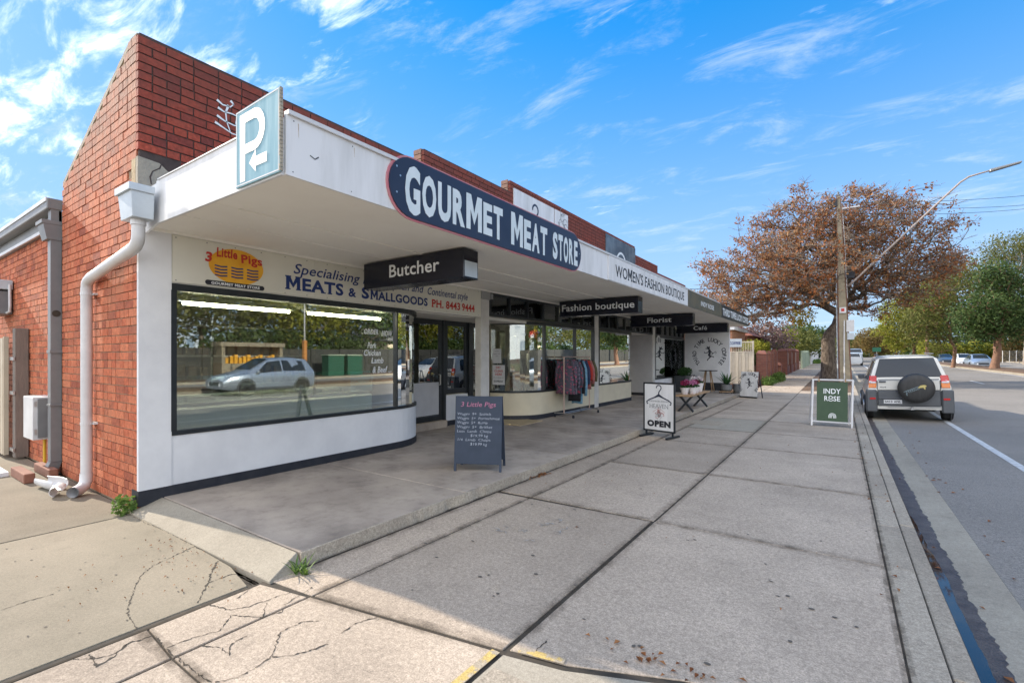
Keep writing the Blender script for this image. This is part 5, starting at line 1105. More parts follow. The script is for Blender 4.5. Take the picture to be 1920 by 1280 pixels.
litter(40, lambda: rr.uniform(.62,1.3), lambda: rr.uniform(3,14), .05); litter(30, lambda: rr.uniform(.2,.42), lambda: rr.uniform(3,16), .035); litter(60, lambda: rr.uniform(-3.1,.2), lambda: rr.uniform(3,16), .02)
litter(25, lambda: rr.uniform(-4.6,-3.3), lambda: rr.uniform(.8,1.6), .02); litter(60, lambda: rr.gauss(-4.0,.4), lambda: rr.gauss(1.55,.12), .018); litter(700, lambda: rr.uniform(-1.4,.4), lambda: rr.uniform(23.6,60), .09); litter(160, lambda: rr.uniform(-3.1,-1.4), lambda: rr.uniform(22,55), .07)
tag(mb.build('fallen_leaves', M['leafdry']), kind='stuff')
# ================================================================ SHOP CONTENTS
for y0, y1, lab in ((2.5,3.85,'lit fluorescent tube light inside the butcher window, nearer the brick corner'),(4.15,5.5,'lit fluorescent tube light inside the butcher window, farther along')):
    t = thing('tube_light', lab, 'light', (-6.55,(y0+y1)/2,2.2), group='fluorescent lights in the butcher window'); fixbox(t, 'housing', M['int_white'], -6.62,-6.50,y0-.06,y1+.06,2.175,2.23); MB().tube([(-6.56,y0,2.15),(-6.56,y1,2.15)], .019, 10).build('tube', M['tube'], t)
    mb = MB()
    for y in (y0, y1): mb.tube([(-6.56,y,2.23),(-6.56,y,2.82)], .006, 6)
    mb.build('hanger', M['steel'], t)
for y, x, lab in ((8.6,-8.2,'rear fluorescent ceiling light inside the boutique'),(10.2,-6.9,'front fluorescent ceiling light inside the boutique near the window'),(14.2,-6.9,'fluorescent ceiling light inside the florist'),(19.0,-6.9,'fluorescent ceiling light inside the café')):
    t = thing('tube_light', lab, 'light', (x,y,2.75)); fixbox(t, 'housing', M['int_white'], x-.06,x+.06,y-.7,y+.7,2.76,2.81); MB().tube([(x,y-.62,2.74),(x,y+.62,2.74)], .018, 10).build('tube', M['tube'], t)
M['cab'] = mat('cabinet_enamel', (.74,.80,.77), (.66,.72,.70), 2, .3)
t = thing('display_cabinet', 'long pale green-grey refrigerated meat cabinet behind the butcher window', 'cabinet', (-7,3.6,.1))
fixbox(t, 'base', M['cab'], -7.3,-6.25,2.1,5.1,.1,.92, bev=.03); fixbox(t, 'ledge', M['pvc'], -7.25,-6.28,2.15,5.05,.925,.955)
mb = MB()
for k in range(9): MB().box(-7.1,-6.5,2.22+.31*k,2.48+.31*k,.956,1.01).build('tray', M['whitep'] if k%2 else M['galv'], t)
mb.wall([(-6.24,2.12),(-6.24,5.08)], .955, 1.28, .008); mb.build('front_glass', M['glass2'], t); mb = MB()
for y in (2.12,4.05,5.08): mb.beam((-6.25,y,.955),(-6.25,y,1.29),.02,.03)
mb.build('upright', M['steel'], t)
t = thing('shelf_unit', 'dark shelf unit along the back wall inside the butcher shop', 'shelf', (-10.5,4,.1))
mb = MB()
for z in (.3,.9,1.5,2.1): mb.box(-10.95,-10.5,2.4,6.6,z,z+.04)
for y in (2.4,4.5,6.56): mb.box(-10.95,-10.5,y,y+.04,.1,2.3)
mb.build('frame', M['int_white'], t)
mb = MB(); random.seed(8)
for z in (.34,.94,1.54):
    y = 2.5
    while y < 6.4: w = random.uniform(.12,.3); mb.box(-10.9,-10.6,y,y+w,z,z+random.uniform(.15,.45)); y += w+.06
mb.build('stock', fabric('boxed_goods',(.22,.15,.10),(.30,.26,.20),4), t)
M['skinm'] = mat('mannequin_white', (.62,.60,.57), None, rough=.4)
def mannequin(x, y, m, lab):
    t = thing('mannequin', lab, 'mannequin', (x,y,.1)); MB().lathe([(.13,0),(.13,.015),(.02,.02),(.018,.6)], (x,y,.12), 14).build('stand', M['steel'], t)
    mb = MB()
    prof = [(.26,.20,.55),(.24,.17,.75),(.17,.12,.98),(.165,.12,1.05),(.13,.10,1.2),(.165,.115,1.35),(.185,.10,1.5),(.06,.06,1.56)]
    n = 16
    for a, b, z in prof:
        for k in range(n): q_ = 2*math.pi*k/n; w = 1+.06*math.sin(q_*5)*(1 if z < .9 else 0); mb.v.append((x+b*w*math.cos(q_), y+a*w*math.sin(q_), z+.12))
    for i in range(len(prof)-1):
        for k in range(n): mb.f.append((i*n+k,i*n+(k+1)%n,(i+1)*n+(k+1)%n,(i+1)*n+k))
    mb.build('dress', m, t, smooth=True)
    mb = MB(); mb.lathe([(.05,1.55),(.045,1.62),(.085,1.70),(.095,1.78),(.07,1.87),(.01,1.89)], (x,y,.12), 14)
    mb.build('head', M['skinm'], t, smooth=True)
    for d in (-1,1): MB().tube([(x,y+d*.19,1.58),(x+.03,y+d*.25,1.3),(x+.08,y+d*.24,1.05)], [.045,.038,.03], 10).build('arm', M['skinm'], t, smooth=True)
mannequin(-6.45, 9.45, fabric('cream_dress',(.55,.50,.42),(.45,.25,.18),6), 'mannequin in a cream and rust dress at the curved boutique glass')
mannequin(-6.5, 10.35, fabric('grey_dress',(.22,.22,.22),(.30,.30,.29),25), 'mannequin in a grey knitted dress in the middle of the boutique window')
mannequin(-6.7, 11.3, fabric('navy_dress',(.03,.04,.08),(.05,.06,.11),9), 'mannequin in a navy dress at the far side of the boutique window')
t = thing('lamp', 'dark red hanging lantern inside the boutique window', 'lamp', (-6.9,10.9,2)); MB().lathe([(.05,0),(.17,.08),(.2,.22),(.16,.34),(.04,.38)], (-6.8,11.0,1.85), 16).build('lamp_shade', M['red'], t); MB().tube([(-6.8,11,2.2),(-6.8,11,2.82)], .006, 6).build('cord', M['lk'], t)
t = thing('lamp', 'glowing amber pendant lamp among plants inside the florist window', 'lamp', (-6.4,13.6,2)); M['amber'] = mat('lit_amber_glass', (.9,.4,.05), None, rough=.4, emit=(1,.42,.05,2.5)); MB().lathe([(.03,0),(.14,.05),(.17,.14),(.1,.22),(.03,.24)], (-6.3,13.6,1.82), 16).build('lamp_shade', M['amber'], t); MB().tube([(-6.3,13.6,2.05),(-6.3,13.6,2.82)], .006, 6).build('cord', M['lk'], t)
rr = random.Random(15)
for k, (y, h, lab) in enumerate(((12.8,.5,'bushy green plant on the florist window ledge, nearest the timber pillar'),(13.4,.35,'small trailing plant on the florist window ledge below the amber lamp'),(13.95,.62,'tall leafy plant in the middle of the florist window'),(14.55,.42,'dark leafed plant at the far end of the florist window'))):
    t = thing('potted_plant', lab, 'potted plant', (-6.2,y,.72), group='plants in the florist window'); MB().lathe([(.08,0),(.11,.05),(.12,.18),(.1,.18)], (-6.2,y,.78), 14).build('pot', M['cream'], t); leafcloud((-6.2,y,.98+h/2), (.2,.22,h*.55), 160, .10, rr).build('leaves', M['leafg'], t)
t = thing('window_shelf', 'pale timber display ledge inside the florist window', 'shelf', (-6.2,13.6,.7)); fixbox(t, 'board', M['timber'], -6.5,-5.85,12.5,14.9,.74,.78)
t = thing('window_ornament', 'white teardrop ornament standing inside the café window', 'ornament', (-6.0,17.9,.7)); MB().tube([(-5.95,17.8,.74),(-5.95,17.72,.95),(-5.95,17.9,1.25),(-5.95,18.02,1.32),(-5.95,18.12,1.1),(-5.95,18.0,.9),(-5.95,18.2,.74)], .03, 8).build('ornament', M['pvc'], t); fixbox(t, 'shelf_board', M['timber'], -6.3,-5.8,17.4,21.1,.66,.70)
t = thing('curtain', 'pale green curtain hanging behind the café window', 'curtain', (-6.4,18.6,.8)); mb = MB(); pts = [(-6.35+.03*math.sin(k*1.3), 17.9+k*.045) for k in range(26)]; mb.wall(pts, .75, 2.3, .01); mb.build('cloth', fabric('curtain_cloth',(.34,.36,.28),(.26,.28,.22),3), t, smooth=True)
t = thing('clothes_rail', 'dark clothes rail full of navy garments inside the boutique', 'clothes rail', (-7.4,10.6,.1)); MB().tube([(-7.2,9.8,.1),(-7.2,9.8,1.5),(-7.2,11.6,1.5),(-7.2,11.6,.1)], .015, 8).build('rail', M['steel'], t); mb = MB()
for k in range(12): mb.box(-7.42,-6.98,9.9+k*.14,9.97+k*.14,.45+.05*(k%3),1.45)
mb.build('hung_clothes', M['navy'], t, bevel=.02)

# ================================================================ VEHICLES
M['silver'] = mat('champagne_silver_paint', (.66,.65,.60), (.60,.59,.55), 2, .3, .15, coat=.6)
M['silverb'] = mat('blue_silver_paint', (.36,.42,.50), None, rough=.3, metal=.5, coat=.6); M['carwhite'] = mat('white_car_paint', (.66,.68,.70), None, rough=.3, coat=.6); M['cardark'] = mat('dark_blue_car_paint', (.10,.14,.20), None, rough=.3, metal=.4, coat=.6)
M['clad'] = mat('grey_plastic_cladding', (.085,.092,.10), (.10,.107,.115), 5, .55); M['tyre'] = mat('tyre_rubber', (.015,.015,.016), (.025,.025,.025), 12, .85); M['cglass'] = mat('car_window_glass', (.02,.028,.038), None, rough=.06, spec=.45)
M['tail'] = mat('red_light_lens', (.55,.015,.015), None, rough=.15, coat=.5); M['amberl'] = mat('amber_light_lens', (.75,.20,.02), None, rough=.15, coat=.5); M['lens'] = mat('clear_light_lens', (.7,.72,.75), None, rough=.12); M['rim'] = mat('alloy_rim', (.42,.43,.44), None, rough=.3, metal=.8)
def car(x, y, z, rz, st, paint, label, wheels, wins, group=None, name='parked_car', cat='car', front=True, wr=.31):
    """st: stations (y, zbottom, zbelt, ztop, halfwidth, top halfwidth), rear at y=0, front at +y"""
    t = thing(name, label, cat, (x,y,z), rz, group); wm = WM[t]
    def L(mb): mb.v = [tuple(wm @ Vector(v)) for v in mb.v]; return mb
    mb = MB(); R = []
    for (yy, zb, zl, zt, w, wt) in st:
        h = [(w*.82,zb),(w*.96,zb+.10),(w,zb+(zl-zb)*.5),(w*.985,zl-.06),(w*.95,zl),(wt,zt-.05),(wt*.88,zt-.008),(wt*.45,zt+.012)]
        R.append([(a,yy,b) for a, b in h]+[(-a,yy,b) for a, b in reversed(h)])
    n = 16
    for r_ in R: mb.v += r_
    for i in range(len(R)-1):
        for k in range(n): mb.f.append((i*n+k,(i+1)*n+k,(i+1)*n+(k+1)%n,i*n+(k+1)%n))
    mb.f.append(tuple(range(n))); mb.f.append(tuple((len(R)-1)*n+k for k in range(n-1,-1,-1)))
    b = L(mb).build('body', paint, t, smooth=True); m = b.modifiers.new('es','EDGE_SPLIT'); m.split_angle = math.radians(32)
    def at(yy):
        for s0, s1 in zip(st[:-1], st[1:]):
            if s0[0] <= yy <= s1[0]: k = (yy-s0[0])/(s1[0]-s0[0]); return [p+(q-p)*k for p, q in zip(s0, s1)]
    for (ya, yb, ya2, yb2) in wins:      # bottom and top y extents of each side window
        for d in (-1, 1):
            P = []
            for yy, tt in ((ya,.10),(yb,.10),(yb2,.90),(ya2,.90)):
                s = at(yy); xx = s[4]*.95*(1-tt)+s[5]*tt; zz = s[2]*(1-tt)+(s[3]-.05)*tt; P.append((d*(xx+.008), yy, zz+.004))
            lo = [(p[0]-d*.02,p[1],p[2]) for p in P]; L(MB().hexa(lo, P)).build('side_window', M['cglass'], t)
    def screen(i, j, nm, k0=.08, k1=.92):
        a, c = st[i], st[j]; P = []
        for k, s in ((k0,-1),(k0,1),(k1,1),(k1,-1)):
            yy = a[0]+(c[0]-a[0])*k; zz = a[3]+(c[3]-a[3])*k; w = (a[5]+(c[5]-a[5])*k)*.86; P.append(Vector((s*w,yy,zz+.02)))
        nn = (P[1]-P[0]).cross(P[3]-P[0]).normalized(); nn = nn if nn.z > 0 else -nn
        L(MB().hexa([p-nn*.01 for p in P], [p+nn*.012 for p in P])).build(nm, M['cglass'], t)
    screen(0, 1, 'rear_window'); k = next(i for i in range(2, len(st)) if st[i][3] < st[i-1][3]-.25); screen(k-1, k, 'windscreen')
    wh = st[len(st)//2][4]
    for yy in wheels:
        for d in (-1, 1):
            L(MB().lathe([(wr+.055,0),(wr+.055,.02)], (d*(wh-.012)-.01,yy,wr+.02), 22, (1,0,0))).build('wheel_arch', M['clad'], t)
            wl_ = L(MB().lathe([(wr*.6,-.09),(wr*.95,-.1),(wr,-.07),(wr,.07),(wr*.95,.1),(wr*.6,.09)], (d*(wh-.06),yy,wr), 22, (1,0,0))).build('wheel', M['tyre'], t)
            rb = MB().lathe([(wr*.62,0),(wr*.6,.02),(.05,.03)], (d*(wh+.03)-(.03 if d > 0 else .0),yy,wr), 20, (d,0,0)); L(rb).build('rim', M['rim'], wl_)
    f = st[-1]
    for d in (-1, 1):
        L(MB().hexa([(d*.40,f[0]-.02,f[2]-.20),(d*.72,f[0]-.16,f[2]-.20),(d*.72,f[0]-.16,f[2]-.06),(d*.42,f[0]-.04,f[2]-.08)], [(d*.40,f[0]+.03,f[2]-.20),(d*.74,f[0]-.06,f[2]-.20),(d*.74,f[0]-.06,f[2]-.06),(d*.42,f[0]+.01,f[2]-.08)])).build('headlight', M['lens'], t)
        L(MB().box(d*(wh+.02)-.08,d*(wh+.02)+.08,st[k][0]-.32,st[k][0]-.22,st[k][2]+.0,st[k][2]+.13)).build('mirror', M['clad'] if paint is M['silver'] else paint, t, bevel=.02)
    L(MB().box(-.38,.38,f[0]-.05,f[0]+.012,f[1]+.12,f[1]+.26)).build('grille', M['lk'], t)
    return t, L
SUV = [(0,.30,.95,1.06,.83,.79),(.26,.30,.98,1.62,.85,.615),(.9,.28,.98,1.68,.86,.63),(1.9,.28,.98,1.67,.86,.62),(2.25,.28,.98,1.62,.86,.61),(2.85,.28,1.0,1.10,.85,.70),(3.65,.30,.92,.98,.84,.70),(3.88,.36,.75,.82,.76,.60)]
t, L = car(1.43, 15.72, rz_(1.4,16), math.radians(0), SUV, M['silver'], 'silver and grey four wheel drive parked at the kerb with covered spare wheel', (.62,3.15), ((.42,1.25,.52,1.22),(1.31,2.4,1.28,2.12)), name='parked_four_wheel_drive')
def lb(nm, m, *b, bev=.0, par=None): return L(MB().box(*b)).build(nm, m, par or t, bevel=bev)
for d in (-1, 1):
    x0, x1 = sorted((d*.63, d*.865)); lb('bumper_corner', M['clad'], x0,x1,-.045,.28,.22,.80, bev=.03); x0, x1 = sorted((d*.665, d*.785)); lb('reflector', M['tail'], x0,x1,-.055,-.04,.55,.595)
    a0_, a1_ = d*.63, d*.80
    L(MB().hexa([(a0_,-.02,.99),(a1_,.0,.99),(d*.795,.08,.99),(a0_,.05,.99)], [(d*.625,.012,1.16),(d*.775,.03,1.16),(d*.78,.1,1.16),(d*.625,.06,1.16)])).build('tail_light', M['tail'], t, bevel=.01)
    L(MB().hexa([(d*.64,-.028,.845),(d*.81,-.01,.845),(d*.80,.08,.845),(d*.64,.05,.845)], [(a0_,-.018,.985),(a1_,.002,.985),(d*.795,.08,.985),(a0_,.05,.985)])).build('tail_light', M['amberl'], t, bevel=.01)
    x0, x1 = sorted((d*.855, d*.885)); lb('side_cladding', M['clad'], x0,x1,.95,2.8,.30,.62, bev=.01)
    x0, x1 = sorted((d*.60, d*.63)); 
lb('tailgate_lower', M['clad'], -.622,.622,-.035,.06,.38,.775, bev=.02); lb('tailgate', M['silver'], -.622,.622,-.016,.06,.785,1.045, bev=.015)

for d in (-1, 1): x0, x1 = sorted((d*.645, d*.775)); lb('reversing_light', M['lens'], x0,x1,-.026,.0,.97,1.01, bev=.006)
lb('tailgate_gap', M['lk'], -.626,-.622,-.03,.0,.40,1.04); lb('tailgate_gap', M['lk'], .622,.626,-.03,.0,.40,1.04); lb('tailgate_gap', M['lk'], -.62,.62,-.019,-.017,.774,.786); L(MB().tube([(-.1,.03,1.10),(.3,.13,1.30)], .008, 5)).build('wiper', M['lk'], t); L(MB().tube([(-.56,.4,1.70),(-.56,1.9,1.72)], .018, 6)).build('roof_rail', M['clad'], t); L(MB().tube([(.56,.4,1.70),(.56,1.9,1.72)], .018, 6)).build('roof_rail', M['clad'], t)
lb('number_plate_ledge', M['clad'], -.60,-.02,-.06,-.03,.56,.60, bev=.01); pl_ = lb('number_plate', M['whitep'], -.50,-.13,-.045,-.038,.445,.545)
q = PL(WM[t] @ Vector((-.50,-.045,.445)), X_, Z_, .003); mb = MB(); write(mb, q, 'S413', .025, .025, .15, .055, .02); write(mb, q, 'ANL', .205, .025, .14, .055, .02); mb.build('lettering', M['lk'], pl_)
lb('tow_bar', M['steel'], -.42,.62,-.03,.02,.35,.378, bev=.005); L(MB().lathe([(.03,0),(.03,.05),(.022,.06)], (.06,-.10,.31), 12)).build('tow_ball', M['steel'], t); lb('tow_tongue', M['steel'], .03,.09,-.13,-.03,.30,.335)
lb('tailgate_handle', M['clad'], -.585,-.44,-.05,-.02,.985,1.03, bev=.01); L(MB().tube([(-.6,-.028,1.062),(.6,-.028,1.062)], .010, 6)).build('window_seal', M['lk'], t)
sw = L(MB().lathe([(.02,-.17),(.24,-.165),(.33,-.145),(.362,-.10),(.368,-.03),(.362,.04),(.34,.07)], (.14,-.14,.845), 40, (0,1,0))); M['vinyl'] = mat('black_vinyl_cover', (.022,.022,.022), (.035,.034,.033), 5, .5, bump=.8, bscale=9, stretch=(3,3,.6)); swo = sw.build('spare_wheel_cover', M['vinyl'], t, smooth=True)
q = PL(WM[t] @ Vector((.14,-.312,.845)), (1,0,.28), (-.28,0,1), .004); M['pblu2'] = mat('pale_blue_print', (.22,.30,.33), None, rough=.6); M['pyel'] = mat('yellow_print', (.55,.45,.16), None, rough=.6)
mb = MB()
for k in range(6): q.ring(mb, -.20+.045*k, -.035+.006*k, .022, .008, 20*k, 20*k+290, 12)
q.stroke(mb, [(-.27,-.02),(-.2,.0),(.05,.04)], .008); q.stroke(mb, [(-.22,-.06),(-.23,-.12)], .012); mb.build('script_motif', M['pblu2'], swo)
mb = MB(); q.poly(mb, [(.02,.01),(.09,.055),(.16,.05),(.19,.03),(.20,.0),(.17,-.005),(.155,-.06),(.135,-.055),(.13,-.01),(.08,-.005)]); mb.build('animal_motif', M['pyel'], swo)
mb = MB(); write(mb, PL(WM[t] @ Vector((-.57,-.02,.85)), X_, Z_, .004), '4x4', 0, 0, .13, .035, .02); mb.build('lettering', M['clad'], t)
HAT = [(0,.25,.85,.98,.80,.72),(.28,.22,.88,1.42,.84,.58),(1.0,.22,.90,1.50,.845,.58),(1.9,.22,.88,1.46,.845,.57),(2.75,.22,.86,.98,.84,.66),(3.45,.24,.76,.80,.82,.64),(3.72,.3,.6,.66,.72,.52)]
SED = [(0,.28,.88,.95,.80,.68),(.55,.24,.90,1.02,.86,.66),(1.15,.22,.90,1.38,.88,.58),(2.0,.22,.88,1.44,.88,.58),(2.5,.22,.88,1.40,.88,.57),(3.35,.22,.86,.98,.88,.68),(4.2,.24,.76,.84,.86,.66),(4.5,.3,.6,.68,.74,.54)]
def pw(u, v, w): a = (u-960)/895.6; return (w*(Fv[0]+a*Rv[0]), w*(Fv[1]+a*Rv[1]), 1.5-(v-669)*w/895.6)
# oncoming cars beyond the median (they face the camera)
def far_car(u, vb, w, st, paint, lab, rz, grp=None, nm='car', Lc=4.5):
    x, y, z = pw(u, vb, w); c = thing; 
    return car(x-math.sin(rz)*-0, y+0, z, rz, st, paint, lab, (.75,Lc-1.05), ((.6,1.9,1.0,1.9),(1.95,3.0,1.98,2.5)) if st is SED else ((.45,1.4,.55,1.4),(1.46,2.5,1.48,2.1)), grp, nm)
G_ = 'cars beyond the median'
x, y, z = pw(1845,691,47); t1, _ = car(x, y+4.5, z, math.pi, SED, M['silverb'], 'blue-grey sedan facing the camera beyond the median, nearest of the far cars', (.85,3.55), ((.7,2.0,1.2,2.0),(2.05,3.1,2.08,2.55)), G_, 'oncoming_car')
x, y, z = pw(1814,688,53); car(x, y+3.7, z, math.pi, HAT, M['carwhite'], 'small white hatchback partly behind the blue-grey sedan beyond the median', (.6,2.9), ((.4,1.4,.5,1.4),(1.46,2.5,1.48,2.0)), G_, 'oncoming_car')
x, y, z = pw(1777,684,62); car(x, y+4.5, z, math.pi, SED, M['cardark'], 'dark blue sedan beyond the median just left of the slender tree trunk', (.85,3.55), ((.7,2.0,1.2,2.0),(2.05,3.1,2.08,2.55)), G_, 'oncoming_car')
x, y, z = pw(1601,685,56); car(x, y, gz(y)-.13, 0, HAT, M['carwhite'], 'white hatchback far down the road seen past the power pole', (.6,2.9), ((.4,1.4,.5,1.4),(1.46,2.5,1.48,2.0)), None, 'parked_car')
x, y, z = pw(1604,680,70); car(x, y, gz(y)-.13, 0, [(a,b,c+.25,d+.35,e,f+.1) for a,b,c,d,e,f in SUV], M['silverb'], 'grey van far down the road behind the white hatchback', (.62,3.15), ((.42,1.25,.52,1.22),(1.31,2.4,1.28,2.12)), None, 'parked_van', 'van')
car(8.5, 12.3, -.02, math.pi, HAT, M['silverb'], 'silver hatchback driving on the far lane opposite the shops, seen mirrored in the butcher window', (.6,2.9), ((.4,1.4,.5,1.4),(1.46,2.5,1.48,2.0)), None, 'passing_car')
car(8.0, 24.5, .0, math.pi, SED, M['carwhite'], 'white sedan opposite the boutique, seen mirrored in the shop door glass', (.85,3.55), ((.7,2.0,1.2,2.0),(2.05,3.1,2.08,2.55)), None, 'passing_car')

# ================================================================ TREES
def np_quads(name, Q, m, par, kind=None):
    Q = np.asarray(Q, dtype=np.float32); n = len(Q); me = bpy.data.meshes.new(name)
    V_ = Q.reshape(-1,3)
    if par is not None: im = np.array(WM[par].inverted()); V_ = V_ @ im[:3,:3].T.astype(np.float32)+im[:3,3].astype(np.float32)
    me.vertices.add(4*n); me.vertices.foreach_set('co', V_.ravel()); me.loops.add(4*n); me.loops.foreach_set('vertex_index', np.arange(4*n, dtype=np.int32)); me.polygons.add(n); me.polygons.foreach_set('loop_start', np.arange(0,4*n,4, dtype=np.int32))
    me.update(calc_edges=True); me.materials.append(m); o = bpy.data.objects.new(name, me); S.collection.objects.link(o)
    if par is not None: o.parent = par; WM[o] = WM[par]
    if kind: o['kind'] = kind
    return o
def leaves(C, per, spread, size, rng, aspect=.5, droop=0):
    n = len(C)*per; P = np.repeat(C, per, 0)+rng.normal(0, 1, (n,3))*np.array(spread)
    a = rng.normal(0,1,(n,3)); a[:,2] -= droop; a /= np.linalg.norm(a,axis=1)[:,None]; b = np.cross(a, rng.normal(0,1,(n,3))); b /= np.linalg.norm(b,axis=1)[:,None]
    s = (size*rng.uniform(.55,1.4,n))[:,None]; return np.stack([P-a*s*.5, P+b*s*aspect*.5, P+a*s*.5, P-b*s*aspect*.5], 1)
def tree(name, label, base, fork, ells, N, r0, leafm, barkm, per=8, spread=.22, size=.13, seed=1, twigs=0, lean=None, group=None, rmin=.012, aspect=.5, droop=0, tipk=1, rough=.12, thin=0):
    rng = np.random.default_rng(seed); t = thing(name, label, 'tree', base, 0, group)
    vol = np.array([e[3]*e[4]*e[5] for e in ells]); pr = vol/vol.sum(); pts = []
    for i in rng.choice(len(ells), N, p=pr):
        e = ells[i]; d = rng.normal(0,1,3); d /= np.linalg.norm(d); r_ = rng.uniform(.12,1)**.42
        r_ *= 1+rough*(math.sin(3.1*d[0]+5*d[2]+i)*math.sin(4.3*d[1]-3*d[2]+2*i)); f = np.array([d[0]*e[3], d[1]*e[4], d[2]*e[5]])*r_; pts.append(np.array([e[0]+f[0]*Rv[0]-f[1]*math.sin(YW), e[1]+f[0]*Rv[1]+f[1]*math.cos(YW), e[2]+f[2]]))
    pts = np.array(pts); fk = np.array(fork); pts = pts[np.argsort(np.linalg.norm(pts-fk,axis=1))]
    nodes = [fk]; par = [-1]; plen = [0.]
    A = np.zeros((N+1,3)); A[0] = fk; PLn = np.zeros(N+1)
    for k in range(N):
        p = pts[k]; D = np.linalg.norm(A[:k+1]-p,axis=1); c = D+.22*PLn[:k+1]; j = int(np.argmin(c)); A[k+1] = p; par.append(j); PLn[k+1] = PLn[j]+D[j]
    kids = np.zeros(N+1, int); area = np.zeros(N+1)
    for k in range(N, 0, -1):
        if area[k] == 0: area[k] = rmin**2.2
        area[par[k]] += area[k]; kids[par[k]] += 1
    rad = area**(1/2.2); rad *= min(1.0, r0*.78/rad[0]) if rad[0] > r0 else 1; rad = np.maximum(rad, rmin)
    sc = r0*.8/rad[0]; rad = np.where(rad > .03, rad*sc**np.clip((rad-.03)/max(1e-3,rad[0]-.03),0,1), rad)
    mb = MB(); bl = Vector(base); fv = Vector(fork); mid = (bl+fv)/2+Vector((rng.uniform(-.1,.1)*r0*3,0,0))
    mb.tube([bl-Vector((0,0,.1)), bl+Vector((0,0,.12)), bl+(fv-bl)*.18, mid, fv-Vector((0,0,r0*.5)), fv+Vector((0,0,r0*.3)), fv+Vector((0,0,r0*.8))], [r0*1.45,r0*1.2,r0*1.0,r0*.9,r0*.84,r0*.62,r0*.12], 14)
    mb.build('trunk', barkm, t, smooth=True)
    mb = MB()
    for k in range(1, N+1):
        j = par[k]; a, b = Vector(A[j]), Vector(A[k]); L_ = (b-a).length; ra, rb = min(rad[j], rad[k]*1.35), rad[k]
        m_ = (a+b)/2+Vector(rng.normal(0,1,3))*L_*.09; mb.tube([a,m_,b], [ra,(ra+rb)/2,rb], 6 if rb > .05 else (4 if rb > .02 else 3), False)
    if twigs:
        tw = MB()
        T_ = A[1:][kids[1:] <= 1]
        for p in T_:
            for _ in range(twigs):
                d = Vector(rng.normal(0,1,3)).normalized(); d.z = abs(d.z)*.6+.1; a = Vector(p); e = a+d*rng.uniform(.25,.75); tw.tube([a,(a+e)/2+Vector(rng.normal(0,.05,3)),e], [.011,.009,.006], 3, False)
        tw.build('twigs', M['barkg'], t)
    mb.build('branches', barkm, t, smooth=True)
    C = A[1:][kids[1:] <= tipk]
    if thin: ph = np.sin(C[:,0]*2.3+seed)*np.sin(C[:,1]*2.1+1)+np.sin(C[:,2]*2.9+C[:,0]*1.7); C = C[(ph > -thin) | (rng.uniform(0,1,len(C)) < .25)]
    np_quads('crown', leaves(C, per, spread, size, rng, aspect, droop), leafm, t, 'stuff' if False else None)
    return t
M['bark'] = mat('plane_tree_bark', (.075,.055,.04), (.16,.125,.095), 5, .95, bump=1.0, bscale=9, thr=(.42,.58), stretch=(2,2,.7)); M['barkg'] = mat('grey_twig_bark', (.30,.25,.205), (.20,.165,.13), 5, .9); M['barkr'] = mat('reddish_bark', (.24,.13,.08), (.16,.09,.06), 5, .9, bump=.5)
M['leafb'] = leaf_mat('brown_autumn_leaves', [(.20,.07,.03),(.42,.15,.05),(.17,.075,.038),(.44,.23,.09),(.30,.16,.075)], .35)
M['leafo'] = leaf_mat('olive_brown_leaves', [(.14,.10,.035),(.20,.15,.05),(.26,.17,.06)], .35)
M['leafy'] = leaf_mat('yellow_green_leaves', [(.12,.15,.025),(.26,.27,.035),(.40,.36,.055)], .45); M['leafd'] = leaf_mat('dark_green_leaves', [(.03,.06,.02),(.065,.11,.03),(.12,.16,.045)], .3); M['leafm'] = leaf_mat('mid_green_leaves', [(.055,.075,.022),(.14,.155,.038),(.25,.23,.06)], .4)
bz = gz(33.6)
def vw(du, d, z): return (-.57+du*Rv[0]-d*math.sin(YW), 33.6+du*Rv[1]+d*math.cos(YW), z)
E_ = []
for du, z, ru, rz2, d, rd in ((-3.8,6.0,3.6,2.4,0,4.2),(-1.0,7.4,4.0,3.2,0,4.4),(2.4,7.6,4.2,2.9,0,4.2),(5.4,6.7,2.7,1.1,.3,2.6),(2.2,10.0,2.1,1.5,0,2.0),(-2.2,9.3,2.2,1.5,0,2.2),(3.0,5.0,2.8,1.1,.4,2.6),(-4.6,4.6,2.6,1.2,.2,2.6),(6.9,6.9,1.4,.7,.2,1.2),(-6.0,6.2,1.4,1.5,0,1.6)):
    E_.append((*vw(du,d,z),ru,rd,rz2))
tree('plane_tree', 'large spreading street tree with brown autumn leaves and thick dark trunk beside the power pole', (-.57,33.6,bz), (-.62,33.7,bz+2.5), E_, 2500, .42, M['leafb'], M['bark'], per=28, spread=(.19,.19,.16), size=.15, seed=4, twigs=7, rmin=.016, rough=.34, thin=.6)
yl = thing('yellow_leaf_clump', 'small cluster of bright yellow leaves low on the large brown tree', 'foliage', (-1.9,33.5,4)) if False else None
def gtree(name, label, u, vb, w, crown, N, r0, lm, seed, per=24, size=.20, spread=.34, bark='barkr', fk=.45, group=None):
    bx, by, bz_ = pw(u, vb, w); s = w/895.6; E = []
    for cu, cv, ru, rv in crown: cx_, cy_, cz_ = pw(cu, cv, w); E.append((cx_,cy_,cz_,ru*s,max(ru*s*.8,1),rv*s))
    zt = min(e[2]-e[5]*.6 for e in E); return tree(name, label, (bx,by,bz_), (bx+.15,by,max(bz_+.8,zt)), E, N, r0, lm, M[bark], per, spread, size, seed, group=group, rmin=.012)
gt = 'green trees along the median'
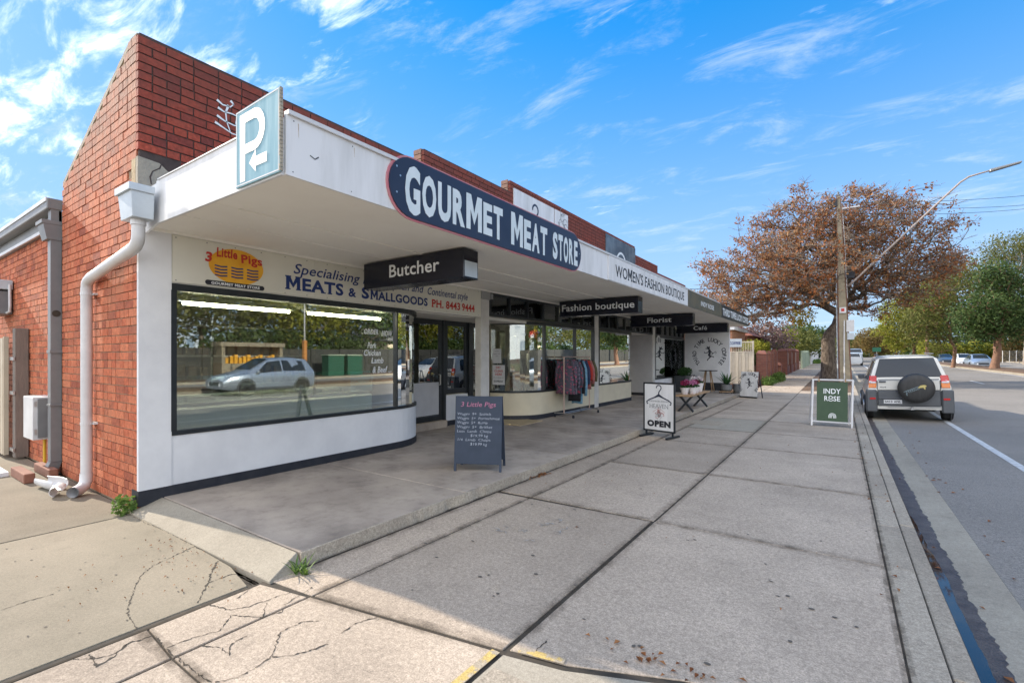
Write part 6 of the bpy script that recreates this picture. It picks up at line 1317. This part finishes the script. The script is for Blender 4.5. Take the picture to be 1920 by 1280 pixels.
gtree('median_tree', 'green street tree on the median with a slender leaning trunk, left of the sedan', 1787, 691, 44, [(1752,600,44,40),(1790,545,54,42),(1820,520,36,34),(1770,640,30,22),(1720,615,34,30),(1740,575,30,26)], 700, .16, M['leafm'], 11, group=gt)
gtree('median_tree', 'green median tree with thick reddish forked trunk, right of the slender one', 1865, 692, 37, [(1850,590,48,42),(1885,560,40,40),(1830,620,30,26),(1900,610,30,30),(1868,520,34,24)], 900, .26, M['leafd'], 12, group=gt)
gtree('gum_tree', 'tall pale green tree rising at the right edge of the view', 1925, 690, 52, [(1895,470,50,32),(1935,500,60,50),(1870,520,34,26),(1915,560,50,35),(1960,450,40,30)], 1000, .3, M['leafm'], 13, bark='barkg')
gtree('median_tree', 'yellow-green tree farther along the median beyond the four wheel drive roof', 1712, 676, 75, [(1695,590,44,36),(1730,600,40,30),(1718,560,30,24),(1665,622,26,18),(1700,640,40,14)], 700, .2, M['leafy'], 14, group=gt, size=.34)
gtree('median_tree', 'green tree between the yellow-green tree and the slender trunk on the median', 1738, 678, 66, [(1750,545,44,32),(1725,572,36,28),(1775,520,30,24)], 420, .2, M['leafm'], 20, group=gt, size=.3)
gtree('street_tree', 'small olive-green tree far down the road to the right of the power pole', 1640, 678, 95, [(1632,640,30,22),(1655,650,24,16),(1668,632,18,14)], 260, .2, M['leafo'], 15, size=.4)
gtree('street_tree', 'distant yellow-green tree at the end of the road behind the olive-green one', 1680, 676, 120, [(1680,640,30,26),(1705,632,26,22),(1650,626,18,14)], 240, .25, M['leafy'], 16, size=.55)
def mass(name, label, u0, u1, vt, vb, w0, w1, m, seed, n=2600, size=.3, cat='shrub'):
    rng = np.random.default_rng(seed); t = thing(name, label, cat, pw((u0+u1)/2, vb, w0)); C = []
    lob = [(rng.uniform(0,1), rng.uniform(.75,1.0), rng.uniform(.07,.16)) for _ in range(14)]
    while len(C) < n:
        s, k, w = rng.uniform(0,1), rng.uniform(0,1), rng.uniform(w0,w1); top = max([h-((s-c)/r)**2*.35 for c, h, r in lob]+[.45])
        if k > top: continue
        if k < top-.35 and rng.uniform() < .5: continue
        C.append(pw(u0+(u1-u0)*s, vb+(vt-vb)*k, w))
    np_quads('foliage', leaves(np.array(C), 4, size*.6, size, rng), m, t); mb = MB()
    for k in range(7): a = pw(u0+(u1-u0)*(k+.5)/7, vb, (w0+w1)/2); mb.tube([a,(a[0],a[1],a[2]+(vb-vt)*w0/895.6*.55)], [.08,.03], 5)
    mb.build('stems', M['barkg'], t); return t
mass('hedge', 'long bright yellow-green hedge beyond the far carriageway', 1725, 1885, 640, 690, 66, 70, M['leafy'], 31, 2600, .36, 'hedge')
mass('tree_belt', 'dark green belt of trees behind the yellow-green hedge', 1700, 1990, 565, 690, 74, 84, M['leafd'], 32, 5200, .5, 'trees'); mass('tree_belt', 'mixed green trees closing the far end of the road', 1560, 1740, 628, 684, 150, 165, M['leafm'], 33, 3000, .9, 'trees')
mass('shrub', 'brown and green shrubs behind the wire fence at the right edge', 1870, 1990, 615, 690, 62, 65, M['leafo'], 34, 1800, .34)
# ---- left side of the street: screens, fences, houses
def btex(name, c1, c2, mo, sc=1):
    m = new_mat(name); N, L = nt(m); b = N['Principled BSDF']; b.inputs['Roughness'].default_value = .85; g = N.new('ShaderNodeNewGeometry'); sp_ = N.new('ShaderNodeSeparateXYZ'); L.new(g.outputs['Position'], sp_.inputs[0]); a = N.new('ShaderNodeMath'); L.new(sp_.outputs[0], a.inputs[0]); L.new(sp_.outputs[1], a.inputs[1]); cb_ = N.new('ShaderNodeCombineXYZ'); L.new(a.outputs[0], cb_.inputs[0]); L.new(sp_.outputs[2], cb_.inputs[1])
    t = N.new('ShaderNodeTexBrick'); t.inputs['Scale'].default_value = sc; t.inputs['Brick Width'].default_value = .24; t.inputs['Row Height'].default_value = .086; t.inputs['Mortar Size'].default_value = .006; t.inputs['Color1'].default_value = (*c1,1); t.inputs['Color2'].default_value = (*c2,1); t.inputs['Mortar'].default_value = (*mo,1); L.new(cb_.outputs[0], t.inputs['Vector']); L.new(t.outputs[0], b.inputs['Base Color']); return m
M['bt'] = btex('distant_brick', (.24,.085,.06), (.18,.062,.048), (.20,.15,.11)); M['bto'] = btex('orange_brick', (.50,.22,.11), (.42,.17,.09), (.45,.36,.26))
M['slatw'] = mat('cream_slat', (.60,.53,.42), (.52,.46,.36), 4, .7)
g0 = gz(26.4); t = thing('fence_screen', 'cream panel fence with lattice top just beyond the shops', 'fence', (-4.4,26.4,g0))
for k in range(11): MB().box(-5.35+.155*k,-5.21+.155*k,26.38+.02*(k%2),26.40+.02*(k%2),g0+.05,g0+1.62).build('board', M['slatw'], t)
mb = MB(); mb.box(-5.4,-3.62,26.42,26.44,g0+.03,g0+1.62); mb.box(-3.66,-3.57,26.36,26.45,g0,g0+2.2); mb.box(-5.4,-3.66,26.38,26.43,g0+1.63,g0+1.69); mb.box(-5.4,-3.66,26.38,26.43,g0+2.12,g0+2.18); mb.build('rail', M['slatw'], t)
mb = MB()
for k in range(16): mb.box(-5.38+.11*k,-5.36+.11*k,26.40,26.405,g0+1.69,g0+2.12)
for k in range(4): mb.box(-5.4,-3.66,26.406,26.411,g0+1.76+.1*k,g0+1.78+.1*k)
mb.build('lattice', M['slatw'], t)
t = thing('brick_outbuilding', 'low orange brick outbuilding with white eaves behind the lattice screen', 'building', (-7,31,gz(30))); g0 = gz(30)
MB().box(-11,-4.95,28.6,33,g0-.3,g0+2.85).build('wall', M['bto'], t); MB().box(-11.2,-4.8,28.4,33.2,g0+2.85,g0+3.03).build('eaves', M['whitep'], t)
def brick_fence(y0, piers, y1, h, lab, low=True, grp='red brick front fences along the footpath', x=-3.1):
    t = thing('brick_fence', lab, 'fence', (x,y0,gz(y0)), 0, grp)
    for y, w, hh in piers:
        g = gz(y); p = MB(); p.box(x-w,x,y,y+w,g-.2,g+hh-.18); pi = p.build('pier', M['bt'], t); MB().hexa([(x-w-.03,y-.03,g+hh-.18),(x+.03,y-.03,g+hh-.18),(x+.03,y+w+.03,g+hh-.18),(x-w-.03,y+w+.03,g+hh-.18)], [(x-w*.8,y+w*.2,g+hh),(x-w*.2,y+w*.2,g+hh),(x-w*.2,y+w*.8,g+hh),(x-w*.8,y+w*.8,g+hh)]).build('cap', M['bt'], pi)
    for (a, wa, _), (b, _, _) in zip(piers[:-1], piers[1:]):
        g = gz(a); MB().box(x-.34,x-.1,a+wa,b,g-.2,g+.62).build('low_wall', M['bt'], t)
        n = max(1, int((b-a-wa)/.55)); L_ = (b-a-wa)/n
        for k in range(n): c = a+wa+L_*k; MB().box(x-.24,x-.2,c+.12,c+L_-.12,g+.66,g+h-.15).build('cream_panel', M['slatw'], t)
    return t
brick_fence(27.1, [(27.1,.46,1.72),(28.9,.36,1.7),(30.5,.36,1.7),(31.9,.4,1.78)], 32.2, 1.7, 'nearest red brick fence with a capped pier and cream panels beside the footpath')
brick_fence(34.4, [(34.4,.42,.95)], 35, 1, 'short low brick pier standing alone at a driveway between the two brick fences'); brick_fence(38.5, [(38.5,.6,1.85),(42,.4,1.85),(45.5,.5,1.85),(49.5,.5,1.8)], 50, 1.7, 'second red brick fence farther along the footpath with cream panels')
g0 = gz(26); MB_ = MB().box(-4.1,-3.75,26.7,27.1,g0-.1,g0+1.75).build('gate_pier', M['bt']); tag(MB_, 'dark brick gate pier behind the café pavement sign', 'pier')
def palefence(y0, y1, h, m, lab, x=-3.0):
    t = thing('timber_fence', lab, 'fence', (x,y0,gz(y0))); n = int((y1-y0)/.5)
    for k in range(n): y = y0+.5*k; MB().box(x-.03,x,y,y+.42,gz(y)-.1,gz(y)+h).build('panel', m, t)
    for k in range(0, n, 5): y = y0+.5*k; MB().box(x-.1,x+.04,y-.08,y+.06,gz(y)-.1,gz(y)+h+.12).build('post', m, t)
M['pgrn'] = mat('pale_green_paint', (.38,.45,.33), (.32,.39,.29), 2, .7); palefence(52, 66, 1.55, M['pgrn'], 'pale green fence beyond the second brick fence'); palefence(68, 100, 1.6, M['whitep'], 'white picket fence far along the footpath')
def bush(name, label, x, y, z, r, m, n, size, seed, cat='shrub', stem=True):
    t = thing(name, label, cat, (x,y,gz(y))); rng = np.random.default_rng(seed); C = []
    while len(C) < n:
        p = rng.uniform(-1,1,3)
        if .35 < np.linalg.norm(p) < 1*(1-.25*math.sin(p[0]*7+p[1]*5)**2): C.append((x+p[0]*r[0], y+p[1]*r[1], z+p[2]*r[2]))
    np_quads('foliage', leaves(np.array(C), 4, size*.5, size, rng), m, t)
    if stem: MB().tube([(x,y,gz(y)-.1),(x,y,z)], [.05,.02], 6).build('stem', M['barkg'], t)
    return t
bush('hedge', 'green and yellow hedge spilling over the nearest brick fence', -3.9, 29.6, 2.0, (.7,2.6,.45), M['leafy'], 900, .12, 51, 'hedge'); bush('hedge', 'dark green underside of hedge behind the nearest brick fence piers', -4.2, 29.5, 1.5, (.5,2.6,.6), M['leafd'], 700, .12, 52, 'hedge')
bush('shrub', 'leafy green plant growing on the footpath edge below the brick fence panels', -2.85, 30.3, .35, (.28,1.9,.32), M['weed'], 500, .1, 53); bush('shrub', 'small green plant at the foot of the nearest brick pier', -2.95, 26.6, .28, (.35,.5,.25), M['weed'], 260, .09, 54)
bush('tree', 'bare purple-brown winter tree in a front garden behind the brick fences', -5.2, 44, 3.0, (2.4,2.4,1.6), leaf_mat('bare_purple_twigs', [(.20,.13,.12),(.28,.19,.17),(.16,.11,.10)], .2), 900, .22, 55, 'tree'); bush('tree', 'bright yellow leaved small tree behind the second brick fence', -3.9, 51, 2.8, (.8,1.4,1.3), M['leafy'], 500, .2, 56, 'tree')
bush('tree', 'dark green round garden tree beyond the pale green fence', -4.5, 66, 3.2, (3.2,4,2.0), M['leafm'], 1000, .3, 57, 'tree'); bush('tree', 'large mid green tree behind the white picket fence', -5.5, 92, 4.0, (5,7,3.2), M['leafd'], 1300, .45, 58, 'tree'); bush('shrub', 'bright green lawn shrub at the foot of the white fence', -2.6, 74, gz(74)+.2, (.5,3,.25), M['weed'], 300, .18, 59)
bush('foliage_clump', 'cluster of bright yellow leaves hanging low at the left of the big tree fork', -2.0, 33.8, 4.0, (.8,.8,.7), leaf_mat('clear_yellow_leaves', [(.40,.32,.03),(.5,.40,.05),(.3,.28,.05)], .5), 160, .16, 60, 'foliage', False)
t = thing('house', 'red tiled hip roof house with cream chimney behind the brick fences', 'house', (-9,44,gz(44))); g0 = gz(44)
M['rtile'] = mat('terracotta_tiles', (.32,.12,.07), (.24,.09,.055), 3, .8, stretch=(1,6,6)); MB().box(-14,-5.6,38,50,g0-.2,g0+2.7).build('wall', M['bto'], t); MB().hexa([(-14.5,37.5,g0+2.7),(-5.1,37.5,g0+2.7),(-5.1,50.5,g0+2.7),(-14.5,50.5,g0+2.7)], [(-10.5,42,g0+4.9),(-9.2,42,g0+4.9),(-9.2,46,g0+4.9),(-10.5,46,g0+4.9)]).build('roof', M['rtile'], t); MB().box(-6.6,-6.0,36.4,37.0,g0,g0+4.2).build('chimney', M['cream'], t)
MB().box(-6.0,-5.58,38.9,39.0,g0+.9,g0+2.2).build('window', M['cglass'], t)
t = thing('house', 'pale distant house among the trees across the road', 'house', pw(1712,690,130)); x, y, z = pw(1712,686,130); MB().box(x-4,x+4,y,y+8,z,z+3.2).build('wall', M['whitep'], t); MB().hexa([(x-4.6,y-.6,z+3.2),(x+4.6,y-.6,z+3.2),(x+4.6,y+8.6,z+3.2),(x-4.6,y+8.6,z+3.2)], [(x-1,y+4,z+5),(x+1,y+4,z+5),(x+1,y+4.2,z+5),(x-1,y+4.2,z+5)]).build('roof', M['greym'], t); MB().box(x-1,x+3,y-.02,y,z+1,z+2.4).build('window', M['cglass'], t)
# ---- street furniture
g0 = gz(31); t = thing('power_pole', 'tall rusty steel and concrete power pole at the kerb with small metal plates', 'power pole', (.2,31,g0))
M['rust'] = mat('rusty_steel', (.20,.095,.06), (.13,.07,.05), 5, .85, bump=.2); M['polec'] = mat('pole_concrete', (.36,.31,.22), (.28,.24,.17), 4, .9, bump=.2)
bx, by, bz = .2, 31, g0; tx, ty, tz = -.12, 31, 10.1
def lerp(k, dx=0, dy=0): return (bx+(tx-bx)*k+dx, by+dy, bz+(tz-bz)*k)
MB().hexa([(bx-.24,by-.09,bz-.2),(bx+.24,by-.09,bz-.2),(bx+.24,by+.09,bz-.2),(bx-.24,by+.09,bz-.2)], [(tx-.07,ty-.07,tz),(tx+.07,ty-.07,tz),(tx+.07,ty+.07,tz),(tx-.07,ty+.07,tz)]).build('concrete_core', M['polec'], t)
for d in (-1, 1): MB().hexa([(bx+d*.24,by-.11,bz-.2),(bx+d*.30,by-.11,bz-.2),(bx+d*.30,by+.11,bz-.2),(bx+d*.24,by+.11,bz-.2)], [(tx+d*.07,ty-.08,tz+.1),(tx+d*.10,ty-.08,tz+.1),(tx+d*.10,ty+.08,tz+.1),(tx+d*.07,ty+.08,tz+.1)]).build('steel_flange', M['rust'], t)
MB().tube([lerp(.02,-.33),lerp(.5,-.24),lerp(.6,-.2)], .035, 8).build('conduit', M['galv'], t); MB().tube([lerp(.0,-.05,-.2),lerp(.2,.0,-.18),lerp(.33,.05,-.16)], .03, 8).build('conduit', M['pvc'], t); MB().tube([lerp(.45,.22),lerp(.75,.2),lerp(.95,.14)], .02, 6).build('cable', M['pvc'], t)
for k, (dx, w, h, m) in ((.385,(.0,.3,.3,'whitep')),(.30,(.30,.34,.62,'pvc')),(.245,(.3,.3,.35,'galv'))): x, y, z = lerp(k, dx); MB().box(x-w/2,x+w/2,y-.16,y-.13,z-h/2,z+h/2).build('plate', M[m], t)
x, y, z = lerp(.385); MB().box(x-.07,x+.07,y-.168,y-.162,z-.07,z+.09).build('plate_emblem', M['red'], t)
for k, dx in ((.965,-.2),(.575,.42)): x, y, z = lerp(k, dx); MB().box(x-.16,x+.16,y-.15,y+.15,z-.2,z+.16).build('equipment_box', M['lk'], t)
x, y, z = lerp(.93); MB().box(x-.02,x+.9,y-.04,y+.04,z-.02,z+.03).build('cross_arm', M['steel'], t); MB().lathe([(.05,0),(.07,.06),(.04,.12),(.06,.18),(.03,.24)], (tx,ty,tz), 10).build('insulator', M['greym'], t)
t = thing('street_light', 'long slanted street light arm reaching over the road from the power pole', 'street light', (.45,31,5.4))
M['arm'] = mat('galvanised_arm', (.36,.30,.27), (.42,.36,.32), 5, .5, .4); MB().tube([(.30,31,5.25),(.6,31,5.55),(4.7,31,9.85),(5.0,31,10.05),(5.35,31,10.12),(5.9,31,10.22)], [.055,.055,.045,.045,.04,.035], 8).build('arm', M['arm'], t, smooth=True)
MB().hexa([(5.7,30.87,10.10),(6.75,30.90,10.30),(6.75,31.1,10.30),(5.7,31.13,10.10)], [(5.7,30.9,10.24),(6.78,30.93,10.40),(6.78,31.07,10.40),(5.7,31.1,10.24)]).build('lamp_head', M['greym'], t, bevel=.03)
def wire(nm, lab, a, b, sag, r=.022):
    a, b = Vector(a), Vector(b); tag(MB().tube([a+(b-a)*(k/14)-Vector((0,0,sag*4*(k/14)*(1-k/14))) for k in range(15)], r, 4).build(nm, M['lk']), lab, 'overhead wire')
wire('overhead_wire', 'upper overhead wire running out of view at the right above the trees', lerp(.97), pw(2050,352,30), .3, .012); wire('overhead_wire', 'lower overhead wire at the right above the trees', lerp(.93,.8), pw(2050,370,32), .35, .012); wire('overhead_wire', 'third overhead wire just under the lower one at the right', lerp(.90,.5), pw(2050,374,34), .4, .012)
wire('overhead_wire', 'thin service wire from the power pole to the shop row roof end', lerp(.62,-.1), (-7.0,24,4.9), .4, .012)
t = thing('timber_pole', 'pale timber pole at the far verge near the wire fence', 'pole', pw(1873,688,58)); x, y, z = pw(1873,690,58); MB().tube([(x,y,z-.2),(x-.25,y,z+5.9)], [.19,.15], 10).build('pole', mat('pale_timber_pole', (.46,.34,.24), (.38,.28,.20), 4, .85), t)
t = thing('wire_fence', 'grey mesh fence at the right edge beyond the road', 'fence', pw(1890,690,59)); M['mesh'] = mat('galvanised_mesh', (.30,.31,.31), (.22,.23,.23), 30, .6); mb = MB()
for k in range(12): x, y, z = pw(1880+13*k,689,59); MB().tube([(x,y,z-.2),(x,y,z+2.1)], .04, 6).build('post', M['pvc'], t)
a, b = pw(1880,689,59), pw(2023,689,59)
for k in range(9): mb.beam((a[0],a[1],a[2]+.1+.24*k),(b[0],b[1],b[2]+.1+.24*k),.012,.012)
for k in range(70): s_ = k/69; x, y, z = [a[i]+(b[i]-a[i])*s_ for i in range(3)]; mb.beam((x,y,z),(x,y,z+2.1),.014,.014)
mb.build('mesh', M['mesh'], t)
t = thing('road_sign', 'small green road sign far down the median', 'sign', pw(1644,690,90)); x, y, z = pw(1644,684,90); MB().box(x-.06,x+.06,y,y+.1,z,z+3.2).build('post', M['steel'], t); MB().box(x-.65,x+.65,y-.06,y,z+2.5,z+3.3).build('panel', mat('road_sign_green', (.02,.13,.08), None, rough=.5), t)
# ---- the other side of the road (seen mirrored in the shop glass)
t = thing('boundary_fence', 'long dark grey panel fence across the road from the shops', 'fence', (20.6,20,.12)); M['dfence'] = mat('dark_fence_panel', (.035,.038,.034), (.055,.055,.05), 2, .7)
for k in range(42): MB().box(20.6,20.66,-6+2.4*k,-6+2.4*k+2.34,.1+gz(-6+2.4*k),2.05+gz(-6+2.4*k)).build('panel', M['dfence'], t)
gr = 'trees across the road from the shops'
for i, (x, y, h, r, m, lab) in enumerate(((23.5,2,8,3.6,'leafm','mid green tree across the road opposite the brick corner'),(24,8,10,4.2,'leafd','dark green tree across the road opposite the butcher window'),(25,15,10.5,4.4,'leafm','broad green tree across the road behind the cream kiosk'),(24,22,9.5,4.2,'leafy','yellow-green tree across the road beside the green cabinets'),(24.5,29,11,4.6,'leafd','tall dark tree across the road opposite the boutique'),(24,36.5,9.5,4.2,'leafy','bright tree across the road opposite the florist'),(25,45,11,4.8,'leafm','large tree across the road opposite the café'),(25,55,11,4.8,'leafd','dark tree across the road opposite the end of the shop row'),(26,66,11,5,'leafm','green tree far along the other side of the road, beyond the shop row'),(26,78,11,5,'leafy','yellow-green tree far along the other side of the road'),(27,91,12,5.5,'leafd','dark tree farthest along the other side of the road'))):
    E = [(x,y,h*.62,r,r,h*.34),(x+1,y+1.5,h*.5,r*.7,r*.8,h*.3),(x-.6,y-1.2,h*.45,r*.6,r*.8,h*.24)]
    tree('roadside_tree', lab, (x,y,.12), (x+.1,y,h*.28), E, 420, .2, M[m], M['barkg'], 22, .5, .36, 60+i, group=gr)
for i, (y0, y1) in enumerate(((-4,12),(12,28),(28,46),(46,68),(68,94))): bush('hedge', 'dense dark hedge above the grey fence across the road, section %s' % ('nearest the brick corner','opposite the boutique','opposite the café','past the shop row','farthest along')[i], 21.9, (y0+y1)/2, 2.1, (.9,(y1-y0)/2,1.5), M['leafd'], 1500, .3, 80+i, 'hedge')
t = thing('kiosk', 'small cream kiosk with an open shelf of orange goods across the road', 'kiosk', (20,15.5,.12)); mb = MB(); mb.box(19.2,20.4,13.6,17.6,2.15,2.4); mb.box(19.3,20.4,13.7,13.9,.12,2.15); mb.box(19.3,20.4,17.3,17.5,.12,2.15); mb.box(19.3,20.4,13.9,17.3,.12,1.1); mb.build('shell', mat('kiosk_paint', (.30,.26,.18), (.25,.21,.15), 2, .7), t); MB().box(20.3,20.4,13.9,17.3,1.1,2.15).build('back_wall', M['int_dark'], t); mb = MB()
for k in range(12): mb.box(19.7,20.0,14.1+.26*k,14.3+.26*k,1.1,1.45+.1*(k%3))
mb.build('goods', M['ora'], t)
t = thing('orange_pole', 'orange sleeved pole with a thin grey mast on the median opposite the butcher', 'pole', (10.2,13.4,.2)); MB().box(10.1,10.26,13.3,13.46,.2,2.3).build('sleeve', mat('orange_sleeve', (.60,.24,.05), (.5,.2,.05), 3, .7), t); MB().tube([(10.18,13.38,2.3),(10.18,13.38,6.5)], .04, 8).build('mast', M['steel'], t)
for i, y in enumerate((20.4,22.0)): t = thing('green_cabinet', ('dark green service cabinet across the road, nearer the kiosk','dark green service cabinet across the road, farther from the kiosk')[i], 'cabinet', (18.8,y,.12)); MB().box(18.5,19.3,y,y+1.3,.12,1.6).build('body', mat('cabinet_green', (.02,.10,.06), None, rough=.5), t, bevel=.02); MB().box(18.45,19.35,y-.05,y+1.35,1.6,1.68).build('lid', M['pgrn'], t)
t = thing('house', 'cream house with grey tiled roof across the road, mirrored in the shop door', 'house', (27,36,.1)); MB().box(24,32,30.5,35.5,.1,3.0).build('wall', M['cream'], t); MB().hexa([(23.4,29.9,3.0),(32.6,29.9,3.0),(32.6,36.1,3.0),(23.4,36.1,3.0)], [(26,33,4.8),(30,33,4.8),(30,33.1,4.8),(26,33.1,4.8)]).build('roof', M['greym'], t)

# the parked four wheel drive sits on the camber of the road
for o in bpy.data.objects:
    if o.name.startswith('parked_four_wheel_drive'): o.rotation_euler = (0, math.radians(-1.9), 0)
